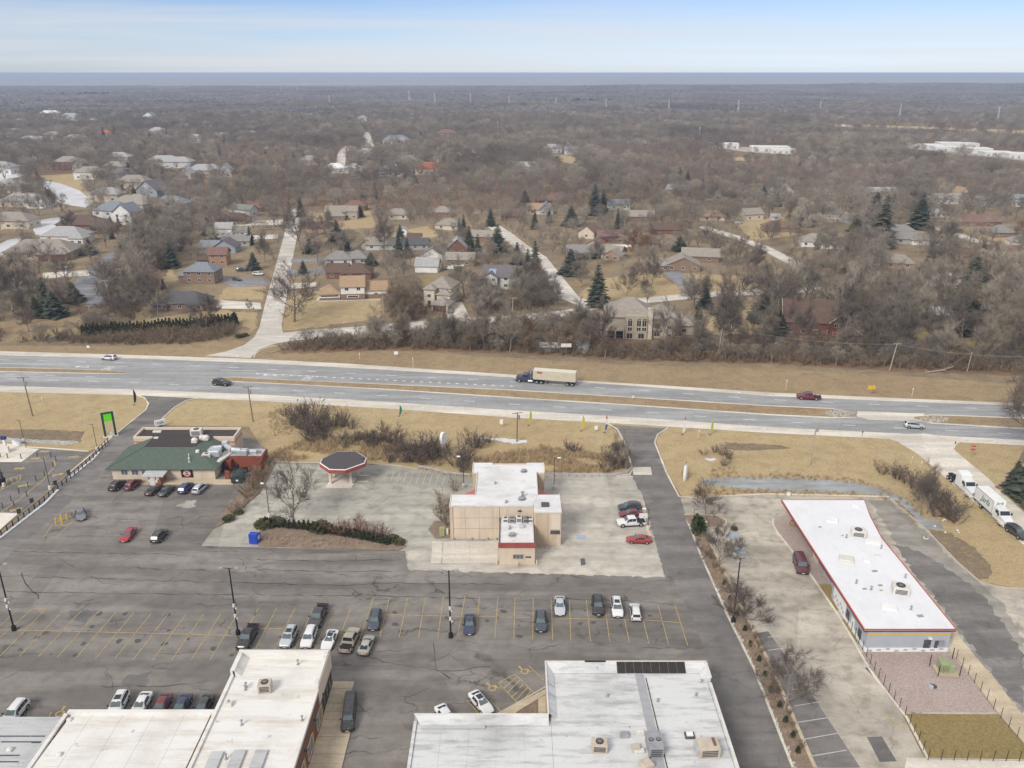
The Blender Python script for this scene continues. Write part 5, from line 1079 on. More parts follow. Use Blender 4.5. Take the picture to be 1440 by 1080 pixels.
def truck_nose(t,x,m,hood_l=1.9):
 b=MB()
 prof=[(x,.6),(x,1.45),(x-.35,1.62),(x-hood_l,1.95),(x-hood_l-.55,2.75),(x-hood_l-2.2,2.85),(x-hood_l-2.2,.6)]
 n=len(prof);wd=[.85,.85,.9,1.05,1.0,1.05,1.15]
 b.add([(q[0],-w,q[1])for q,w in zip(prof,wd)]+[(q[0],w,q[1])for q,w in zip(prof,wd)],[tuple(range(n)),tuple(range(2*n-1,n-1,-1))]+[(i,n+i,n+(i+1)%n,(i+1)%n)for i in range(n)])
 b.build('cab',m,t)
 a,c=Vector((x-hood_l-.02,0,2.0)),Vector((x-hood_l-.5,0,2.7))
 MB().add([(a.x+.04,-.98,a.z),(a.x+.04,.98,a.z),(c.x+.06,.93,c.z),(c.x+.06,-.93,c.z)],[(0,1,2,3)]).build('windscreen',m_cglass,t)
 for s in(1,-1):
  MB().box((x-hood_l-1.1,s*1.09,1.95),(.9,.05,.65)).build('side_window',m_cglass,t);MB().box((x-hood_l-.2,s*1.35,1.9),(.12,.25,.5)).build('mirror',m_trim,t)
  MB().bbox((x-1.05,s*.98,.5),(1.5,.42,.65),.12).build('fender',m,t);MB().box((x-.12,s*.78,1.0),(.3,.3,.25)).build('headlight',m_lamp,t)
 MB().box((x+.02,0,.75),(.08,1.0,.65)).build('grille',m_grey,t);MB().box((x+.05,0,.4),(.3,2.1,.32)).build('bumper',m_white,t)
m_trk=PAINT['white'];m_fleet=mat('truck_body_white',(0.76,0.76,0.74),.06,1,.5);m_grn=mat('green_lettering',(0.03,0.16,0.07),.1,2)
rz=truck_yaw((1340,672),(1420,745))
c0=G(1361,694,.07)
t=thing('tractor_unit','white tractor unit with tall sleeper and dark bare frame behind it','truck',c0,rz)
truck_nose(t,2.4,m_trk)
MB().bbox((-2.4,0,.7),(2.4,2.35,2.9),.15).add([(-1.3,-1.1,2.85),(-1.3,1.1,2.85),(-2.2,1.1,3.7),(-2.2,-1.1,3.7),(-3.5,1.1,3.75),(-3.5,-1.1,3.75),(-3.5,1.1,2.85),(-3.5,-1.1,2.85)],[(0,1,2,3),(3,2,4,5),(5,4,6,7),(0,3,5,7),(1,6,4,2)]).build('sleeper',m_fleet,t)
MB().box((-5.2,0,.75),(5.0,.95,.3)).box((-6.2,0,1.05),(1.2,1.1,.15)).build('chassis',m_trim,t);wheels(t,(1.3,),1.0);wheels(t,(-5.2,-6.5),.95,.5,.5)
for s in(1,-1):MB().tube((-3.7,s*.9,1),(-3.7,s*.9,3.6),.08,.08,8).build('exhaust_stack',m_galv,t)
c0=G(1408,735,.07)
t=thing('box_truck','white box truck with green script lettering parked behind the tractor unit','truck',c0,rz)
truck_nose(t,2.2,m_trk,1.5)
MB().box((-4.95,0,1.05),(6.6,2.5,2.75)).build('cargo_box',m_fleet,t)
MB().box((-4.95,0,3.8),(6.45,2.35,.05)).build('box_roof',m_white,t)
tr=MB()
for s in(1,-1):
 for z in(1.05,3.72):tr.box((-4.95,s*1.265,z),(6.6,.04,.1))
 for x in(-8.22,-1.7):tr.box((x,s*1.265,1.15),(.1,.04,2.57))
tr.build('corner_trim',m_grey,t)
def text_mesh(body,size,m,ext=.006,shear=0.0):
 cu=bpy.data.curves.new('lettering','FONT');cu.body=body;cu.align_x='CENTER';cu.align_y='CENTER';cu.size=size;cu.extrude=ext;cu.shear=shear;cu.resolution_u=3
 ob=bpy.data.objects.new('lettering',cu);COL.objects.link(ob)
 me=bpy.data.meshes.new_from_object(ob.evaluated_get(bpy.context.evaluated_depsgraph_get()));bpy.data.objects.remove(ob)
 me.materials.clear();me.materials.append(m);return me
me=text_mesh('Jarfa',1.75,m_grn,.01,.3)
for s in(1,-1):
 o=link('lettering',me,t);o.location=(-4.4,s*1.275,2.5);o.rotation_euler=(R(90),0,R(180)if s>0 else 0)
o=link('lettering',text_mesh('Jarfa',.8,m_grn,.01,.3),t);o.location=(-1.63,0,3.35);o.rotation_euler=(R(90),0,R(90))
MB().box((-4.6,0,.75),(7.6,.95,.3)).box((-8.15,0,.55),(.15,2.3,.4)).build('chassis',m_trim,t);wheels(t,(1.1,),.98,.48);wheels(t,(-5.8,),.92,.48,.5)
m_bark=mat_random('bark',[(0.19,0.15,0.115),(0.27,0.23,0.19),(0.22,0.175,0.135),(0.31,0.27,0.23)])
m_twig=mat_random('bare_twigs',[(0.15,0.125,0.10),(0.255,0.217,0.172),(0.20,0.169,0.137),(0.315,0.277,0.222),(0.235,0.187,0.14),(0.275,0.242,0.197),(0.42,0.37,0.28)],stand=True)
m_thick=mat_random('thicket_twigs',[(0.195,0.147,0.10),(0.23,0.168,0.11),(0.185,0.147,0.105),(0.27,0.20,0.13)])
m_herotwig=mat_random('dark_twigs',[(0.15,0.12,0.10),(0.18,0.15,0.125)])
m_bush=mat_random('dark_bush_twigs',[(0.135,0.105,0.088),(0.16,0.125,0.10),(0.12,0.10,0.09)])
m_brown=mat_random('clinging_brown_leaves',[(0.23,0.13,0.065),(0.26,0.16,0.08),(0.20,0.115,0.06)])
m_conif=mat_random('conifer_needles',[(0.065,0.075,0.05),(0.08,0.092,0.062),(0.07,0.083,0.064),(0.098,0.10,0.068)])
m_spruce_b=mat_random('blue_spruce_needles',[(0.06,0.085,0.08),(0.075,0.10,0.10)])
m_yelcon=mat_random('yellowed_conifer',[(0.18,0.15,0.045),(0.14,0.125,0.045)])
m_arb=mat_random('arborvitae',[(0.045,0.06,0.028),(0.06,0.07,0.035),(0.055,0.055,0.03)])
m_hedge=mat_random('clipped_evergreen',[(0.095,0.10,0.045),(0.12,0.115,0.055)])
m_reed=mat_random('dry_reeds',[(0.46,0.34,0.20),(0.53,0.41,0.26),(0.38,0.27,0.165)])
def rvec(rn):
 while True:
  v=Vector((rn.uniform(-1,1),rn.uniform(-1,1),rn.uniform(-1,1)))
  if .05<v.length<1:return v.normalized()
def seg(mb,a,b,r0,r1,n=4):mb.tube(a,b,r0,r1,n,0,False)
def twig(mb,a,d,l,w,rn):
 s=d.cross(rvec(rn));s=s.normalized()if s.length>1e-3 else Vector((1,0,0))
 m=a+d*(l*.55)+rvec(rn)*(l*.08);e=a+d*l+rvec(rn)*l*.16
 mb.add([a-s*w*.5,a+s*w*.5,m+s*w*.32,m-s*w*.32,e],[(0,1,2,3),(3,2,4)])
def gen_bare(seed,H=12.0,spread=.36,limbs=6,dens=1.0,tw=.05,fork=.3,stems=1,upright=.5,lod=0):
 """bare broadleaf tree: trunk mesh (trunk and limbs) and crown mesh (branches and twigs)"""
 rn=random.Random(seed);T,Cn=MB(),MB()
 R_=H*spread
 def branch(p,d,L,r,depth):
  n=3;q=p
  for i in range(n):
   dd=(d+rvec(rn)*.22+Vector((0,0,.10 if depth<2 else .02))).normalized();e_=q+dd*(L/n)
   seg(T if depth==0 else Cn,q,e_,r*(1-i/n*.55),r*(1-(i+1)/n*.55),4 if depth==0 else 3)
   if depth<(2 if lod==0 else 1):
    for _ in range((2 if depth==0 else 2)if i else 1):
     sd=(dd+rvec(rn)*.85+Vector((0,0,.15))).normalized()
     branch(e_,sd,L*rn.uniform(.42,.62),r*.45,depth+1)
   nt=int((5 if lod==0 else 6)*dens*(1 if depth else .4)+rn.random())
   for _ in range(nt):
    b=q.lerp(e_,rn.random());twig(Cn,b,(dd*.6+rvec(rn)*.9+Vector((0,0,.35))).normalized(),H*rn.uniform(.07,.14),tw*rn.uniform(.7,1.3),rn)
   q,d=e_,dd
  for _ in range(int(4*dens)):
   twig(Cn,q,(d+rvec(rn)*.7+Vector((0,0,.3))).normalized(),H*rn.uniform(.08,.15),tw,rn)
 for s in range(stems):
  base=Vector((rn.uniform(-.3,.3),rn.uniform(-.3,.3),0))if stems>1 else Vector((0,0,0))
  lean=Vector((rn.uniform(-.12,.12),rn.uniform(-.12,.12),1))if stems==1 else Vector((rn.uniform(-.4,.4),rn.uniform(-.4,.4),1))
  lean.normalize();tr=H*.020/math.sqrt(stems);p=base.copy();hs=[0];pts=[p.copy()]
  K=5;Ht=H*(.62 if upright>.4 else .42)
  for i in range(K):
   e_=p+(lean+rvec(rn)*.10).normalized()*(Ht/K);seg(T,p,e_,tr*(1.25-.2*i if i==0 else 1-i/K*.6),tr*(1-(i+1)/K*.6),6);p=e_;pts.append(p.copy())
  nl=max(3,limbs//stems+1)
  for k in range(nl):
   t=fork+(1-fork)*(k+.5)/nl;i=min(K-1,int(t*K));a=pts[i].lerp(pts[i+1],t*K-i)
   an=2.4*k+rn.uniform(-.4,.4);el=upright*(.6+.8*t)+rn.uniform(-.1,.15)
   d=Vector((math.cos(an),math.sin(an),el)).normalized()
   branch(a,d,R_*rn.uniform(.8,1.15)*(1.15-.35*t),tr*.55*(1.1-.5*t),0)
  branch(p,(lean+rvec(rn)*.2).normalized(),H-Ht,tr*.4,0)
 return T,Cn
def gen_dome(seed,H=12.0,R0=4.6,n=900,tw=.06,low=.22):
 """round headed broadleaf: trunk and limbs, twigs filling a lumpy dome"""
 rn=random.Random(seed);b=MB();fork=H*rn.uniform(.22,.32);b.tube((0,0,0),(0,0,fork),H*.021,H*.017,6,0,False)
 lobes=[]
 for k in range(9):
  an=2.4*k+rn.uniform(-.4,.4);t=k/8;r=R0*(.30+.36*math.sin(math.pi*(.25+.6*t)));c=Vector((math.cos(an)*r,math.sin(an)*r,H*(.48+.36*t)+rn.uniform(-.5,.5)))
  lobes.append((c,R0*rn.uniform(.40,.58)));m=Vector((c.x*.35,c.y*.35,fork+(c.z-fork)*.45));b.tube((0,0,fork*.95),m,H*.012,H*.008,4,0,False);b.tube(m,c,H*.008,H*.003,3,0,False)
  for q in range(4):
   e_=c+rvec(rn)*lobes[-1][1]*.8;b.tube(m.lerp(c,.5+.12*q),e_,H*.003,H*.001,3,0,False)
 for i in range(n):
  c,r=lobes[rn.randrange(9)];o=rvec(rn)
  if o.z<-.35:o.z*=-.5
  p=c+o*r*rn.uniform(.35,.95);d=(o+(p-Vector((0,0,H*.4))).normalized()*.7+Vector((0,0,.3))+rvec(rn)*.5).normalized()
  j=len(b.f);twig(b,p,d,H*rn.uniform(.06,.12),tw*rn.uniform(.7,1.3),rn)
  for q in range(j,len(b.f)):b.m[q]=1
 return b
def gen_shrub(seed,H=2.5,n=16,tw=.035,per=9,wide=1.0):
 rn=random.Random(seed);b=MB()
 for i in range(n):
  an=rn.random()*6.28;d=Vector((math.cos(an)*wide*rn.uniform(.15,.8),math.sin(an)*wide*rn.uniform(.15,.8),1)).normalized();p=Vector((math.cos(an)*.25*wide,math.sin(an)*.25*wide,0));L=H*rn.uniform(.6,1.0)
  for k in range(3):
   e_=p+(d+rvec(rn)*.2).normalized()*L/3;seg(b,p,e_,.03*H/2.5*(1-.25*k),.03*H/2.5*(.75-.25*k),3)
   for _ in range(per if k else 3):twig(b,p.lerp(e_,rn.random()),(d+rvec(rn)*.9).normalized(),H*rn.uniform(.16,.32),tw*rn.uniform(.7,1.4),rn)
   p=e_
 return b
def gen_conifer(seed,H=12.0,R0=2.8,dens=1.0,droop=.25,lod=0):
 rn=random.Random(seed);T,Cn=MB(),MB();T.tube((0,0,0),(0,0,H*.93),H*.017,.03,6)
 z=H*.07;step=H*(.034 if lod==0 else .06)
 while z<H*.98:
  t=z/H;r=R0*(1-t)**.75*rn.uniform(.72,1.15)+.12;nb=max(5,int((11 if lod==0 else 7)*dens*(.45+.55*(1-t))))
  for k in range(nb):
   an=6.283*k/nb+rn.uniform(-.35,.35)+z;L=r*rn.uniform(.72,1.15);out=Vector((math.cos(an),math.sin(an),0));side=Vector((-out.y,out.x,0))
   tip=Vector((0,0,z-droop*L+.18*H*.1))+out*L
   m=3 if lod==0 else 2
   for q in range(m):
    u=(q+.35)/m;c=Vector((0,0,z)).lerp(tip,u);w=L*(.36 if lod==0 else .48)*(1.15-.55*u)+.14
    a1=c+side*w+out*w*.45+Vector((0,0,rn.uniform(-.25,.02)*w));a2=c-side*w+out*w*.45+Vector((0,0,rn.uniform(-.25,.02)*w));f=c+out*w*1.3+Vector((0,0,-.30*w+rn.uniform(-.1,.1)))
    up=c+Vector((0,0,.22*w))
    Cn.add([up,a1,f,a2],[(0,1,2),(0,2,3)])
  z+=step*rn.uniform(.8,1.2)
 for k in range(5):
  an=k*1.25;Cn.add([(0,0,H*1.02),(math.cos(an)*.18,math.sin(an)*.18,H*.93),(math.cos(an+1.2)*.18,math.sin(an+1.2)*.18,H*.93)],[(0,1,2)])
 return T,Cn
def gen_bush(seed,H=1.6,R0=.5,n=130,cone=True,leaf=.16):
 """dense evergreen shrub of small leaf faces over a shaped volume"""
 rn=random.Random(seed);b=MB();b.tube((0,0,0),(0,0,H*.8),R0*.55,R0*.12 if cone else R0*.5,7)
 for i in range(n):
  z=H*rn.random()**(1.3 if cone else .8);r=R0*((1-z/H)**.7*1.05+.08 if cone else math.sqrt(max(.05,1-(z/H)**3)))*rn.uniform(.75,1.12);an=rn.random()*6.283
  c=Vector((math.cos(an)*r,math.sin(an)*r,z));d=(Vector((math.cos(an),math.sin(an),.5))+rvec(rn)*.6).normalized();s=d.cross(rvec(rn)).normalized();w=leaf*rn.uniform(.7,1.4)
  b.add([c-s*w,c+d*w*1.4,c+s*w,c-d*w*.5],[(0,1,2,3)])
 return b
def gen_reed(seed,n=34,H=1.9,spread=.8):
 rn=random.Random(seed);b=MB()
 for i in range(n):
  a=rn.random()*6.283;r=spread*math.sqrt(rn.random());p=Vector((math.cos(a)*r,math.sin(a)*r,0));d=Vector((rn.uniform(-.25,.25),rn.uniform(-.25,.25),1));h=H*rn.uniform(.6,1.1);s=Vector((math.cos(a*3),math.sin(a*3),0))*.035
  m=p+d*h*.7
  b.add([p-s,p+s,m+s*.8,m-s*.8],[(0,1,2,3)]);s2=s*2.6;b.add([m-s,m+s2*.3,m+d*h*.3,m-s2],[(0,1,2,3)])
 return b
BARE=[]
for i,kw in enumerate((dict(H=12,spread=.34,limbs=7,upright=.6),dict(H=13,spread=.30,limbs=8,upright=.75),dict(H=11,spread=.42,limbs=7,upright=.45,fork=.25),dict(H=14,spread=.27,limbs=9,upright=.8,fork=.4),dict(H=10,spread=.40,limbs=6,upright=.55,fork=.22,dens=1.3),dict(H=15,spread=.24,limbs=8,upright=.8,fork=.5,dens=.8))):
 kw['dens']=kw.get('dens',1)*.8;T,Cn=gen_bare(100+i,tw=.040,**kw);rn_=random.Random(i)
 for q in range(330):
  o=rvec(rn_);o.z=abs(o.z)*.8+.05;R_=kw['H']*kw['spread']*1.05;p=Vector((o.x*R_,o.y*R_,kw['H']*(.42+.5*o.z)))*rn_.uniform(.75,1);twig(Cn,p,(o+rvec(rn_)*.6).normalized(),kw['H']*rn_.uniform(.05,.11),.045,rn_)
 BARE.append((T.mesh('trunk',m_bark),Cn.mesh('crown',m_twig),kw['H']))
BARE_LOD=[]
for i,kw in enumerate((dict(H=12,spread=.36,limbs=7,upright=.55),dict(H=13,spread=.33,limbs=7,upright=.7),dict(H=11,spread=.44,limbs=6,upright=.5),dict(H=12,spread=.4,limbs=6,upright=.45))):
 BARE_LOD.append((gen_dome(200+i,12,(4.4,3.7,5.2,4.8)[i],(1000,850,1150,1000)[i],.075).mesh('woodland_tree',[m_bark,m_twig]),12))
CONF=[]
for i,(H,r,dn,dr)in enumerate(((12,2.7,1,.25),(13,3.4,1.1,.15),(11,2.2,1,.35),(14,3.0,.8,.2))):
 T,Cn=gen_conifer(300+i,H,r,dn,dr);CONF.append((T.mesh('trunk',m_bark),Cn.mesh('crown',m_conif),H))
T,Cn=gen_conifer(350,10,3.0,1.3,.15,1);T.add(Cn.v,Cn.f,1);CONF_LOD=(T.mesh('woodland_conifer',[m_bark,m_conif]),12)
SHRUB=[gen_shrub(400+i,2.5,15,.035,8,w).mesh('branches',m_thick)for i,w in enumerate((.8,1.1,1.4))]
SHRUB_L=[gen_shrub(420+i,3.2,12,.07,7,w).mesh('thicket_clump',m_thick)for i,w in enumerate((1.0,1.5))]
ARB=[gen_bush(430+i,1.7,.52).mesh('foliage',m_arb)for i in range(2)]
HEDGE=[gen_bush(440+i,1.3,1.0,260,False).mesh('foliage',m_hedge)for i in range(2)]
REED=[gen_reed(450+i).mesh('reed_clump',m_reed)for i in range(3)]
rt=random.Random(77)
def put_tree(p,H,var,label,group=None,cat='tree',name='bare_tree',rz=None,sx=1.0,crown=None):
 T,Cn,h=BARE[var%len(BARE)];s=H/h
 t=thing(name,label,cat,p,rt.random()*6.28 if rz is None else rz,group);t.scale=(s*sx,s*sx,s)
 link('trunk',T,t);c=link('crown',Cn,t)
 if crown is not None:c.material_slots[0].link='OBJECT';c.material_slots[0].material=crown
 return t
def put_conifer(p,H,var,label,group=None,w=1.0,m=None,name='evergreen_tree'):
 T,Cn,h=CONF[var%len(CONF)];s=H/h
 t=thing(name,label,'tree',p,rt.random()*6.28,group);t.scale=(s*w,s*w,s)
 link('trunk',T,t);c=link('crown',Cn,t)
 if m is not None:c.material_slots[0].link='OBJECT';c.material_slots[0].material=m
 return t
def put_simple(name,me,p,s,label,cat,group=None,m=None,sz=None):
 o=link(name,me);o.location=p;o.rotation_euler=(0,0,rt.random()*6.28);o.scale=(s,s,sz or s)
 if m is not None:o.material_slots[0].link='OBJECT';o.material_slots[0].material=m
 return tag(o,label,cat,group)
def scatter(name,pts,meshes,label):
 """one stuff object: points that carry instances of the given meshes; pts = (x, y, z, scale, rot, index)"""
 src=bpy.data.collections.new(name+'_sources')
 for i,me in enumerate(meshes):
  o=bpy.data.objects.new('source_%02d_%s'%(i,me.name.split('.')[0]),me);src.objects.link(o)
 me=bpy.data.meshes.new(name);me.from_pydata([p[:3]for p in pts],[],[])
 for an,ty,k in(('size','FLOAT',3),('turn','FLOAT',4),('pick','INT',5)):
  a=me.attributes.new(an,ty,'POINT');a.data.foreach_set('value',[p[k]for p in pts])
 o=link(name,me);tag(o,label,name.replace('_',' '),None,'stuff')
 ng=bpy.data.node_groups.new(name,'GeometryNodeTree');n,l=ng.nodes,ng.links
 ng.interface.new_socket('Geometry',in_out='INPUT',socket_type='NodeSocketGeometry');ng.interface.new_socket('Geometry',in_out='OUTPUT',socket_type='NodeSocketGeometry')
 gi,go=n.new('NodeGroupInput'),n.new('NodeGroupOutput');ip=n.new('GeometryNodeInstanceOnPoints');ci=n.new('GeometryNodeCollectionInfo')
 ci.inputs['Collection'].default_value=src;ci.inputs['Separate Children'].default_value=True;ci.inputs['Reset Children'].default_value=True
 def attr(nm,ty):a=n.new('GeometryNodeInputNamedAttribute');a.data_type=ty;a.inputs['Name'].default_value=nm;return a.outputs['Attribute']
 ip.inputs['Pick Instance'].default_value=True
 l.new(gi.outputs[0],ip.inputs['Points']);l.new(ci.outputs[0],ip.inputs['Instance']);l.new(attr('pick','INT'),ip.inputs['Instance Index'])
 cx=n.new('ShaderNodeCombineXYZ');l.new(attr('turn','FLOAT'),cx.inputs[2]);l.new(cx.outputs[0],ip.inputs['Rotation'])
 l.new(attr('size','FLOAT'),ip.inputs['Scale']);l.new(ip.outputs[0],go.inputs[0])
 md=o.modifiers.new('scatter','NODES');md.node_group=ng
 return o
def inside(P,poly):
 """vectorised point in polygon"""
 x,y=P[:,0],P[:,1];r=np.zeros(len(P),bool);n=len(poly)
 for i in range(n):
  x0,y0=poly[i];x1,y1=poly[i-1]
  if y0==y1:continue
  r^=((y0>y)!=(y1>y))&(x<(x1-x0)*(y-y0)/(y1-y0)+x0)
 return r
def jitter_points(poly_px,spacing,seed,jit=.45):
 w=np.array([(p.x,p.y)for p in GP(poly_px)]);rs=np.random.RandomState(seed)
 x0,y0=w.min(0);x1,y1=w.max(0)
 gx,gy=np.meshgrid(np.arange(x0,x1,spacing),np.arange(y0,y1,spacing));P=np.stack([gx.ravel(),gy.ravel()],1);P=P+(rs.rand(*P.shape)-.5)*2*jit*spacing
 return P[inside(P,w)]
HC={'grey':(0.24,0.23,0.215),'dkgrey':(0.105,0.105,0.108),'blue':(0.21,0.23,0.255),'brown':(0.135,0.09,0.068),'tan':(0.36,0.25,0.155),'redbrown':(0.205,0.125,0.10),'purple':(0.16,0.145,0.15),'green':(0.20,0.215,0.18),'palegrey':(0.36,0.355,0.345),'red':(0.46,0.12,0.07),'stone':(0.30,0.265,0.225),'white':(0.74,0.73,0.71),'beigegrey':(0.29,0.255,0.21)}
HR={k:mat('shingle_'+k,c,.18,.8,.9,streak=(1,1,3))for k,c in HC.items()}
WC={'white':(0.72,0.71,0.68),'cream':(0.60,0.53,0.42),'brick':(0.215,0.10,0.075),'brown':(0.25,0.17,0.125),'tanbrick':(0.40,0.28,0.19),'grey':(0.38,0.37,0.36),'stone':(0.40,0.345,0.27),'orange':(0.35,0.21,0.125),'bluegrey':(0.30,0.34,0.38),'barn':(0.16,0.068,0.055),'palegrey':(0.55,0.54,0.52)}
HW={k:mat('wall_'+k,c,.12,1.0,.85)for k,c in WC.items()}
WINF=MB().box((0,-.03,0),(1.5,.08,.08)).box((0,-.03,1.22),(1.5,.08,.08)).box((-.71,-.032,.08),(.08,.075,1.14)).box((.71,-.032,.08),(.08,.075,1.14)).box((0,-.03,.08),(.06,.06,1.14)).mesh('window',m_white)
WINP=MB().box((0,-.01,.08),(1.34,.02,1.14)).mesh('pane',m_glass)
HOUSES=[]
def add_win(root,x,y,z,rz,s=1.0):
 o=link('window',WINF,root);o.location=(x,y,z);o.rotation_euler=(0,0,rz);o.scale=(s,1,s);link('pane',WINP,o);return o
def block(root,x,y,w,d,h,kind,rm,wm,pitch=.42,over=.5,wins=(2,1),base=0.0,chimney=None):
 """one volume of a house: wall with its gables, roof with eaves, windows on the front and sides; local coordinates, front = -Y"""
 hx,hy=w/2,d/2;W,Rf=MB(),MB()
 if kind=='gx':r=hy*pitch*1.5
 elif kind=='gy':r=hx*pitch*1.5
 else:r=min(hx,hy)*pitch*1.5
 if kind=='flat':r=.25
 top=base+h
 W.box((x,y,base),(w,d,h))
 if kind=='gx':W.add([(x-hx,y-hy,top),(x-hx,y+hy,top),(x-hx,y,top+r),(x+hx,y-hy,top),(x+hx,y+hy,top),(x+hx,y,top+r)],[(0,2,1),(3,4,5)])
 if kind=='gy':W.add([(x-hx,y-hy,top),(x+hx,y-hy,top),(x,y-hy,top+r),(x-hx,y+hy,top),(x+hx,y+hy,top),(x,y+hy,top+r)],[(0,1,2),(3,5,4)])
 W.build('wall',HW[wm],root)
 ox,oy=hx+over,hy+over;dz=r*over/max(hy if kind=='gx' else hx if kind=='gy' else min(hx,hy),.1);e0=top-dz;t=.18
 if kind=='gx':
  P0=[(-ox,-oy,e0),(ox,-oy,e0),(ox,0,top+r),(-ox,0,top+r),(ox,oy,e0),(-ox,oy,e0)];fs=[(0,1,2,3),(3,2,4,5)]
 elif kind=='gy':
  P0=[(-ox,-oy,e0),(-ox,oy,e0),(0,oy,top+r),(0,-oy,top+r),(ox,oy,e0),(ox,-oy,e0)];fs=[(1,0,3,2),(3,5,4,2)]
 elif kind=='flat':
  P0=[(-ox,-oy,top),(ox,-oy,top),(ox,oy,top),(-ox,oy,top)];fs=[(0,1,2,3)]
 else:
  if hx>=hy:a,b=(-(hx-hy),0),(hx-hy,0)
  else:a,b=(0,-(hy-hx)),(0,hy-hx)
  P0=[(-ox,-oy,e0),(ox,-oy,e0),(ox,oy,e0),(-ox,oy,e0),(a[0],a[1],top+r),(b[0],b[1],top+r)]
  fs=[(0,1,5,4),(1,2,5),(2,3,4,5),(3,0,4)]if hx>=hy else[(0,1,4),(1,2,5,4),(2,3,5),(3,0,4,5)]
 vs=[(x+p[0],y+p[1],p[2]+t)for p in P0]+[(x+p[0],y+p[1],p[2])for p in P0];n=len(P0)
 edges={}
 for f in fs:
  for i in range(len(f)):edges[(f[i],f[(i+1)%len(f)])]=1
 rim=[(i,j)for(i,j)in edges if(j,i)not in edges]
 Rf.add(vs,fs+[tuple(n+i for i in f[::-1])for f in fs]+[(j,i,n+i,n+j)for i,j in rim])
 ro=Rf.build('roof',HR[rm],root)
 if chimney:MB().box((x+chimney*hx,y+.2,top-.3),(.9,.8,r+1.3)).box((x+chimney*hx,y+.2,top+r+1.0),(1.05,.95,.15)).build('chimney',HW['brick' if wm in('brick','barn')else 'tanbrick' if wm in('brown','orange','stone')else wm],ro)
 for fl in range(max(1,int(h//2.6))):
  z=base+.95+fl*2.75
  for i in range(wins[0]):add_win(root,x-hx+w*(i+.5)/wins[0],y-hy,z,0)
  for i in range(wins[1]):
   yy=y-hy+d*(i+.5)/wins[1];add_win(root,x+hx,yy,z,R(90));add_win(root,x-hx,yy,z,R(-90))
 return ro
m_gdoor=mat('brown_garage_door',(0.14,0.06,0.045),.15,1.2,.7)
def garage(root,x,y,w=4.6,h=2.2,m=None,rz=0.0):
 b=MB()
 for k in range(4):b.box((0,-.03-.012*(k%2),k*h/4+.01),(w,.08,h/4-.03))
 o=b.build('garage_door',m or m_gdoor,root);o.location=(x,y,.05);o.rotation_euler=(0,0,rz);return o
def house(px,py,yaw,blocks,label,group='houses across the highway',cat='house',eave=3.0,name='house'):
 p=G(px,py,eave);root=thing(name,label,cat,(p.x,p.y,0),R(yaw),group)
 rad=0
 for b in blocks:
  kw=dict(b[8])if len(b)>8 else{}
  block(root,*b[:8],**kw);rad=max(rad,abs(b[0])+b[2]/2,abs(b[1])+b[3]/2)
 HOUSES.append((p.x,p.y,rad+1.5));return root
B=lambda x,y,w,d,h,k,r,wl,**kw:(x,y,w,d,h,k,r,wl,kw)
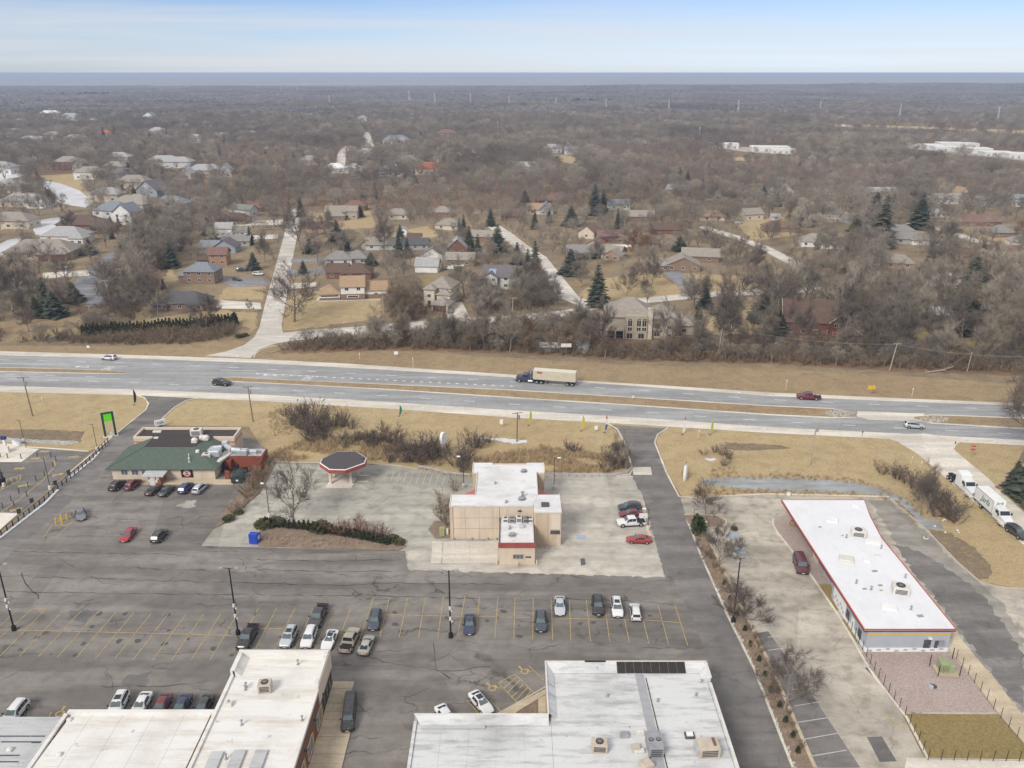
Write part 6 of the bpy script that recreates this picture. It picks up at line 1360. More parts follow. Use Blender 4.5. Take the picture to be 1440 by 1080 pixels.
near=[(258,421,2,[B(0,0,19,10,2.9,'hip','dkgrey','brown',wins=(5,2)),B(6,-3.5,6,6,2.9,'hip','dkgrey','brown',wins=(2,1)),B(-7,-4,5,4,2.6,'hip','dkgrey','brown',wins=(1,1))],'long single storey brown house with dark hipped roof behind the clipped hedge'),(286,386,-3,[B(0,0,13,9,5.4,'hip','blue','brown',wins=(3,2)),B(-7,1.5,6,7,3.0,'hip','blue','brown',wins=(1,1))],'two storey brown house with blue grey hipped roof'),(309,362,4,[B(0,0,8,8,5.2,'gx','redbrown','orange',chimney=-.8),B(-6,0,7,6,2.8,'gx','brown','brick')],'orange brick house with a broad chimney above the blue roofed one'),(313,345,0,[B(2,0,11,9,2.9,'gy','purple','bluegrey'),B(-6,1,9,8,2.8,'gx','blue','bluegrey')],'blue grey ranch house with a wide white trimmed gable'),(334,336,0,[B(0,0,14,8,2.8,'gx','grey','grey',wins=(3,1))],'low grey ranch house just above the blue grey gabled one'),(322,324,0,[B(-2,0,9,8,4.8,'gx','palegrey','white',wins=(3,1)),B(6,0,9,7,2.8,'gx','grey','white')],'white house with pale grey roof left of the street'),(330,306,-8,[B(0,0,17,10,2.8,'hip','brown','brown',chimney=-.7)],'broad brown roofed ranch house left of the street'),(343,296,-25,[B(0,0,16,8,4.2,'gx','green','palegrey',chimney=-.9)],'grey green gabled house with a red chimney'),(356,290,0,[B(0,0,13,8,2.8,'hip','redbrown','brick')],'dark red brick house behind the grey green gabled one'),(492,380,2,[B(3.5,0,12,10,3.0,'hip','brown','brick',wins=(2,2)),B(-5,1,9,9,3.0,'gx','brown','brick',wins=(2,1))],'red brick ranch house with brown roof'),(487,361,3,[B(-3,0,12,9,2.9,'hip','grey','palegrey'),B(5,1.5,10,9,2.9,'hip','grey','grey')],'grey hip roofed ranch house behind the red brick ranch'),(478,300,0,[B(-2,0,12,9,4.8,'gx','beigegrey','stone',chimney=-.5),B(-1,-6,11,6,3.0,'hip','beigegrey','brown'),B(7,0,8,8,5.0,'gx','stone','stone')],'large tan grey house right of the street top'),(500,288,0,[B(0,0,14,9,3.0,'hip','redbrown','brick')],'maroon roofed house behind the large tan grey one'),(602,371,-6,[B(0,0,10,9,3.0,'gx','palegrey','white',wins=(1,1))],'white garage with pale roof and dark boats in front'),(610,355,-8,[B(0,0,10,9,2.8,'gy','beigegrey','white',wins=(1,1))],'white gable fronted garage with tan grey roof'),(643,347,3,[B(0,0,9.5,9,3.2,'gy','palegrey','brick',wins=(2,1),pitch=.6)],'red brick gabled cottage with white trim'),(648,363,-5,[B(0,0,13,8,3.2,'gx','stone','brown')],'stone grey roofed house below the brick cottage'),(703,392,-8,[B(0,0,13,11,5.2,'gx','purple','palegrey',wins=(2,2)),B(-3,-5,6,5,5.2,'gy','purple','palegrey')],'tall grey house with purple slate roof half hidden by trees'),(567,322,0,[B(0,0,4.5,4,2.6,'gy','palegrey','white',wins=(1,1))],'small white garden shed'),(583,332,0,[B(0,0,7,6,2.6,'gx','brown','white',wins=(1,1))],'small brown roofed garage below the garden shed'),(585,341,0,[B(0,0,13,8,2.8,'gx','dkgrey','grey',wins=(3,1))],'dark roofed grey ranch with a row of small windows'),(540,341,0,[B(0,0,17,9,2.8,'gx','beigegrey','palegrey',wins=(3,1)),B(-8,2,6,8,2.8,'gy','brown','white',wins=(1,1))],'long tan grey ranch house behind a leafless oak'),(622,297,0,[B(0,0,12,9,3.2,'hip','stone','brown')],'hip roofed brown house at the edge of the wood'),(632,314,-15,[B(0,0,14,9,2.8,'hip','beigegrey','cream')],'low tan roofed house below the hip roofed brown one'),(757,293,0,[B(0,0,15,10,3.0,'gx','tan','cream'),B(5,-3,8,8,3.8,'gy','blue','grey',pitch=.6)],'tan roofed house with a blue grey gable'),(767,280,0,[B(0,0,15,9,2.8,'gx','redbrown','brown')],'red brown ranch behind the tan roofed house'),(830,325,-25,[B(0,0,9,12,3.2,'gy','redbrown','cream',wins=(1,1),pitch=.5)],'cream gable ended garage with red brown roof'),(838,341,-20,[B(0,0,8,8,2.6,'gy','redbrown','cream',wins=(1,1))],'small red brown roof below the cream gable'),(872,345,0,[B(0,0,10,5,2.6,'flat','white','orange',wins=(0,0))],'orange fronted shed with a white flat roof'),(858,329,0,[B(0,0,14,8,2.6,'gx','redbrown','brown')],'low red brown ranch right of the cream gable'),(856,352,-28,[B(0,0,15,9,2.8,'gx','beigegrey','tanbrick'),B(5,-5,8,8,2.6,'gy','stone','tanbrick')],'grey brown ranch with stepped gables above the lawn'),(822,352,0,[B(0,0,17,9,2.8,'gx','grey','palegrey')],'grey ranch half hidden behind a leafless maple'),(953,369,-6,[B(2,0,15,11,2.9,'gy','stone','brown',pitch=.3,wins=(3,1)),B(-8,-1.5,9,8,2.8,'hip','stone','brown')],'brown ranch house with a wide shallow gable by the dark driveway'),(985,357,-12,[B(0,0,17,9,2.9,'gx','stone','brown')],'brown roofed ranch behind the wide gabled one'),(905,338,-10,[B(0,0,16,9,2.8,'hip','brown','brown')],'dark brown hip roofed ranch among trees'),(936,320,0,[B(0,0,17,9,2.8,'gx','brown','brick')],'dark red ranch house with a long roof'),(955,269,-28,[B(0,0,17,9,4.6,'gx','blue','brown',wins=(4,1)),],'blue grey roofed house with a red patch on its roof'),(1105,271,-12,[B(0,0,10,10,4.5,'gy','palegrey','cream',pitch=.6),B(-9,2,9,8,3,'gy','palegrey','white')],'cream twin gabled house at the wood edge'),(1055,301,20,[B(0,0,13,9,3.6,'gx','stone','cream')],'tan house with a pointed pale gable'),(1090,302,0,[B(0,0,5,4,2.4,'gx','palegrey','palegrey',wins=(1,0))],'tiny pale shed beside an evergreen'),(1098,317,-6,[B(0,0,20,9,2.7,'hip','redbrown','brown')],'long pinkish brown roofed ranch'),(1150,337,-10,[B(0,0,17,10,3.0,'hip','stone','white',wins=(4,2)),B(5,-5,9,7,2.8,'hip','stone','white')],'white ranch house with a broad tan grey hipped roof'),(1265,322,0,[B(0,0,14,8,2.8,'hip','grey','palegrey')],'grey hip roofed ranch left of the biggest spruce'),(1275,333,-8,[B(0,0,16,9,2.8,'hip','grey','grey'),B(9,-3,16,7,2.8,'hip','stone','white')],'rambling grey ranch beside the far right street'),(1375,309,-3,[B(0,0,23,10,2.8,'hip','redbrown','brick')],'long red brown ranch at the far right'),(1415,324,-3,[B(0,0,19,10,2.8,'hip','grey','brown')],'grey hip roofed ranch below the long red brown one'),(1440,338,0,[B(0,0,13,10,3.2,'hip','palegrey','white')],'pale roofed house cut by the right edge'),(1262,366,-12,[B(0,0,14,9,2.8,'hip','beigegrey','tanbrick'),B(-8,3,6,6,2.6,'gx','stone','white')],'tan roofed house half hidden by trees below the spruces'),(1236,272,0,[B(0,0,22,9,4.5,'gx','palegrey','cream',wins=(5,1))],'long pale house behind the spruces'),(1330,279,0,[B(0,0,19,9,3.2,'gx','palegrey','white',wins=(4,1))],'long white house right of the tall spruces'),(1350,276,10,[B(0,0,11,9,3.0,'gy','tan','cream',pitch=.75)],'steep tan A frame gable'),(1384,282,0,[B(0,0,13,8,3.5,'gx','grey','palegrey')],'grey house among trees near the right edge'),(1435,283,0,[B(0,0,12,8,5.0,'gx','blue','white')],'white two storey house at the right edge'),(1320,298,0,[B(0,0,13,7,2.8,'gx','palegrey','white',wins=(4,1))],'low white building below the long white house'),(1332,385,0,[B(0,0,6,4,2.4,'flat','white','white',wins=(1,1))],'white boxy shed seen through bare trees'),(1322,437,-5,[B(0,0,7,6,2.6,'gx','white','barn',wins=(1,1))],'red shed with a white roof among trees at the right'),(62,352,4,[B(0,0,24,12,3.2,'hip','stone','stone',wins=(4,2),chimney=.2),B(6,-6,11,6,3.0,'hip','stone','tanbrick',wins=(0,0))],'wide stone house with two brown garage doors at the left'),(95,332,-4,[B(0,0,17,10,3.6,'hip','palegrey','white',wins=(3,1)),B(8,-5,6,6,3.4,'hip','palegrey','white',wins=(2,1))],'white house with bay and pale flat looking roof'),(118,316,-6,[B(0,0,19,11,3.6,'hip','brown','brick',chimney=-.5),B(12,-4,8,8,3,'hip','brown','brick')],'brick house with steep brown hipped roof at the left'),(172,304,-12,[B(-4,1,16,11,6.0,'hip','blue','white',wins=(3,2)),B(6,-4,9,9,6.0,'gy','blue','white',pitch=.55)],'big white house with blue grey roof and tall gable'),(217,273,-20,[B(0,0,14,11,5.4,'gy','purple','bluegrey',pitch=.5)],'blue grey house with a round attic window'),(190,288,-25,[B(0,0,22,10,4.2,'hip','stone','stone'),B(-4,6,14,9,4.2,'hip','stone','stone')],'grey brown house with several hipped roofs'),(38,283,-4,[B(0,0,24,10,3.4,'hip','palegrey','cream',wins=(5,2)),B(10,-5,10,7,3.2,'hip','palegrey','white',wins=(3,1))],'long cream house by the pond'),(98,233,0,[B(0,0,18,11,6.0,'hip','stone','brick',wins=(4,2)),B(9,-3,8,9,5.0,'gy','stone','stone')],'big red brick house behind the pond bank'),(45,220,0,[B(0,0,18,11,5.6,'hip','palegrey','white',wins=(4,2))],'white two storey house with pale roof behind the far pond'),(6,239,0,[B(0,0,15,11,5,'hip','palegrey','white',wins=(3,1))],'white house at the left edge by the far pond'),(12,225,0,[B(0,0,20,11,3.4,'hip','stone','white',wins=(3,1))],'cream roofed house at the left edge'),(190,258,-6,[B(0,0,19,11,4.4,'hip','beigegrey','cream',wins=(3,2))],'tan grey hip roofed house behind two small conifers'),(178,246,0,[B(0,0,18,10,4,'hip','purple','grey')],'purple grey hip roofed house'),(162,236,0,[B(0,0,15,10,4,'hip','stone','cream')],'stone grey roof behind the purple grey one'),(290,243,0,[B(0,0,22,11,5,'hip','palegrey','stone',wins=(4,2))],'large pale stone house left of the wood centre'),(318,243,8,[B(0,0,9,10,4.4,'gy','palegrey','white',pitch=.7)],'steep white gable beside the large pale stone house'),(262,246,0,[B(0,0,9,10,4,'gy','palegrey','cream',pitch=.6)],'small cream gable left of the large pale stone house'),(168,224,0,[B(0,0,18,10,5,'hip','palegrey','grey')],'pale grey house in the trees'),(232,228,0,[B(0,0,22,10,4.5,'hip','palegrey','stone')],'pale stone house in the trees farther right'),(152,276,-8,[B(0,0,17,10,4.4,'hip','palegrey','cream',wins=(3,2))],'cream house with pale roof right of the pond channel'),(128,246,0,[B(0,0,18,10,5,'hip','stone','white',wins=(3,2))],'white house behind the pond channel'),(243,289,-20,[B(0,0,18,10,4.4,'hip','blue','palegrey',wins=(3,2))],'blue grey hip roof right of the several hipped roofs'),(15,264,0,[B(0,0,17,10,4.4,'hip','palegrey','cream',wins=(3,2))],'cream house left of the pointed dark evergreen'),(20,312,0,[B(0,0,18,10,4,'hip','stone','cream',wins=(3,2))],'tan grey house at the left edge above the wide stone house'),(252,231,0,[B(0,0,20,10,5,'hip','palegrey','palegrey',wins=(3,2))],'pale house deep in trees left of the wood centre'),(1205,305,8,[B(0,0,16,9,3.0,'gx','stone','grey')],'stone grey ranch left of the giant spruce'),(1172,300,-6,[B(0,0,13,8,3.4,'hip','purple','palegrey')],'purple grey roof above the white ranch'),(1350,357,-6,[B(0,0,16,9,2.8,'hip','brown','tanbrick')],'brown hip roof below the far right street'),(1410,352,-10,[B(0,0,15,9,2.8,'gx','redbrown','brown')],'low red brown roof under the far right street'),(1000,302,5,[B(0,0,15,9,2.8,'hip','tan','cream')],'tan roof among pale trees right of the red patched roof'),(900,302,0,[B(0,0,16,9,2.8,'gx','stone','brown')],'stone grey roof right of the ragged pine'),(870,287,0,[B(0,0,14,9,3.2,'gx','blue','palegrey')],'slate blue roof behind the ragged pine'),(1160,371,-15,[B(0,0,16,9,2.8,'hip','brown','brown')],'brown roof in the trees below the white ranch'),(680,330,-12,[B(0,0,13,8,2.8,'gx','stone','brown')],'stone grey roof by the top of the diagonal street'),(720,302,0,[B(0,0,13,8,2.8,'hip','brown','brown')],'brown roof above the diagonal street'),(560,300,0,[B(0,0,14,9,3,'hip','stone','cream')],'stone grey roof below the dark wood'),(450,318,0,[B(0,0,13,8,2.8,'gx','brown','tanbrick')],'brown roof behind the wide street evergreens'),]
roots={}
for a in near:
 roots[a[4]]=house(a[0],a[1],a[2],a[3],a[4])
 if a[0]<330 and a[1]<290 or a[0]<180:roots[a[4]].scale=(1.28,1.28,1.2);HOUSES[-1]=HOUSES[-1][:2]+(HOUSES[-1][2]*1.28,)
g=lambda s:next(v for k,v in roots.items()if s in k)
r_=g('two brown garage doors');garage(r_,3.4,-9.03,3.2);garage(r_,8.6,-9.03,5.0)
r_=g('red patch');MB().add([(1,-1.5,6.75),(5,-1.5,6.75),(5,-3.5,5.6),(1,-3.5,5.6)],[(0,3,2,1)]).build('roof_patch',HR['red'],r_)
r_=g('round attic');ring('round_window',m_white,r_,(0,7.2),.55,.95,-5.56);MB().tube((0,-5.52,7.2),(0,-5.56,7.2),.55,.55,14).build('pane',m_glass,r_)
r_=g('tall grey house');MB().add([(-4,-2.2,7.6),(-1,-2.2,7.6),(-1,-5.0,5.9),(-4,-5.0,5.9)],[(0,3,2,1)]).build('blue_tarp',mat('blue_tarp',(0.30,0.36,0.46),.15,.8,.5),r_)
for s in(('white garage with pale roof',0,-4.53),('white gable fronted',0,-4.53)):garage(g(s[0]),s[1],s[2],4.6,2.2,m_white)
far=[(558,206,[B(0,0,27,14,9,'hip','blue','cream',wins=(6,2)),B(3,-6,10,5,10,'hip','palegrey','cream',wins=(3,1))],'large cream mansion with blue grey roof in the distance'),(601,240,[B(0,0,22,12,5,'hip','red','cream',wins=(5,2),chimney=.7)],'house with bright red tiled roof in the distance'),(574,233,[B(0,0,18,11,7,'hip','beigegrey','stone',wins=(4,2),chimney=.5)],'tall tan stone house left of the red tiled roof'),(483,238,[B(-6,0,16,10,4,'hip','white','white',wins=(2,1)),B(8,0,12,9,4,'hip','white','white',wins=(2,1))],'distant house with white roof below the far street'),(516,219,[B(0,0,20,12,5,'hip','palegrey','grey',wins=(3,1)),B(0,-9,8,7,3,'gy','palegrey','cream',wins=(1,1))],'distant pale grey house left of the cream mansion'),(550,242,[B(0,0,19,10,4,'hip','blue','white',wins=(3,1),chimney=.4)],'distant blue grey house with a white chimney'),(671,211,[B(0,0,24,10,4,'gx','beigegrey','cream',wins=(6,1))],'distant long cream ranch in a clearing'),(776,211,[B(0,0,18,10,5,'hip','palegrey','palegrey',wins=(3,1))],'distant pale house on a slope, left of two'),(808,213,[B(0,0,18,10,4,'gx','blue','palegrey',wins=(3,1))],'distant blue roofed house on the slope'),(824,224,[B(0,0,8,6,4,'flat','white','white',wins=(0,0))],'distant bright white shed at the foot of the slope'),(740,236,[B(0,0,22,10,4,'gx','palegrey','palegrey',wins=(3,1))],'distant pale roof among trees at centre'),(628,191,[B(0,0,22,12,6,'hip','redbrown','stone',wins=(4,1))],'distant dull red roofed house'),(543,184,[B(0,0,26,12,6,'hip','redbrown','grey',wins=(3,1))],'distant red brown roof behind the mansion'),(414,185,[B(0,0,26,14,5,'hip','blue','palegrey',wins=(3,1))],'distant blue grey hip roofed house above the street'),(442,184,[B(0,0,22,12,5,'hip','palegrey','grey',wins=(3,1))],'distant pale house right of the blue grey hip roof'),(376,205,[B(0,0,10,9,4,'gx','palegrey','cream',wins=(2,1))],'distant small cream house'),(440,227,[B(0,0,20,11,4,'hip','stone','stone',wins=(3,1))],'distant stone grey house left of the white roof'),(350,193,[B(0,0,24,13,6,'hip','green','cream',wins=(4,1))],'distant green grey roofed house'),(310,195,[B(0,0,26,13,5,'hip','palegrey','stone',wins=(3,1))],'distant pale stone house left of the green grey roof'),(275,197,[B(0,0,20,12,5,'hip','palegrey','palegrey',wins=(3,1))],'distant pale grey house left of the pale stone house'),(222,186,[B(0,0,18,12,5,'hip','palegrey','palegrey',wins=(2,1))],'distant pale house beside tall conifers'),(150,190,[B(0,0,16,11,5,'hip','red','white',wins=(3,1))],'distant white house with small red roof'),(212,206,[B(0,0,8,7,3,'gy','palegrey','white',wins=(1,0))],'distant tiny white shed by the conifer'),(107,196,[B(0,0,24,12,4,'hip','stone','cream',wins=(4,1))],'distant cream house at left centre'),(75,193,[B(0,0,22,12,5,'hip','beigegrey','cream',wins=(3,1))],'distant tan grey house at left'),(48,198,[B(0,0,30,12,4,'hip','palegrey','tanbrick',wins=(4,1))],'distant tan brick house at left'),(24,189,[B(0,0,20,12,6,'hip','palegrey','white',wins=(3,1))],'distant white house at far left'),(8,168,[B(0,0,32,14,4,'hip','tan','orange',wins=(3,1))],'distant orange tan roof at the left edge'),(72,164,[B(0,0,34,14,8,'hip','white','cream',wins=(5,1))],'distant large white roofed house'),(100,166,[B(0,0,28,14,6,'hip','palegrey','cream',wins=(4,1))],'distant pale house beside the white roofed one'),(212,168,[B(0,0,18,12,8,'gy','blue','white',wins=(2,1))],'distant white gabled house in the hazy wood'),(178,153,[B(0,0,44,14,5,'gx','palegrey','palegrey',wins=(4,1))],'distant long pale building by dark conifers'),(155,153,[B(0,0,24,14,5,'gx','palegrey','palegrey',wins=(2,1))],'distant shorter pale building'),(230,160,[B(0,0,26,14,5,'hip','palegrey','palegrey',wins=(2,1))],'distant pale roof right of the long building')]
for px,py,bl_,lab in far:house(px,py,rt.uniform(-12,12),bl_,lab,'far houses in the woods').scale=(1.18,1.18,1.15)
rw=random.Random(9)
for k in range(34):
 px,py=rw.uniform(10,760),rw.uniform(133,182)
 if px>420:py=rw.uniform(150,172)
 s=1.0 if py>155 else 1.3
 house(px,py,rw.uniform(-20,20),[B(0,0,rw.uniform(16,26)*s,12,rw.uniform(4,7),'hip',rw.choice(['palegrey','stone','grey','beigegrey']),rw.choice(['cream','palegrey','white','stone']),wins=(3,0))],'tiny pale roofed house deep in the hazy woods','faint houses deep in the woods')
p=G(497,407,3);ws_=thing('house','white split level house with tan roof and a pale patio rim','house',(p.x,p.y,0),R(7),'houses across the highway')
block(ws_,-9,0.5,8,9,2.6,'hip','tan','white',wins=(0,1));block(ws_,0,0,9,9.5,5.4,'gx','tan','white',wins=(2,1));block(ws_,8.8,.8,8.6,8,3.4,'gx','tan','white',wins=(1,1))
MB().box((0,-4.82,.1),(8.9,.1,2.3)).box((8.8,-3.26,.1),(8.5,.1,1.6)).box((-9,-4.05,.1),(7.9,.1,.9)).build('dark_base',HW['brown'],ws_)
MB().box((-9,-4.12,1.0),(7.2,.12,.35)).box((-9,-4.12,1.9),(7.2,.1,.1)).build('porch_rail',m_white,ws_);MB().box((-9,-4.1,1.35),(6.6,.08,.5)).build('porch_glass',m_glass,ws_)
MB().box((0,-4.9,1.0),(4.6,.12,.9)).build('bay_window',m_white,ws_);MB().box((0,-4.97,1.15),(4.0,.04,.6)).build('pane',m_glass,ws_)
MB().box((0,-5.9,.05),(27.5,.9,.14)).box((13.6,-2,.05),(.9,8,.14)).box((-13.6,-3,.05),(.9,6,.14)).build('patio_rim',m_conc,ws_);HOUSES.append((p.x,p.y,14))
p=G(620,409,5);b3=thing('house','narrow three storey beige house with grey brown hipped roofs','house',(p.x,p.y,0),R(-14),'houses across the highway')
block(b3,0,3,9.5,11,7.0,'hip','stone','cream',wins=(2,2));block(b3,-2.8,-3.4,4.2,4.5,7.0,'hip','stone','cream',wins=(1,1));block(b3,2.6,-3,5.2,4,5.0,'hip','stone','cream',wins=(0,1));block(b3,3.2,-8,6.4,6.5,2.7,'hip','stone','cream',wins=(0,1))
garage(b3,3.2,-11.28,5.0,2.2);door(b3,(-2.8,-5.68,.05),1.3,2.4,0,m_gdoor);HOUSES.append((p.x,p.y,12))
p=G(895,452,4);mn=thing('mansion','stone mansion with tall arched windows and a pale chimney','house',(p.x,p.y,0),R(-4),'houses across the highway')
block(mn,-2.5,1,16,14,7.4,'hip','stone','stone',wins=(0,2),pitch=.45);block(mn,8.5,0,10,12,7.0,'hip','stone','stone',wins=(0,2));block(mn,10.2,-6.2,4.2,3,6.8,'gy','stone','stone',wins=(1,1));block(mn,-10,2,8,10,4.0,'hip','stone','stone',wins=(2,1));block(mn,16,3,7,9,3.5,'hip','stone','stone',wins=(1,1))
MB().box((-.6,-6.8,0),(7.2,1.8,8.0)).build('bay',HW['stone'],mn)
MB().box((3.9,-6.6,0),(1.5,1.2,10.2)).box((3.9,-6.6,10.2),(1.8,1.5,.3)).build('chimney',HW['cream'],mn)
def arch_window(root,x,y,z,w,h):
 fr,pn=MB(),MB();n=8;ro,ri=w/2,w/2-.14;pts=[(-ro,0),(ro,0),(ro,h)]+[(ro*math.cos(math.pi*i/n),h+ro*math.sin(math.pi*i/n))for i in range(1,n+1)]
 pi=[(-ri,.12),(ri,.12),(ri,h)]+[(ri*math.cos(math.pi*i/n),h+ri*math.sin(math.pi*i/n))for i in range(1,n+1)]
 m=len(pts)
 fr.add([(x+a,y-.12,z+b)for a,b in pts]+[(x+a,y-.12,z+b)for a,b in pi],[(i,(i+1)%m,m+(i+1)%m,m+i)for i in range(m)])
 fr.box((x,y-.1,z+.12),(.1,.06,h+ri-.15));fr.box((x,y-.1,z+h),(w-.3,.07,.12));fr.box((x,y-.1,z+h*.35),(w-.3,.07,.3))
 o=fr.build('arched_window',HW['cream'],root);pn.add([(x+a,y-.06,z+b)for a,b in pi],[tuple(range(m))]);pn.build('pane',m_glass,o)
for x in(-2.7,.2,2.0):arch_window(mn,x,-7.7,2.9,1.6,3.7)
for x in(-2.7,1.1):win(mn,(x,-7.7,.3),2.0,1.9,0,HW['cream'],m_glass,mull=1)
MB().box((-7.4,-6.3,2.7),(6.0,2.4,.3)).build('balcony',HW['stone'],mn)
for x in(-10.2,-7.4,-4.6):MB().box((x,-7.3,0),(.35,.35,2.7)).build('balcony_post',HW['cream'],mn)
MB().box((-7.4,-6.0,0.1),(5.6,.15,2.5)).build('glazed_front',m_glass,mn)
for z in(3.2,.4):win(mn,(6.4,-6.02,z+.3),1.9,1.5,0,HW['cream'],m_glass,mull=1)
MB().box((6.3,-6.5,3.0),(2.4,1.0,.7)).build('small_balcony',HW['stone'],mn);HOUSES.append((p.x,p.y,17))
MB().box((17,-8,0),(16,1.2,1.4)).build('garden_wall',HW['brown'],mn)
p=G(1142,450,4);rb=thing('house','dark red brick house with steep brown roof and side gables','house',(p.x,p.y,0),R(-9),'houses across the highway')
block(rb,-1.5,0,17,11,5.0,'gx','brown','barn',wins=(4,2),pitch=.75);block(rb,8.5,-1.5,8,11,5.4,'gy','brown','barn',wins=(2,2),pitch=.55);block(rb,10.5,-7,7,5,2.6,'gy','brown','brown',wins=(2,1),pitch=.45)
MB().box((6.8,-9.6,2.5),(4.0,.12,.5)).build('red_awning',m_red,rb)
def barge(a,b):MB().tube(a,b,.15,.15,5).build('barge_board',HW['cream'],rb)
for s in(1,-1):barge((-10.55,s*6.0,4.5),(-10.55,0,11.2))
for x0,w_,yy,top_,r__ in((8.5,8,-7.05,5.4,3.3),(10.5,7,-9.55,2.6,2.36)):
 for s in(1,-1):barge((x0+s*(w_/2+.5),yy-.5,top_-.3),(x0,yy-.5,top_+r__+.15))
HOUSES.append((p.x,p.y,15))
for px,py,lab,m in((598,377,'dark blue covered boat in front of the white garage',PAINT['blue']),(858,336,'white covered boat beside the cream gable',m_white),(643,378,'white and blue boat beside the white garage',m_white)):
 t=thing('boat',lab,'boat',G(px,py,.1),R(20));b=MB();st_=[(-3,.9,.5),(-2.5,1.1,.3),(0,1.15,.2),(2,.8,.3),(3.2,.05,.7)]
 vs=[(x,-w,1.3)for x,w,z in st_]+[(x,0,z)for x,w,z in st_]+[(x,w,1.3)for x,w,z in st_]+[(x,0,1.75)for x,w,z in st_];n=5
 b.add(vs,[(i,i+1,n+i+1,n+i)for i in range(4)]+[(n+i,n+i+1,2*n+i+1,2*n+i)for i in range(4)]+[(2*n+i,2*n+i+1,3*n+i+1,3*n+i)for i in range(4)]+[(3*n+i,3*n+i+1,i+1,i)for i in range(4)]+[(0,n,2*n,3*n)]);b.build('hull',m,t);MB().box((-.5,0,.05),(4.5,1.2,.2)).build('cradle',m_trim,t)
for bx,by,ty,var,lab,sx in((412,737,668,2,'bare spreading tree rising from the mulch bed left of the clipped hedge',.92),(992,731,688,2,'small bare tree on the brown mulch island by the drive',1.0),(1009,798,752,4,'bare tree in the mulch strip below the striped stalls',1.15),(1050,884,829,4,'bare tree right of the tall lamp in the mulch strip',1.15),(1103,997,938,4,'bare tree leaning over the white stalls near the bottom right',1.1),(414,452,391,2,'large bare tree with wide black limbs at the street corner',1.35),(1295,724,662,3,'bare tree with two tall trunks standing in the frozen ditch',.8),(1303,722,668,5,'thin bare tree beside the ditch trunks',.7),(881,419,383,2,'dark trunked bare tree on the tan lawn',1.0),(907,417,392,1,'slender bare tree on the tan lawn near the street',.9),(894,397,372,2,'small bare tree at the back of the tan lawn',.9),(916,404,362,1,'taller bare tree by the dark driveway',1.0),(1305,492,436,3,'straight trunked bare tree left of the olive lawn',1.0),(1320,492,440,3,'straight trunked bare tree in the middle of the olive lawn edge',1.0),(1351,489,425,2,'stout bare tree in front of the olive lawn',.9),(1372,486,440,3,'bare tree at the right of the olive lawn',.9),(1088,462,392,2,'big bare tree left of the red brick house',1.1),(1012,497,405,3,'very tall bare tree right of the mansion',.9),(1195,478,400,1,'tall bare tree right of the red brick house',1.0),(1038,440,385,2,'bare oak in the clearing above the mansion',1.1),(18,437,372,1,'tall bare tree at the left edge',1.1),(222,453,405,2,'bare tree in the yard before the dark roofed house',1.0),(291,463,420,4,'pale bare tree rising behind the clipped hedge',1.0),(41,466,432,0,'bare tree on the dull slope above the highway',1.0),(168,455,415,0,'bare tree beside the leaning utility pole',1.0),(352,440,423,0,'young bare tree between the driveways',.7),(457,330,300,2,'bare tree on the yard right of the street',1.0),(424,352,300,2,'broad pale bare tree along the street',1.2),(540,353,312,1,'pale trunked bare oak before the long ranch',1.0),(1080,430,380,0,'bare tree over the street left of the red house',1.1),(1255,470,410,1,'bare tree in the wood right of the red house',1.1),(1435,650,520,3,'big bare tree overhanging the right edge',1.0),(1440,570,530,4,'bare roadside tree at the right edge',.8),(934,497,440,2,'bare tree before the right wing of the stone mansion',.9),(846,490,432,1,'tall bare tree at the left corner of the stone mansion',.9),(1128,500,430,3,'tall slim bare tree before the red brick house',.8)):
 b=G(bx,by,.1)
 dep=math.atan2(CAM_H,math.hypot(b.x,b.y));H=(by-ty)*(b.y*_cp+CAM_H*_sp)/F_PX/math.cos(dep)
 put_tree(b,max(4,H),var,lab,None,sx=sx,crown=m_herotwig);HOUSES.append((b.x,b.y,3))
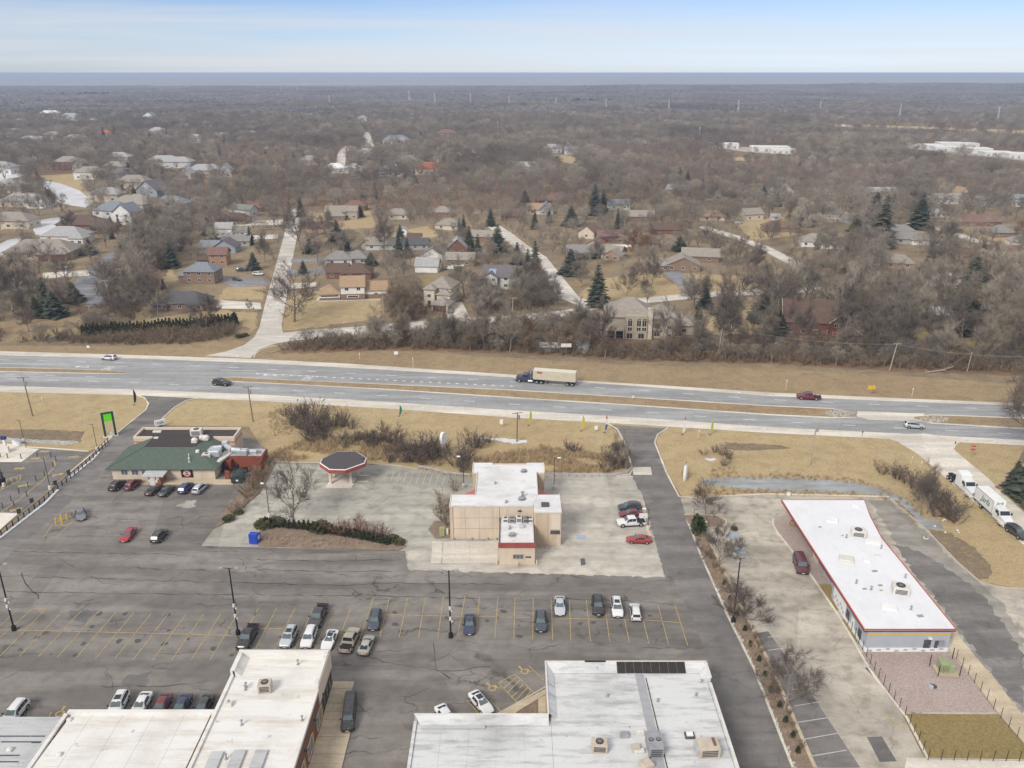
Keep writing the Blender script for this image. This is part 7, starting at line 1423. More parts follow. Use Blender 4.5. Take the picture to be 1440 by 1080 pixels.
evs=[(241,376,12,1.5,0,'broad dark evergreen at the edge of the left wood'),(300,337,12,1.0,0,'dark evergreen left of the white grey roofed house'),(293,330,11,1.2,1,'dull green evergreen in the yard above the blue roofs'),(352,344,11,.9,0,'pointed dark evergreen beside the blue grey gable'),(369,346,8,.9,2,'small pointed evergreen near the pale street'),(357,379,9,1.3,1,'bushy evergreen by the brown house fence'),(423,305,14,1.0,0,'tall evergreen at the top of the street'),(474,342,14,1.25,1,'wide dark evergreen right of the street bend'),(485,352,11,1.1,1,'second wide evergreen below its taller twin'),(427,385,7,1.4,3,'round topped evergreen by the grey driveway'),(522,373,7,1.7,1,'low wide evergreen behind the red brick ranch'),(436,356,8,1.6,1,'low spreading evergreen by the street bend'),(561,360,14,.9,0,'tall dark evergreen left of the white garages'),(573,362,11,1.0,0,'shorter evergreen leaning beside its tall neighbour'),(507,305,9,1.2,0,'dark evergreen at the corner of the large tan grey house'),(563,336,9,1.2,0,'evergreen beside the small garden shed'),(660,352,14,1.0,0,'evergreen right of the red brick cottage'),(672,362,13,.9,0,'dark evergreen above the purple roofed house'),(646,332,11,.8,2,'slim evergreen behind the red brick cottage'),(652,330,13,.8,0,'slim taller evergreen behind the cottage'),(752,395,20,.9,3,'very tall ragged evergreen by the diagonal street'),(742,392,15,1.0,0,'evergreen left of the tallest ragged one'),(727,372,12,1.1,0,'dense evergreen between the street and purple roof'),(700,358,16,1.3,1,'broad evergreen left of the diagonal street'),(690,318,12,1.2,0,'dark evergreen at the top of the diagonal street'),(752,322,13,.9,0,'evergreen before the tan roofed house'),(772,313,9,1.2,2,'round evergreen below the blue grey gable'),(803,318,13,1.5,1,'olive green broad evergreen by the tan roofed house'),(868,325,15,.7,0,'slender dark evergreen above the red brown ranch'),(836,303,22,1.2,3,'very tall ragged pine at the wood edge'),(848,300,17,1.1,3,'ragged pine right of the very tall one'),(802,386,13,1.4,1,'wide grey green evergreen on the lawn edge'),(840,432,19,1.1,3,'tall ragged evergreen in front of the street junction'),(991,433,11,1.2,0,'dark evergreen right of the mansion street'),(982,452,9,.9,2,'slim evergreen beside the pale parked sedan'),(1072,450,12,1.6,1,'broad dark evergreen left of the red house'),(1094,470,8,1.4,1,'low evergreen at the corner of the red house'),(955,352,8,2.0,1,'dark spreading yew behind the brown ranch'),(966,266,16,1.2,0,'dark evergreen behind the red patched roof'),(955,262,17,1.1,0,'tall evergreen in the wood above the red patched roof'),(988,266,10,1.0,0,'small evergreen in front of the far wood'),(1018,305,9,1.5,1,'round grey green evergreen left of the pointed gable'),(1092,290,10,1.4,0,'evergreen before the cream twin gables'),(1073,285,14,1.2,3,'ragged evergreen above the tiny shed'),(1130,318,14,1.3,1,'blue green evergreen beside the yellowed one'),(1138,312,10,1.2,0,'dark evergreen behind the blue green one'),(1238,348,30,1.1,3,'giant ragged spruce, taller of the two above the far right street'),(1228,318,22,1.3,1,'big dark spruce left behind the giant one'),(1292,322,23,1.25,0,'big full spruce right of the giant ragged one'),(1148,350,11,.55,2,'narrow column evergreen before the white ranch'),(1205,326,9,2.2,1,'dark spreading evergreens behind the white ranch'),(1362,432,22,1.25,1,'tall full evergreen above the olive lawn'),(1380,425,17,1.0,0,'evergreen right behind the tall full one'),(1352,470,14,1.1,0,'dark evergreen beside the red shed'),(1300,385,8,1.6,1,'low dark evergreen near the white boxy shed'),(1310,362,9,1.0,2,'slim evergreen below the far right street'),(1398,375,10,1.2,0,'evergreen above the right wood'),(66,438,15,.95,0,'tall dark evergreen on the left slope'),(78,446,11,1.4,1,'broad evergreen below the tall one on the left slope'),(52,446,9,1.3,0,'ragged evergreen left of the broad one'),(30,428,8,1.2,3,'thin evergreen near the left edge'),(103,424,9,1.7,1,'round headed pine beside the grey curving street'),(127,358,9,1.5,1,'round evergreen before the white bay house'),(158,336,6,1.3,2,'pair of small evergreens against the brick house'),(156,316,6,1.2,0,'small evergreen at the tall white gable'),(167,319,7,1.2,0,'second small evergreen at the tall white gable'),(55,274,13,.95,0,'pointed dark evergreen standing by the pond'),(27,264,8,1.0,2,'small reddish evergreen above the cream house'),(174,277,10,1.2,1,'left of two small conifers before the tan grey house'),(189,276,11,.8,0,'right of two small conifers before the tan grey house'),(182,245,12,1.4,0,'dark evergreen behind the purple grey roof'),(230,406,5,1.0,2,'dwarf leaning evergreen on the small tan lawn'),(201,400,7,1.2,2,'dark evergreen at the wood corner'),(212,203,17,1.0,1,'distant dark evergreen standing clear'),(235,192,16,.8,0,'distant evergreen right of the one standing clear'),(263,197,13,1.1,0,'distant broad evergreen by the pale house'),(80,187,17,1.2,0,'distant dark evergreen at left'),(146,195,17,1.3,0,'distant evergreen by the red roof'),(162,195,19,1.0,0,'distant taller evergreen by the red roof'),(118,178,15,1.3,0,'distant evergreen in the hazy wood'),(445,187,22,1.3,0,'distant evergreen above the far street'),(458,184,15,1.2,0,'distant pale evergreen right of it'),(632,207,16,1.2,0,'distant evergreen by the dull red roof'),(592,198,15,1.2,0,'distant evergreen left of the dull red roof'),(555,217,8,1.5,1,'distant evergreens at the foot of the mansion'),(520,163,16,2.0,1,'distant broad evergreen grove'),(138,157,17,2.0,1,'distant dark grove left of the long pale building'),(200,156,18,2.6,1,'distant dark grove right of the long pale building'),(508,277,13,.9,0,'dark evergreen within the wood below the white roof'),(528,280,13,.9,0,'second dark evergreen within the wood'),(738,292,13,1.4,1,'dark evergreens left of the tan roofed house'),(1447,705,13,1.0,1,'big dark spruce at the right edge by the side street'),(1424,690,7,1.0,1,'smaller spruce left of the big one at the right edge')]
for px,py,H,w,var,lab in evs:
 m=m_spruce_b if 'blue green' in lab else m_conif
 put_conifer(G(px,py,0),H*(.88 if py<470 else 1),var,lab,None,w*1.25,m);p=G(px,py);HOUSES.append((p.x,p.y,2))
put_conifer(G(1109,322),16,0,'yellowed thin evergreen above the long pinkish roof',None,.9,m_yelcon);put_conifer(G(1196,340),14,3,'yellow green thin evergreen by the white ranch',None,.7,m_yelcon)
for px,py in((983,750),(979,742)):put_simple('evergreen_shrub',ARB[0],G(px,py,.1),2.1 if py>745 else 1.7,'upright dark evergreen shrub at the head of the mulch strip, %s of two'%('nearer' if py>745 else 'farther'),'shrub')
hed='clipped evergreens in a row in the mulch bed'
crv=[(374,739),(400,741),(430,744),(460,749),(490,754),(518,759),(545,765)]
def along(line,n):
 w=[Vector(G(a,b,.15))for a,b in line];L=[0]
 for a,b in zip(w,w[1:]):L.append(L[-1]+(b-a).length)
 for i in range(n):
  d=L[-1]*i/(n-1)
  for k in range(len(w)-1):
   if d<=L[k+1]+1e-6:yield w[k].lerp(w[k+1],(d-L[k])/(L[k+1]-L[k]));break
for i,p in enumerate(along(crv,27)):put_simple('clipped_shrub',ARB[i%2],p,rt.uniform(.78,.9),'small clipped evergreen cone in the row along the mulch bed','shrub',hed,None,rt.uniform(1.0,1.2))
for i,p in enumerate(along([(118,472),(180,467),(240,463),(290,459),(332,455)],44)):put_simple('hedge_cone',ARB[i%2],p,rt.uniform(1.2,1.5),'dark upright conifer in the long row below the dark roofed house','shrub','conifers in the long row below the dark roofed house',None,rt.uniform(1.9,2.4))
put_simple('hedge_cone',ARB[0],G(331,455,0),2.0,'larger dark conifer closing the right end of the long row','shrub',None,None,2.4)
for i,p in enumerate(along([(812,366),(842,363),(846,362)],14)):put_simple('garden_cone',ARB[i%2],p,1.3,'small dark conifer in the garden row on the far lawn edge','shrub','conifers in the garden row',None,1.8)
for i,p in enumerate(along([(1225,351),(1242,355)],6)):put_simple('garden_cone',ARB[i%2],p,1.5,'black green conifer before the white wall at right','shrub','conifers before the white wall')
for px,py,s,lab in((372,740,1.7,'low clipped bush at the left end of the cone row'),(388,737,1.6,'low clipped bush behind the cone row left'),(452,745,1.9,'wide low clipped bush behind the cone row'),(552,760,1.2,'clipped bush at the right end of the mulch bed'),(562,764,1.0,'small bush at the tip of the mulch bed'),(322,731,1.1,'clipped bush on the bank right of the restaurant lot'),(335,722,.9,'small clipped bush higher on the bank'),(1265,327,1.5,'round bush on the far right lawn'),(1350,327,1.4,'dark bush beside the far right street'),(337,474,1.3,'dark low bush near the street corner'),(345,472,1.1,'second dark low bush near the street corner'),(1032,745,.6,'tiny bush beside the stalls'),(1115,737,.8,'straw bush on the paved tip by the east building')):
 put_simple('low_bush',HEDGE[0],G(px,py,.12),s,lab,'bush',None,m_reed if 'straw' in lab else None,s*(.62 if px<600 else 1))
def shrub(px,py,s,lab,grp,v=None,m=None,sz=None):
 big=grp and grp.startswith('bushes');s=s*1.25 if big else s
 put_simple('bare_shrub',SHRUB[rt.randrange(3)if v is None else v],G(px,py,.05),s,lab,'shrub',grp,m or(m_bush if big else None),s*.85 if big else sz)
m_reddish=mat_random('reddish_twigs',[(0.20,0.105,0.085),(0.24,0.13,0.10)])
for px,py,s in((468,750,1.3),(477,752,1.4),(497,750,1.6),(506,752,1.7),(520,752,1.2),(534,755,1.5),(541,757,1.2)):shrub(px,py,s,'reddish bare shrub behind the clipped cone row','reddish shrubs in the mulch bed',None,m_reddish)
for px,py,s in((340,715,1.3),(330,722,1.0),(352,700,1.6),(360,688,1.7),(366,678,1.6),(372,668,1.6),(372,656,1.7),(366,648,1.4),(378,650,1.3),(348,692,1.2),(356,680,1.3)):shrub(px,py,s,'bare shrub on the bank between the restaurant lot and canopy lot','shrubs on the bank right of the restaurant')
for px,py,s in((622,712,1.5),(628,722,1.4),(624,732,1.5),(630,740,1.2),(619,722,1.1),(640,690,1.3)):shrub(px,py,s,'bare shrub against the left wall of the beige building','shrubs left of the beige building')
for px,py,s in((415,590,1.6),(428,586,1.8),(440,588,2.2),(448,596,2.2),(436,600,2.3),(424,603,1.7),(432,612,2.1),(445,614,2.3),(452,606,2.0),(410,598,1.3),(470,600,1.9),(482,600,1.9),(494,603,1.4),(460,603,1.7),(440,622,1.8),(400,585,1.2)):shrub(px,py,s,'dark bare bush in the big thicket on the tan lawn','bushes of the thicket behind the restaurant')
for px,py,s in((540,608,1.2),(555,612,1.4),(520,622,1.6),(530,624,1.6),(545,626,1.4),(562,618,1.2),(588,640,2.0),(597,644,2.3),(606,643,2.2),(580,648,1.8),(592,652,1.9),(612,650,1.6),(570,650,1.4),(548,650,1.2)):shrub(px,py,s,'dark bare bush among the dry reeds left of the white pylon sign','bushes left of the white pylon sign')
for i in range(34):
 px=rt.uniform(455,625);shrub(px,612+(px-455)*.16+rt.uniform(-6,14),rt.uniform(.8,1.4),'dark bare bush in the long brush band above the canopy lot','bushes of the brush band above the canopy lot')
for px,py,s in((645,644,2.0),(655,652,1.9),(640,655,1.8),(665,628,1.8),(674,630,1.7),(650,664,1.5),(690,622,1.0),(800,636,1.3),(808,637,1.0),(862,648,1.6),(872,652,1.6),(866,660,1.5),(878,658,1.2),(855,658,1.2),(850,664,1.0)):shrub(px,py,s,'dark bare bush in the reeds behind the beige building','bushes behind the beige building')
for px,py,s in((1005,636,.9),(1015,640,1.0),(990,640,.7),(1025,645,1.0),(1018,655,.9),(1240,666,1.3),(1255,668,1.2),(1262,674,1.4),(1275,680,1.5),(1285,688,1.5),(1295,694,1.4),(1310,705,1.6),(1320,715,1.7),(1330,722,1.7),(1338,730,1.6),(1315,725,1.5),(1328,708,1.4),(1300,685,1.3),(1342,720,1.3),(1345,735,1.3)):shrub(px,py,s,'brown bare bush along the ditch in the right hand lawn','bushes along the frozen ditch')
for px,py,s in((962,672,1.0),):shrub(px,py,s,'thin bare bush at the foot of the white wrapped sign',None)
for i in range(26):
 k=i/25;px=976+k*150+rt.uniform(-3,3);py=752+k*300+rt.uniform(-4,4)-25*math.sin(k*3.1)
 shrub(px+0,py,rt.uniform(.35,.7),'small bare shrub in the long mulch strip beside the drive','small shrubs in the long mulch strip',0)
for i in range(12):
 k=i/11;put_simple('dwarf_evergreen',ARB[i%2],G(1018+k*105+rt.uniform(-2,2),822+k*235,.1),.55,'dwarf evergreen in the long mulch strip','shrub','dwarf evergreens in the long mulch strip')
for px,py,s,lab in((78,470,1.2,'low brush beside the pale rubble heap'),(42,455,1.8,'dark bush at the foot of the slope tree')):shrub(px,py,s,lab,None)
for px,py,H in((862,655,7),(868,650,6),(873,655,7.5),(878,658,6),(882,655,5)):
 put_tree(G(px,py),H,5,'thin bare sapling at the inner corner of the drive','saplings by the drive corner',sx=.5,name='sapling')
def reeds(name,polys,spacing,lab,s0=.8,s1=1.2,patchy=False):
 pts=[]
 for k,pl_ in enumerate(polys):
  for x,y in jitter_points(pl_,spacing,50+k):
   if patchy and math.sin(x*.31+1.1*math.sin(y*.4))*math.sin(y*.55+x*.13)<-.5:continue
   pts.append((x,y,0.0,rt.uniform(s0,s1),rt.random()*6.28,rt.randrange(3)))
 scatter(name,pts,REED,lab)
reeds('dry_reeds',[[(385,640),(430,618),(500,612),(560,622),(610,640),(620,655),(585,655),(520,648),(470,640),(400,650)],[(648,655),(690,640),(760,632),(850,642),(862,664),(770,667),(660,668)],[(760,628),(850,640),(855,655),(765,650)]],.85,'tan dry reeds growing in the swale behind the canopy and beige building',.4,.78,True)
reeds('tall_grass',[[(985,672),(1040,668),(1080,668),(1140,670),(1195,674),(1245,686),(1285,706),(1306,728),(1300,733),(1270,706),(1238,690),(1195,680),(1140,676),(1080,674),(1030,674)],[(1000,684),(1080,690),(1195,692),(1240,696),(1270,712),(1294,742),(1286,744),(1262,712),(1236,700),(1190,697),(1080,696),(1000,690)],[(995,660),(1030,655),(1040,672),(1000,676)],[(1080,664),(1200,674),(1260,690),(1200,677),(1080,671)],[(1040,688),(1200,694),(1215,697),(1040,694)],[(375,580),(400,575),(430,590),(410,610),(385,615)],[(985,690),(1030,690),(1035,697),(960,697)],[(372,640),(384,652),(366,690),(350,690)]],1.05,'tufts of tall dry grass along the ditch and bank',.25,.45)
reeds('dry_perennials',[[(368,760),(400,752),(470,760),(540,768),(565,772),(470,770),(372,767)],[(972,738),(990,742),(1040,850),(1086,945),(1140,1078),(1120,1078),(1060,938),(1024,866)]],1.3,'dead perennials and dry tufts in the mulch beds',.25,.5)
ZONES=[([(376,493),(440,481),(560,470),(700,458),(835,447),(850,485),(900,490),(960,488),(1090,486),(1200,492),(1300,503),(1440,505),(1560,510),(1560,536),(1440,527),(1290,521),(1080,511),(900,507),(720,496),(560,491),(460,495)],4.3,(3.8,7.5),.0,False),([(960,432),(1090,428),(1440,430),(1560,430),(1560,505),(1440,500),(1300,500),(1200,490),(1090,484),(985,486)],8.2,(11.5,18),.0,False),([(150,443),(122,425),(165,388),(215,300),(272,315),(262,345),(240,370),(225,402),(185,450)],5.2,(8,13),.0,True),([(-60,470),(0,466),(110,455),(150,440),(170,460),(110,476),(110,484),(0,482),(-60,484)],5.0,(3.5,7),.0,False),([(-60,452),(-60,366),(40,372),(130,398),(150,430),(110,452)],8.5,(8,13),.0,False),([(555,470),(540,440),(560,420),(598,408),(606,446),(600,450)],4.5,(6,10),.0,True),([(665,450),(660,420),(690,400),(760,398),(800,440)],5.0,(7,11),.0,True),([(-250,372),(-250,270),(200,270),(330,286),(430,292),(720,296),(900,280),(1000,258),(1690,258),(1690,434),(960,434),(840,430),(800,398),(740,398),(665,420),(560,420),(540,400),(430,400),(420,372),(150,372)],8.8,(8,13.5),.0,True),([(-400,270),(-400,150),(1840,150),(1840,258),(1000,258),(900,280),(720,296),(430,292),(330,286),(200,270)],9.8,(10,15.5),.0,True),([(440,487),(560,478),(700,468),(835,462),(960,478),(1090,480),(1200,488),(1440,503),(1440,520),(1200,508),(960,504),(720,494),(560,489)],9.5,(8.5,13),.0,False),]
cand=[]
for zi,(pl_,sp,hr,sh,clear)in enumerate(ZONES):
 P=jitter_points(pl_,sp,10+zi);keep=np.ones(len(P),bool)
 for s in SHEETS:keep&=~inside(P,s)
 for hx,hy,rad in HOUSES:
  keep&=(P[:,0]-hx)**2+(P[:,1]-hy)**2>(rad*(.85 if zi in(7,8)else .9))**2
 if zi in(0,1,9):
  for hx,hy,rad in HOUSES:
   if rad>=15 and hx>20:keep&=~((np.abs(P[:,0]-hx*P[:,1]/hy)<rad*(.85 if hx<70 else .75))&(P[:,1]<hy)&(P[:,1]>hy-rad-(14 if zi else 8)))
 rs=np.random.RandomState(90+zi);Hs=rs.uniform(0,1,len(P));Hs=hr[0]+(hr[1]-hr[0])*Hs
 if zi in(7,8):Hs*=.85+.3*np.sin(P[:,0]*.013+2)*np.sin(P[:,1]*.009+.5)+.25*(rs.rand(len(P))<.15)
 if zi not in(0,1,3,9):
  luck=rs.rand(len(P))
  for fr_ in(.3,.6,.85):
   Q=P*(CAM_H/(CAM_H-fr_*Hs))[:,None]
   for s,pr in OPEN:keep&=~(inside(Q,s)&(luck<(pr if zi!=2 else .4)))
   for hx,hy,rad in HOUSES:
    if rad>6:keep&=~(((Q[:,0]-hx)**2+(Q[:,1]-hy-3)**2<(rad*.8)**2)&(luck<.78))
 P=P[keep];Hs=Hs[keep]
 dens=np.ones(len(P))if zi!=7 else .55+.4*(np.sin(P[:,0]*.021+1.3)*np.sin(P[:,1]*.017)>-.15)
 if zi==7:dens=np.where(P[:,1]>470,np.maximum(dens,.93),dens)
 sel=rs.rand(len(P))<dens
 for(x,y),H in zip(P[sel],Hs[sel]):cand.append((x,y,H,zi))
def share(c):return c[2]/math.hypot(c[0],c[1])*(1 if-30<PX((c[0],c[1],0))[0]<1470 else 0)
cand.sort(key=share,reverse=True)
n_single=262
LAB={0:('bare brown tree in the thicket along the far side of the highway','trees of the roadside thicket'),9:('slim tall bare tree rising above the roadside thicket','tall trees above the roadside thicket'),1:('tall bare tree in the wood around the red brick house','trees of the right hand wood'),2:('bare grey tree in the narrow wood at the left','trees of the narrow left wood'),3:('low bare tree at the foot of the left slope','trees below the left slope'),4:('bare tree on the left slope among evergreens','trees on the left slope'),5:('bare tree in the grove between the white house and beige house','trees of the grove by the branch street'),6:('bare tree in the grove left of the diagonal street','trees of the grove by the diagonal street'),7:('bare tree among the houses across the highway','trees among the houses'),8:('bare tree in the far wood','trees of the far wood')}
singles,LM=[],[]
for o in list(COL.objects):
 if o.parent is None and o.get('category')in('house','tree','sign','utility pole','shed','shelter')and o.get('group')not in('far houses in the woods','faint houses deep in the woods')and len(o['label'].split())<=9:
  px,py=PX(o.location);LM.append((o.location.x,o.location.y,o['label'],px))
by={}
for x,y,H,zi in cand[:n_single]:
 v=rt.randrange(6)if zi not in(1,9)else rt.choice((1,3,5,5,3))
 cr_=m_thick if zi in(0,3,5)else(m_brown if rt.random()<.03 else None)
 t=put_tree((x,y,0),H,v,LAB[zi][0],LAB[zi][1],sx=rt.uniform(.85,1.15)*(1.15 if zi in(0,3)else 1),crown=cr_)
 d,lx,ly,lab,lpx=min((math.hypot(x-q[0],(y-q[1])*.6),)+q for q in LM)
 if d<38:
  px=PX((x,y,0))[0];sc_=F_PX/y*3
  rel='left of' if px<lpx-sc_ else 'right of' if px>lpx+sc_ else 'behind' if y>ly else 'in front of'
  by.setdefault((rel,lab),[]).append((d,t))
ORD=('bare tree nearest','second bare tree','third bare tree','fourth bare tree','fifth bare tree','sixth bare tree','seventh bare tree','eighth bare tree','ninth bare tree','tenth bare tree')
for(rel,lab),ts in by.items():
 for k,(d,t)in enumerate(sorted(ts,key=lambda q:q[0])):
  if k<len(ORD):t['label']='%s %s the %s'%(ORD[k]if len(ts)>1 else 'bare tree',rel,lab)
pts=[]
for x,y,H,zi in cand[n_single:]:
 if zi==0 or zi==3:pts.append((x,y,0,H/12,rt.random()*6.28,rt.randrange(4)))
 else:
  con=zi==8 and y>650 and rt.random()<(.028 if x<0 else .008)
  pts.append((x,y,0,H/12*(rt.uniform(.8,1.2)if con else 1),rt.random()*6.28,4 if con else rt.randrange(4)))
scatter('woodland',pts,[m_[0]for m_ in BARE_LOD]+[CONF_LOD[0]],'leafless woods spreading between and beyond the houses')
pts=[]
for pl_,sp in((ZONES[0][0],2.1),(ZONES[3][0],2.6),([(112,478),(200,470),(334,458),(328,474),(260,484),(180,486),(110,483)],1.9),(ZONES[5][0],2.8),([(960,470),(1440,492),(1560,500),(1560,510),(1440,505),(1200,492),(1090,486)],2.6),([(840,470),(870,490),(960,488),(960,494),(850,498)],2.0),(ZONES[2][0],4.0),(ZONES[6][0],4.0),(ZONES[4][0],7.0)):
 P=jitter_points(pl_,sp,int(sp*100));keep=np.ones(len(P),bool)
 for s in SHEETS:keep&=~inside(P,s)
 for hx,hy,rad in HOUSES:keep&=(P[:,0]-hx)**2+(P[:,1]-hy)**2>(rad*.8)**2
 for x,y in P[keep]:pts.append((x,y,0,rt.uniform(.6,1.15),rt.random()*6.28,rt.randrange(2)))
scatter('undergrowth',pts,SHRUB_L,'dense bare brush filling the thickets beyond the highway')
print('candidates',len(cand),'undergrowth',len(pts))
m_wood=mat('weathered_pole_wood',(0.22,0.18,0.14),.25,2,.9);m_palewood=mat('pale_pole_wood',(0.40,0.33,0.25),.2,2,.9)
def lamp_post(base,H,lab,arms=2,r=.11,basebox=True,heads='flood',grp=None,boxz=None,yaw=0.0):
 t=thing('lamp_post',lab,'lamp post',base,yaw,grp)
 MB().tube((0,0,.6 if basebox else 0),(0,0,H),r,r*.7,10).build('pole',m_blk,t)
 if basebox:MB().tube((0,0,0),(0,0,.75),.38,.36,12).tube((0,0,.75),(0,0,.95),.2,.16,10).build('base',m_blk if r>.1 else m_conc,t)
 a=MB();heads_=[]
 for k in range(arms):
  an=math.pi*k+.0 if arms==2 else 2*math.pi*k/arms;L=.95 if arms>1 else .7
  d=Vector((math.cos(an),math.sin(an),0));a.tube((0,0,H-.15),d*L+Vector((0,0,H+.05)),.045,.045,6);heads_.append(d*(L+.25)+Vector((0,0,H-.02)))
 a.build('arm',m_blk,t)
 for q in heads_:
  hd=MB().bbox((0,0,0),(.75,.42,.16),.05).build('lamp_head',m_grey if heads!='white' else m_white,t);hd.location=q;hd.rotation_euler=(0,0,math.atan2(q.y,q.x))
  MB().box((0,0,-.02),(.5,.3,.02)).build('lens',m_lamp,hd)
 if boxz:
  for z in boxz:MB().box((0,-.2,z),(.3,.35,.5)).box((.22,0,z-.5),(.25,.25,.3)).build('equipment_box',m_offwhite,t)
 return t
for(px,py),lab in(((20,886),'tall black lamp post at the left edge of the big lot'),((335,892),'tall black lamp post beside the black pickup'),((634,896),'tall black lamp post left of the lone navy sedan')):
 lamp_post(G(px,py,.03),12.2,lab,2,.14,True,'flood',None,(4.4,5.6)if px<30 else(3.4,5.3))
lamp_post(G(1031,875,.1),12.0,'tall black lamp post in the mulch strip by the drive',3,.13)
lamp_post(G(379,727,.16),7.2,'single headed lamp post at the left end of the mulch bed',1,.08,True,'white',None,(.9,),R(150))
lamp_post(G(652,685,.1),7.2,'lamp post behind the left wing of the beige building',1,.07,True,'white',None,None,R(180));lamp_post(G(779,687,.1),7.2,'lamp post behind the right wing of the beige building',1,.07,True,'white')
lamp_post(G(911,745,.1),4.6,'short lamp post behind the white pickup',1,.07,True,'white',None,None,R(180))
for(px,py),H,lab in(((34,621),5.6,'slim lamp post by the ditch at the fuel station'),((137,633),6.6,'slim lamp post beside the upper end of the long railing'),((71,688),7.4,'slim lamp post standing halfway along the long railing'),((6,684),5.0,'slim lamp post on the striped island at the left edge')):
 lamp_post(G(px,py,.1),H,lab,1,.07,True,'flood',None,None,R(180))
for(px,py),lab in(((975,735),'tiny lamp post at the mulch island'),):lamp_post(G(px,py,.2),3.0,lab,1,.05,False)
def utility_pole(a,b_top,lab,H=None,cross=1,m=None,trans=False,yaw=.1):
 """a = base pixel; H metres; b_top gives the lean of the top (dx, dy in metres)"""
 p=G(*a);t=thing('utility_pole',lab,'utility pole',p,0);top=Vector((b_top[0],b_top[1],H))
 MB().tube((0,0,0),top,.19,.13,8).build('pole',m or m_wood,t)
 for k in range(cross):
  c=top*(1-(.25+.95*k)/H);d=Vector((math.cos(yaw),math.sin(yaw),0))
  x=MB();x.box((c.x,c.y,c.z),(2.5,.12,.14),yaw);x.build('crossarm',m or m_wood,t)
  ins=MB()
  for s in(-1.1,-.5,.5,1.1):q=c+d*s;ins.tube((q.x,q.y,q.z+.14),(q.x,q.y,q.z+.36),.05,.04,6)
  ins.build('insulator',m_grey,t)
 if trans:q=top*.84;MB().tube((q.x+.35,q.y,q.z-.5),(q.x+.35,q.y,q.z+.5),.28,.28,10).build('transformer',m_grey,t)
 return p+top
utility_pole((46,585),(-.35,0,0),'wooden utility pole on the tan lawn at the left',10.8,1,None,True,.3)
utility_pole((356,593),(-.3,0,0),'wooden utility pole behind the restaurant',9.6,1,None,True,.3)
utility_pole((727,621),(.1,0,0),'short utility pole at the roadside above the beige building',7.6,1,None,True,.3)
utility_pole((1138,655),(.4,0,0),'pale wooden utility pole on the right lawn',10.6,1,m_palewood,True,-.1)
tops=[utility_pole((130,453),(-.5,0,0),'short pale utility pole with a broad crossarm at left',6.2,1,m_palewood,False,.05),utility_pole((160.5,441),(-1.4,0,0),'leaning pale utility pole in the left brush',12.5,1,m_palewood,True,.1),utility_pole((177,420),(-.4,0,0),'pale utility pole with a broad crossarm by the wood',12.0,1,m_palewood,False,.05),utility_pole((108,372+40),(0,0,0),'utility pole deep in the left brush',9,1,m_palewood,False,.1)]
tp2=[utility_pole((1010,499),(.5,0,0),'pale utility pole beside the very tall tree right of the mansion',9.5,1,m_palewood,False,.1),utility_pole((1251,521),(.9,0,0),'pale utility pole leaning above the right verge',8.5,1,m_palewood,False,.1),utility_pole((1478,536),(0,0,0),'utility pole just beyond the right verge',8,1,m_palewood,False,.1),utility_pole((1360,522),(.3,0,0),'bare stub pole above the right verge',6.0,0,m_palewood)]
utility_pole((721,447),(.05,0,0),'utility pole by the branch street below the purple roof',7.5,1,m_palewood);utility_pole((540,447),(0,0,0),'utility pole beside the grove right of the white house',8.5,0,m_palewood);utility_pole((443,385),(0,0,0),'utility pole by the grey driveway',7,1,m_palewood);utility_pole((887,348),(0,0,0),'utility pole by the red brown ranch',9,1,m_palewood);utility_pole((935,352),(0,0,0),'utility pole behind the spreading yew',8,1,m_palewood);utility_pole((886,344),(0.1,0,0),'second pole beside the red brown ranch',6,0,m_palewood)
def wire(a,b,sag,lab,n=8):
 a,b=Vector(a),Vector(b);pts=[a.lerp(b,i/n)-Vector((0,0,4*sag*(i/n)*(1-i/n)))for i in range(n+1)]
 tag(MB().path(pts,.035,4).build('power_line',m_grey),lab,'power line')
for off in(-1.0,1.0):
 wire(tops[1]+Vector((off,0,-.2)),tops[2]+Vector((off,0,-.2)),.8,'%s wire from the leaning pole to the wood'%('left' if off<0 else 'right'));wire(tops[0]+Vector((off,0,0)),G(90+off*7,470,1.0),.8,'%s wire from the broad crossarm down to the brush'%('left' if off<0 else 'right'));wire(tops[0]+Vector((off,0,0)),tops[1]+Vector((off,0,-.2)),.5,'%s wire between the short pole and leaning pole'%('left' if off<0 else 'right'))
wire(tp2[1]+Vector((0,0,-.3)),tp2[2]+Vector((0,0,-.3)),1.5,'sagging wire from the leaning pole to the right edge');wire(tp2[0]+Vector((0,0,-.3)),tp2[1]+Vector((0,0,-.3)),1.6,'sagging wire across the right thicket');wire(tp2[3],G(1310,528,.3),.2,'guy wire down to the fallen trunk')
m_lime=mat('lime_sign_face',(0.16,0.72,0.025),.05,1,.4);m_teal=mat('dark_green_post',(0.02,0.075,0.06),.15,1,.5)
p=G(156,613.5);t=thing('pole_sign','lime green panel sign on two dark green posts','sign',p,R(28))
for s in(-1,1):MB().box((s*1.15,0,0),(.5,.35,6.2)).build('post',m_teal,t)
MB().box((0,0,4.0),(1.8,.3,2.0)).build('sign_panel',m_lime,t);MB().box((0,0,6.0),(2.8,.4,.35)).build('sign_cap',m_teal,t);MB().box((0,0,.0),(3.4,1.4,.2)).build('base',m_conc,t)
MB().box((0.2,-.6,0.2),(.6,.4,1.1)).build('meter_box',m_offwhite,t)
p=G(624,640);t=thing('pylon_sign','tall white pylon sign with a rounded wide head','sign',p,R(50))
MB().box((0,0,0),(.95,.5,3.2)).build('post',m_offwhite,t)
b=MB();pr=[(-.7,3.0),(.7,3.0),(.85,3.6),(.8,4.8),(.5,5.6),(0,5.85),(-.5,5.6),(-.8,4.8),(-.85,3.6)];n=len(pr)
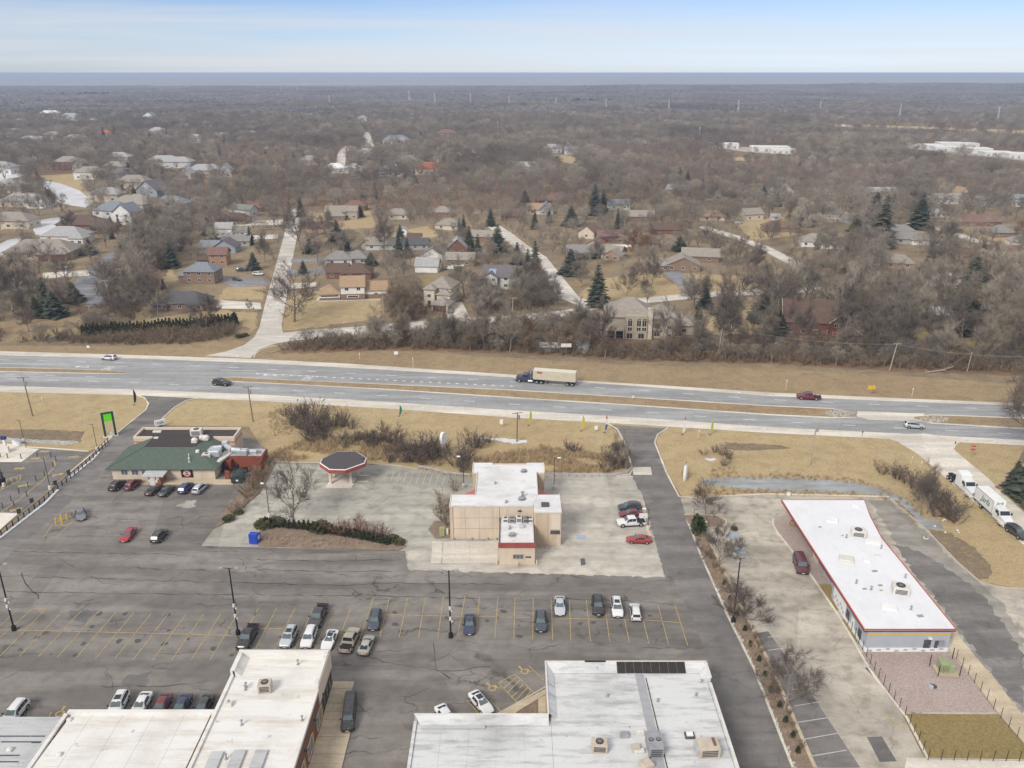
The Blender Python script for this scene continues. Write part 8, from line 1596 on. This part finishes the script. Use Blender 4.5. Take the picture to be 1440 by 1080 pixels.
b.add([(x,-.35,z)for x,z in pr]+[(x,.35,z)for x,z in pr],[tuple(range(n)),tuple(range(2*n-1,n-1,-1))]+[(i,n+i,n+(i+1)%n,(i+1)%n)for i in range(n)]);b.build('sign_head',m_white,t)
p=G(963,674.5);t=thing('wrapped_sign','low white cloth wrapped sign on the right lawn','sign',p,R(70))
b=MB();st_=[(0,.75),(.6,.95),(1.6,1.05),(2.6,.95),(3.3,.7),(3.8,.35)];rings=[]
for z,r in st_:
 for k in range(10):a=6.283*k/10;b.v.append((r*math.cos(a)*(1+.12*math.sin(k*3)),r*.45*math.sin(a),z))
for i in range(len(st_)-1):
 for k in range(10):b.f.append((i*10+k,i*10+(k+1)%10,(i+1)*10+(k+1)%10,(i+1)*10+k));b.m.append(0)
b.f.append(tuple(range(50,60)));b.m.append(0);b.build('cloth_cover',m_white,t,True)
for s in(-1,1):MB().box((s*.45,0,3.3),(.12,.12,1.0)).build('post_tip',m_dkgrey,t)
t=thing('box_sign','small white box sign lettered CAFE beside the restaurant drive','sign',G(226,600),R(38))
MB().box((0,0,.0),(.6,.5,.5)).build('base',m_dkgrey,t);MB().box((0,0,.5),(2.6,.45,1.35)).build('sign_panel',m_white,t)
o=link('lettering',text_mesh('Cafe',.85,mat('purple_lettering',(.10,.05,.22),.1,1),.01),t);o.location=(0,-.24,1.15);o.rotation_euler=(R(90),0,0)
def flag(px,py,H,cols,lab,lean=.5):
 t=thing('feather_flag',lab,'flag',G(px,py,.05),R(20));MB().tube((0,0,0),(lean*.7,0,H),.035,.02,6).build('pole',m_offwhite,t);MB().box((0,0,0),(.5,.5,.08)).build('base',m_dkgrey,t)
 n=8;pr=[]
 for i in range(n+1):
  u=i/n;pr.append((lean*.7*u,H*(.12+.88*u),.72*math.sin(math.pi*min(1,.12+u*.95))**.5 if u<1 else .1))
 segs=len(cols)
 for k,mm in enumerate(cols):
  b=MB()
  for i in range(n):
   if int(i/n*segs)!=k:continue
   for yy in(.012,-.012):b.add([(pr[i][0],yy,pr[i][1]),(pr[i][0]+pr[i][2],yy*1.5,pr[i][1]),(pr[i+1][0]+pr[i+1][2],yy*1.5,pr[i+1][1]),(pr[i+1][0],yy,pr[i+1][1])],[(0,1,2,3)])
  b.build('banner',mm,t)
m_fy=mat('yellow_banner',(.62,.50,.06),.1,1);m_fg=mat('green_banner',(.04,.22,.12),.1,1);m_fyg=mat('yellow_green_banner',(.42,.48,.08),.1,1);m_fr=mat('red_banner',(.50,.07,.05),.1,1);m_fw=m_white;m_fb=mat('blue_banner',(.08,.12,.28),.1,1)
flag(188.5,569,4.4,[m_blk,m_blk],'black feather flag beside the restaurant drive mouth')
flag(561,585,3.0,[m_fg,m_fg],'dark green feather flag at the roadside');flag(743.5,598,4.2,[m_fyg],'yellow green feather flag right of the roadside pole');flag(817.5,606,4.2,[m_fy,m_fy],'yellow feather flag beside the shoulder');flag(850,608,4.6,[m_fb,m_fw,m_fr],'red white and blue feather flag left of the access drive');flag(959.5,611,4.8,[m_fw,m_fw,m_fr],'white feather flag with red top right of the access drive');flag(998,611,3.8,[m_fyg],'yellow green feather flag right of the white and red one')
def post_sign(px,py,H,w,h,m,lab,shape='rect',post=None,txt=None,tm=None):
 t=thing('road_sign',lab,'sign',G(px,py,.05),R(0));MB().box((0,0,0),(.08,.08,H)).build('post',post or m_grey,t)
 if shape=='oct':
  b=MB();pr=[(w/2*1.08*math.cos(math.pi/8+k*math.pi/4),H-w/2+w/2*1.08*math.sin(math.pi/8+k*math.pi/4))for k in range(8)];b.add([(x,-.07,z)for x,z in pr]+[(x,-.04,z)for x,z in pr],[tuple(range(8)),tuple(range(15,7,-1))]+[(i,8+i,8+(i+1)%8,(i+1)%8)for i in range(8)])
 else:b=MB().box((0,-.06,H-h),(w,.04,h))
 b.build('sign_plate',m,t)
 if txt:o=link('lettering',text_mesh(txt,h*.42,tm or m_blk,.004),t);o.location=(0,-.09,H-h/2 if shape!='oct' else H-w/2);o.rotation_euler=(R(90),0,0)
post_sign(1224,556,2.9,1.9,1.0,m_yellow,'yellow double arrow sign on the far verge',txt='<->');post_sign(1366,644,3.2,1.3,1.3,m_red,'red stop sign on a pale post at the side street','oct',m_palewood,'STOP',m_white);post_sign(557,501,1.6,1.3,1.0,m_white,'small white sign at the thicket edge');post_sign(125,493,1.7,.9,.8,m_white,'small white sign on the left verge');post_sign(796,501,4.2,3.2,1.2,m_offwhite,'pale billboard at the thicket edge below the mansion');post_sign(398,446,1.6,.9,.9,m_yellow,'yellow warning sign at the street corner');post_sign(817,403,1.4,.9,.9,m_yellow,'yellow warning sign on the tan lawn');post_sign(890,563,1.4,.7,.7,m_offwhite,'small pale sign in the median');post_sign(838,607,1.6,.8,1.0,m_white,'small white sign near the drive mouth');post_sign(705,601,2.2,.8,1.3,m_white,'white real estate sign on the lawn');post_sign(1343,625,.8,.3,.5,m_dkgrey,'dark stub marker at the kerb');post_sign(419,567,1.2,.3,.5,m_dkgrey,'dark stub marker on the shoulder');post_sign(1212,614,1.6,.3,.6,m_dkgrey,'dark stub marker right of the pale pole');post_sign(904,733,1.8,1.6,1.1,m_white,'white sign behind the parked pickup')
m_markr=mat('pale_marker',(0.56,0.50,0.36),.1,1)
for px,py,H,lab in((506,505,2.0,'short pale marker on the verge left of the white sign'),(581,517,3.2,'pale yellow marker post below the thicket'),(1105,549,3.2,'pale yellow marker left of the red pickup'),(1282,559,2.8,'thin pale marker right of the arrow sign'),(1281,653,2.0,'white marker beside the ditch bushes'),(1294,661,2.2,'second white marker beside the ditch bushes'),(982,618,2.6,'white stake in the right lawn'),(60,567,1.8,'white stake in the left lawn')):
 t=thing('marker_post',lab,'marker',G(px,py));MB().box((0,0,0),(.14,.1,H)).build('post',m_markr,t);MB().box((0,-.06,H-.5),(.22,.04,.45)).build('plate',m_white,t)
rl=[(-30,780),(0,754.5),(30,731),(60,707),(100,672),(130,645.5),(152,622)];w=[Vector(G(a,b,.1))for a,b in rl]
fr=thing('metal_railing','dark metal railing with posts and panels along the restaurant drive','railing',(0,0,0))
for z in(1.05,.35):MB().path([(q.x,q.y,q.z+z)for q in w],.045,6).build('rail',m_blk,fr)
for i,q in enumerate(along(rl,30)):MB().box((q.x,q.y,0.02),(.16,.16,1.25)).build('post',m_blk,fr)
for px,py in((27,722),(45,707),(78,682),(97,667)):q=G(px,py,.2);MB().box((q.x,q.y,.25),(.75,.12,1.0),R(52)).build('infill_panel',m_dkgrey,fr)
kerb([(0,757),(31,733),(63,708.5),(82,689)],'white kerb under the lower railing',m=m_white,w=.5,z=.18);kerb([(98,672),(130,647),(140,636)],'white kerb under the upper railing',m=m_white,w=.5,z=.18)
for i,(px,py)in enumerate(((1,643),(11,644),(30,645),(53,643),(72,643),(79,648),(75,657),(63,670),(51,676),(40,685),(27,694),(16,704),(4,714),(38,698),(20,712))):
 t=thing('bollard','thin dark bollard along the fuel station lane','bollard',G(px,py,.05),0,'thin bollards of the fuel station');MB().tube((0,0,0),(0,0,1.15),.1,.1,8).build('post',m_dkgrey,t);MB().tube((0,0,1.15),(0,0,1.2),.13,.1,8).build('cap',m_blk,t)
fs=bpy.data.objects['fuel_station_lot']
for a,b in(((0,722),(25,704)),((25,704),(60,676)),((60,676),(78,655)),((78,655),(76,648)),((76,648),(35,650)),((0,690),(28,676)),((28,676),(29,668)),((29,668),(0,678)),((22,670),(25,676)),((15,673),(18,680)),((8,676),(11,684)),((1,678),(3,688))):stall(a,b,m_yel_line,.22,fs,z=.052)
for px,py,r_ in((62,635,0),(50,645,0),(27,659,0),(33,683,.5),(81,668,.6),(103,643,.3),(22,717,.6)):q=G(px,py);o=MB().add([(-1.0,-.5,0),(-1.0,.5,0),(.4,.3,0),(.4,.8,0),(1.4,0,0),(.4,-.8,0),(.4,-.3,0)],[(6,5,4,3,2,1,0)]).build('lane_arrow',m_yel_line,fs);o.location=(q.x,q.y,.054);o.rotation_euler=(0,0,r_)
t=thing('fuel_canopy_post','blue trimmed white pump stand at the fuel station','pump',G(9,634,.06));MB().box((0,0,0),(.5,.5,3.6)).build('post',m_white,t);MB().box((0,-.05,3.0),(1.1,.7,.7)).build('blue_head',mat('blue_trim',(.03,.045,.14),.1,1,.5),t);MB().box((.6,-.8,0),(1.2,.7,1.5)).build('pump_body',m_offwhite,t)
for px,py in((26,626),(22,624.5)):t=thing('supply_box','pale blue white service box by the ditch','utility box',G(px,py,.06),0,'service boxes at the fuel station');MB().bbox((0,0,0),(1.1,.8,1.2),.06).build('box_body',m_white,t);MB().box((0,0,1.2),(1.15,.85,.07)).build('lid',m_bluegrey,t)
t=thing('air_tower','dark equipment tower on the striped island at the left edge','equipment',G(4,682,.06));MB().box((0,0,0),(1.0,1.0,1.6)).build('cabinet',m_blk,t);MB().box((0,0,1.6),(.6,.6,1.5)).build('mast',m_dkgrey,t)
for px,py in((79.5,737),(87,733),(88,737),(95,731)):
 t=thing('yellow_bollard','yellow safety bollard beside the grey sedan','bollard',G(px,py,.04),0,'yellow bollards');MB().tube((0,0,0),(0,0,1.3),.17,.17,10).build('post',m_yellow,t);MB().tube((0,0,1.3),(0,0,1.42),.17,.06,10).build('cap',m_yellow,t)
t=thing('donation_bin','bright blue donation bin on the pale paving','bin',G(359,762,.06),R(-8));m_bb=mat('blue_bin_paint',(.025,.07,.42),.12,1.5,.45)
b=MB();pr=[(-.85,0),(.85,0),(.85,1.5),(.3,2.0),(-.85,2.0)];b.add([(-.8,y,z)for y,z in pr]+[(.8,y,z)for y,z in pr],[tuple(range(5)),tuple(range(9,4,-1))]+[(i,5+i,5+(i+1)%5,(i+1)%5)for i in range(5)]);b.build('bin_body',m_bb,t)
MB().box((0,-.9,1.25),(1.1,.08,.35)).build('chute_door',m_bb,t);MB().box((.82,0,.7),(.03,.9,.8)).build('label_panel',m_offwhite,t)
for line,lab in(([(588,659),(606,662),(628,668),(660,671)],'galvanised guard rail left of the beige building'),([(768,669.5),(860,671),(882,667),(889,659)],'galvanised guard rail right of the beige building')):
 t=thing('guard_rail',lab,'guard rail',(0,0,0));w=[Vector(G(a,b,0))for a,b in line]
 MB().band(line and[(q.x,q.y)for q in w],-.06,.06,.45,.85).build('rail',m_galv,t)
 for q in along(line,14 if len(line)<5 and line[0][0]>700 else 9):MB().box((q.x,q.y+.12,0),(.15,.15,.8)).build('post',m_galv,t)
yd=struct('paved_yard',MB().sheet([(53.5,91.4),(67.6,91.4),(67.4,104.2),(53.4,104.2)],.06),m_yard,'pinkish clay paver yard beside the east building')
sheet('yard_lawn',[(1268,1004),(1404,1005),(1460,1070),(1300,1067)],.062,m_olive,'olive brown lawn fenced with thin posts',False)
sheet('paver_walk',[(1088,737),(1091,729),(1104,724),(1126,724),(1150,770),(1176,822),(1149,820),(1110,768),(1094,749)],.064,m_yard,'pinkish paver walk along the east storefront',False)
sheet('grass_bed',[(1150,822),(1172,822),(1189,857),(1173,860)],.07,m_olive,'small grass bed by the white mural wall',False);sheet('grass_bed',[(1181,872),(1196,869),(1210,897),(1202,906)],.07,m_olive,'second small grass bed near the side doors',False)
sheet('side_walk',[(1342,886),(1352,900),(1398,955),(1440,1008),(1480,1060),(1455,1064),(1404,1004),(1337,918)],.07,m_conc_tan,'tan concrete walk outside the right fence',False)
sheet('front_walk',[(1275,1066),(1460,1069),(1480,1090),(1270,1090)],.07,m_conc,'pale walk below the fenced lawn',False)
kerb([(1086,727),(1094,722),(1105,722)],'rounded kerb at the paved tip');kerb([(1087,730),(1087,738),(1093,749),(1109,769),(1143,813),(1177,863),(1200,901),(1219,936),(1234,958),(1275,1010),(1305,1068)],'long pale kerb on the west side of the east building',m=m_conc)
ef=thing('post_fence','row of thin dark posts around the paved yard and lawn','fence',(0,0,0))
for line,n in(([(1192,878),(1234,950),(1275,1010),(1305,1068)],19),([(1305,1068),(1470,1071)],10),([(1345,926),(1404,1005),(1455,1064)],12)):
 for q in along(line,n):MB().tube((q.x,q.y,0),(q.x,q.y,1.75),.04,.04,6).tube((q.x,q.y,1.75),(q.x,q.y,1.8),.06,.03,6).build('post',m_blk,ef)
 w=[Vector(G(a,b,0))for a,b in line];MB().path([(q.x,q.y,.12)for q in w],.02,4).build('bottom_wire',m_dkgrey,ef)
t=thing('transformer','green utility transformer on a concrete pad in the paved yard','transformer',G(1327,943,.13),R(-5));m_tg=mat('pale_green_metal',(.30,.34,.19),.12,1.5,.55)
MB().box((.2,-.2,0),(3.0,2.3,.18)).build('pad',m_conc_tan,t);MB().bbox((-.15,.1,.18),(1.3,1.5,1.5),.06).build('cabinet',m_tg,t);MB().bbox((.85,.0,.18),(.85,1.4,1.25),.06).build('tank',m_tg,t)
fin=MB()
for k in range(5):fin.box((-.65+k*.24,-.75,.4),(.1,.22,1.0))
fin.build('cooling_fin',m_tg,t)
for px,py in((1307,936),(1319,951),(1349,952),(1339,926)):
 q=thing('yard_post','dark post guarding the green transformer','post',G(px,py,.12),0,'posts round the transformer');MB().tube((0,0,0),(0,0,1.9),.06,.06,8).build('shaft',m_blk,q);MB().tube((0,0,1.9),(0,0,1.96),.08,.04,8).build('cap',m_blk,q)
t=thing('yard_cover','pale round access cover lying on the pavers','cover',G(1309,967,.13));MB().tube((0,0,0),(0,0,.3),.38,.34,14).build('lid',m_bluegrey,t);MB().tube((.5,.3,0),(.5,.3,.05),.5,.5,14).build('dark_ring',m_dkgrey,t)
t=thing('rubble_heap','pale broken concrete lying in the brush at the left','rubble',G(76,476));rr=random.Random(3)
for i in range(7):MB().box((rr.uniform(-1.2,1.2),rr.uniform(-.8,.8),0),(rr.uniform(.6,1.6),rr.uniform(.5,1),rr.uniform(.3,1.1)),rr.random()*3,0,.6).build('chunk',m_rock if i else m_offwhite,t)
t=thing('garden_shed','small blue grey shed in the thicket left of the mansion','shed',G(819,494),R(5));block(t,0,0,3.4,3.2,2.8,'gy','blue','bluegrey',wins=(0,0));door(t,(0,-1.62,0),1.2,2.0,0,m_white)
t=thing('long_shelter','long low metal roofed shelter in the thicket','shelter',G(774,493),R(-2));block(t,0,0,6.5,2.6,1.8,'gx','palegrey','bluegrey',wins=(0,0))
t=thing('fallen_trunk','pale fallen tree trunk on the right verge','tree trunk',G(1318,524));MB().path([(-4,-.8,.3),(-1,-.2,.5),(2.5,.5,.9),(5,1.2,1.6)],.16,6).build('trunk',m_palewood,t);MB().path([(1,.2,.7),(2,-1,.9)],.07,5).path([(-2,-.4,.4),(-3.4,.6,.6)],.07,5).build('branch',m_palewood,t)
t=thing('log','brown log lying on the ditch ice','log',G(1320,726));MB().tube((-1.3,.1,.3),(1.3,-.1,.35),.32,.28,9).build('log_body',m_wood,t);MB().tube((.2,0,.4),(.8,.5,.8),.1,.06,6).build('branch_stub',m_wood,t)
t=thing('storm_drain','round pale storm drain lid on the grass by the east kerb','drain',G(1302,757,.02));MB().tube((0,0,0),(0,0,.25),.5,.45,12).build('drain_ring',m_conc,t);MB().tube((0,0,.25),(0,0,.28),.3,.3,10).build('grate',m_dkgrey,t)
t=thing('outlet_cap','small white drain cap on the ditch bank','drain',G(1109,696,.05));MB().tube((0,0,0),(0,0,.5),.45,.45,12).build('pipe',m_white,t);MB().tube((0,0,.5),(0,0,.55),.5,.3,12).build('cap',m_offwhite,t)
t=thing('meter_box','small white box on the mulch island','utility box',G(992,738,.16));MB().bbox((0,0,0),(.6,.5,.8),.05).build('box_body',m_white,t);MB().box((0,-.26,.3),(.3,.03,.3)).build('label_plate',m_grey,t)
t=thing('shrub_pot','tree well ring by the side street spruce','planter',G(1407,688));MB().tube((0,0,0),(0,0,.35),1.4,1.3,14).build('ring',m_conc_tan,t);MB().tube((0,0,.35),(0,0,.4),1.1,1.0,14).build('soil',m_dark,t)
for i in range(26):
 px,py=rr.uniform(1300,1350),rr.uniform(690,755)
 put_simple('litter_scrap',MB().box((0,0,0),(.35,.25,.1),.3,0,.7).mesh('litter_scrap',m_white)if i==0 else bpy.data.meshes['litter_scrap'],G(px,py,.05),rr.uniform(.5,1.3),'scrap of white litter near the ditch','litter','litter along the ditch')
for px,py,lab in((820,791,'dark pothole stain cluster right of the annex'),):sheet('oil_stain',[(816,786),(822,785),(824,794),(817,796)],.062,m_dkdrive,lab,False)
st_=MB()
for q in along([(985,780),(1025,870),(1060,940),(1115,1080)],60):s=rr.uniform(.2,.55);st_.box((q.x+rr.uniform(-.1,.5),q.y,.08),(s,s*.7,s*.5),rr.random()*3,0,.7)
tag(st_.build('edge_stones',m_rock),'pale stones scattered along the mulch strip edge','stones',None,'stuff')
t=thing('entry_awning','dark blue entry awning peeping over the silver store parapet','awning',(11.6,95.4,0));MB().add([(-1.6,1.2,3.0),(1.6,1.2,3.0),(1.0,-.7,4.6),(-1.0,-.7,4.6),(-1.6,-.7,3.0),(1.6,-.7,3.0)],[(0,1,2,3),(0,3,4),(1,5,2)]).build('awning_cloth',m_bluegrey,t);MB().box((0,1.1,2.9),(3.3,.15,.3)).build('valance',PAINT['navy'],t)
m_can,n,l,b_=_base('far_canopy',.95,.05)
p=position(n)
c=mixc(n,l,rng(n,l,noise(n,l,.004,6,.65,p,.5),.35,.65),(0.10,0.088,0.08),(0.185,0.165,0.15))
c=mixc(n,l,rng(n,l,noise(n,l,.0025,4,.6,scaled(n,l,p,(.35,1.6,1))),.58,.68,0,.6),c,(0.07,0.075,0.055))
c=mixc(n,l,rng(n,l,noise(n,l,.0016,4,.6,scaled(n,l,p,(.3,1.9,1),.1)),.60,.72,0,.7),c,(0.21,0.185,0.16))
c=mixc(n,l,1.0,c,rng(n,l,noise(n,l,.05,5,.7,p),.3,.7,.6,1.4),'MULTIPLY')
l.new(c,b_.inputs['Base Color'])
m_plain=mat_ground('far_plain',[(0.30,0.28,0.25),(0.36,0.335,0.295),(0.24,0.225,0.205),(0.20,0.19,0.175)],.0006,.004,.05)
rs=np.random.RandomState(3)
def canopy(name,y0,y1,nrow,ncol,amp,lab,ridge,mm=None):
 ys_=y0*(y1/y0)**(np.arange(nrow)/(nrow-1));t=np.linspace(-1,1,ncol);X=np.outer(ys_,t*.74);Y=np.repeat(ys_[:,None],ncol,1)
 Z=6.5+amp*rs.rand(nrow,ncol)+2.0*np.sin(X*.013+1)*np.sin(Y*.011)+1.5*np.sin(X*.004+Y*.003)
 Y=Y+(rs.rand(nrow,ncol)-.5)*(Y*(y1/y0)**(1/(nrow-1))-Y)*.7;Z+=ridge(X,Y)
 Z[0,:]=0;Z[-1,:]-=12
 v=np.stack([X.ravel(),Y.ravel(),Z.ravel()],1);idx=np.arange(nrow*ncol).reshape(nrow,ncol)
 f=np.stack([idx[:-1,:-1].ravel(),idx[:-1,1:].ravel(),idx[1:,1:].ravel(),idx[1:,:-1].ravel()],1)
 keepf=np.ones(len(f),bool);cen=v[f].mean(1)
 for s in SHEETS:
  if s[:,1].mean()>y0*.85:keepf&=~inside(cen,s)
 me=bpy.data.meshes.new(name);me.from_pydata(v.tolist(),[],f[keepf].tolist());me.materials.append(mm or m_can);me.update()
 return tag(link(name,me),lab,name.replace('_',' '),None,'stuff')
def ridge(X,Y):
 w=1/(1+np.exp(-(X/Y-.10)*22));return(17*w+4)*np.exp(-((Y-4000-250*np.sin(X*.0009))/600)**2)+7*np.exp(-((Y-3000-200*np.sin(X*.0016+2))/300)**2)+3*np.sin(X*.0031+1)*w
canopy('far_woodland',1700,5200,190,520,6.5,'leafless woods of the far valley and ridge reading as one mass',ridge)
canopy('horizon_woodland',6200,26000,60,300,3,'faint woods toward the horizon',lambda X,Y:(24+9*np.sin(X*.0004+.6))*np.exp(-((Y-9500)/1500)**2),m_plain)
m_py=mat('pale_pylon_steel',(0.60,0.61,0.62),.08,.2,.6)
def pylon_mesh(H=42):
 b=MB();r0,r1=4.0,1.0;zs=[0,.25,.45,.6,.74,.86,1.0]
 cor=lambda z:[(sx*(r0+(r1-r0)*min(1,z/.74)),sy*(r0+(r1-r0)*min(1,z/.74)),z*H)for sx,sy in((-1,-1),(1,-1),(1,1),(-1,1))]
 for a,c in zip(zs,zs[1:]):
  A,Cc=cor(a),cor(c)
  for i in range(4):b.tube(A[i],Cc[i],.5,.45,4);b.tube(A[i],Cc[(i+1)%4],.22,.22,3);b.tube(A[(i+1)%4],Cc[i],.22,.22,3)
 return b
TW=pylon_mesh().mesh('lattice_tower',m_py);AR=MB()
for z,L in((.76,9),(.87,7),(.97,5)):AR.box((0,0,42*z),(L*2,.5,.6));AR.tube((-L,0,42*z+.4),(0,0,42*z+3),.2,.2,3);AR.tube((L,0,42*z+.4),(0,0,42*z+3),.2,.2,3)
AR=AR.mesh('crossarm',m_py)
for i,(px,py,top)in enumerate(((1401,177,150),(1264,169,145.5),(1152,163,142.5),(1037,166,141),(940,160,140),(852,160,139),(782,152,137),(716,152,135),(662,152,132),(612,152,131),(464,152,134),(419,133,122),(396,132,121),(364,131,121),(983,199,178),(928,178,165),(700,183,170),(469,160,149),(445,161,150),(576,146,128))):
 b0=G(px,py,0);H=(py-top)*(b0.y*_cp+CAM_H*_sp)/F_PX
 t=thing('power_pylon','pale lattice power pylon in the far valley, number %s from the right edge'%('one two three four five six seven eight nine ten'.split()[i])if i<10 else 'faint lattice power pylon deep in the hazy valley','pylon',(b0.x,b0.y,0),R(60),'power pylons across the far valley');s=H/42*.95;t.scale=(s*.8,s*.8,s);link('lattice_tower',TW,t);link('crossarm',AR,t)
def shed_row(px,py,w,d,h,m,lab,grp='far industrial roofs',dome=False,yaw=0):
 p_=G(px,py,0);t=thing('warehouse' if not dome else 'storage_dome',lab,'warehouse' if not dome else 'dome',(p_.x,p_.y,0),R(yaw),grp)
 if dome:
  b=MB();n,k=14,5
  for i in range(k+1):
   for j in range(n):a=6.283*j/n;e_=math.pi/2*i/k;b.v.append((w/2*math.cos(a)*math.cos(e_),w/2*math.sin(a)*math.cos(e_),h*math.sin(e_)))
  for i in range(k):
   for j in range(n):b.f.append((i*n+j,i*n+(j+1)%n,(i+1)*n+(j+1)%n,(i+1)*n+j));b.m.append(0)
  b.build('dome_shell',m,t);MB().box((0,-w/2,0),(w*.2,2,h*.3)).build('doorway',m_dkgrey,t)
 else:
  MB().box((0,0,0),(w,d,h)).build('wall',m_offwhite,t);MB().box((0,0,h),(w*1.01,d*1.01,h*.12)).build('roof',m,t)
  for k in range(4):MB().box((-w*.36+k*w*.24,-d/2-.06,0),(w*.08,.1,h*.6)).build('loading_door',m_grey,t)
WR=mat('bright_far_roof',(0.70,0.70,0.69),.12,.1)
for px,py,w,d,h,lab in((492,144,125,22,5,'long white roofed building in the far valley'),(585,149,36,24,4,'small white roofed building right of the domes'),(604,150,28,22,4,'pale building right of the small white roof'),(597,159.5,42,24,3.5,'pale flat roof before the pylons'),(655,152,40,24,4,'faint pale roofs beside a pylon')):shed_row(px,py,w,d,h,WR,lab)
for px,lab in((523,'left white storage dome'),(537,'right white storage dome')):shed_row(px,144.5,16,16,8,WR,lab+' in the far valley','storage domes',True)
for px,py,w,d,h,lab in((1082,212,42,24,4.5,'grey white warehouse right of centre'),(1100,215,26,16,4,'small pale building beside the grey white warehouse'),(1018,208,32,18,5,'low tan roofed building left of the warehouse'),(1300,209,34,20,4.5,'white industrial roof, left of the far estate'),(1330,212,30,20,4.5,'white industrial roof, second of the far estate'),(1366,215,36,20,5,'white industrial roof, third of the far estate'),(1400,219,30,20,4,'white industrial roof, fourth of the far estate'),(1432,222,26,18,4.5,'white industrial roof at the right edge'),(1345,207,44,20,5,'long white industrial roof behind the others'),(880,199,22,14,5,'tiny pale building in the far wood'),(905,203,40,16,4,'pale low building in the far wood')):shed_row(px,py,w,d,h,WR if 'white' in lab else m_roofbei,lab,yaw=-8)
mh=bpy.data.materials.new('haze');mh.use_nodes=True;hn,hl=mh.node_tree.nodes,mh.node_tree.links
hn.remove(hn['Principled BSDF']);pv_=hn.new('ShaderNodeVolumePrincipled');pv_.inputs['Color'].default_value=(0.66,0.78,1.0,1);pv_.inputs['Density'].default_value=HAZE
pv_.inputs['Anisotropy'].default_value=0.0
hl.new(pv_.outputs[0],hn['Material Output'].inputs['Volume'])
hz=MB().box((0,19000,-1.0),(90000,48000,CAM_H+1.4)).build('haze',mh);tag(hz,'thin pale haze over the whole valley','haze',None,'stuff')
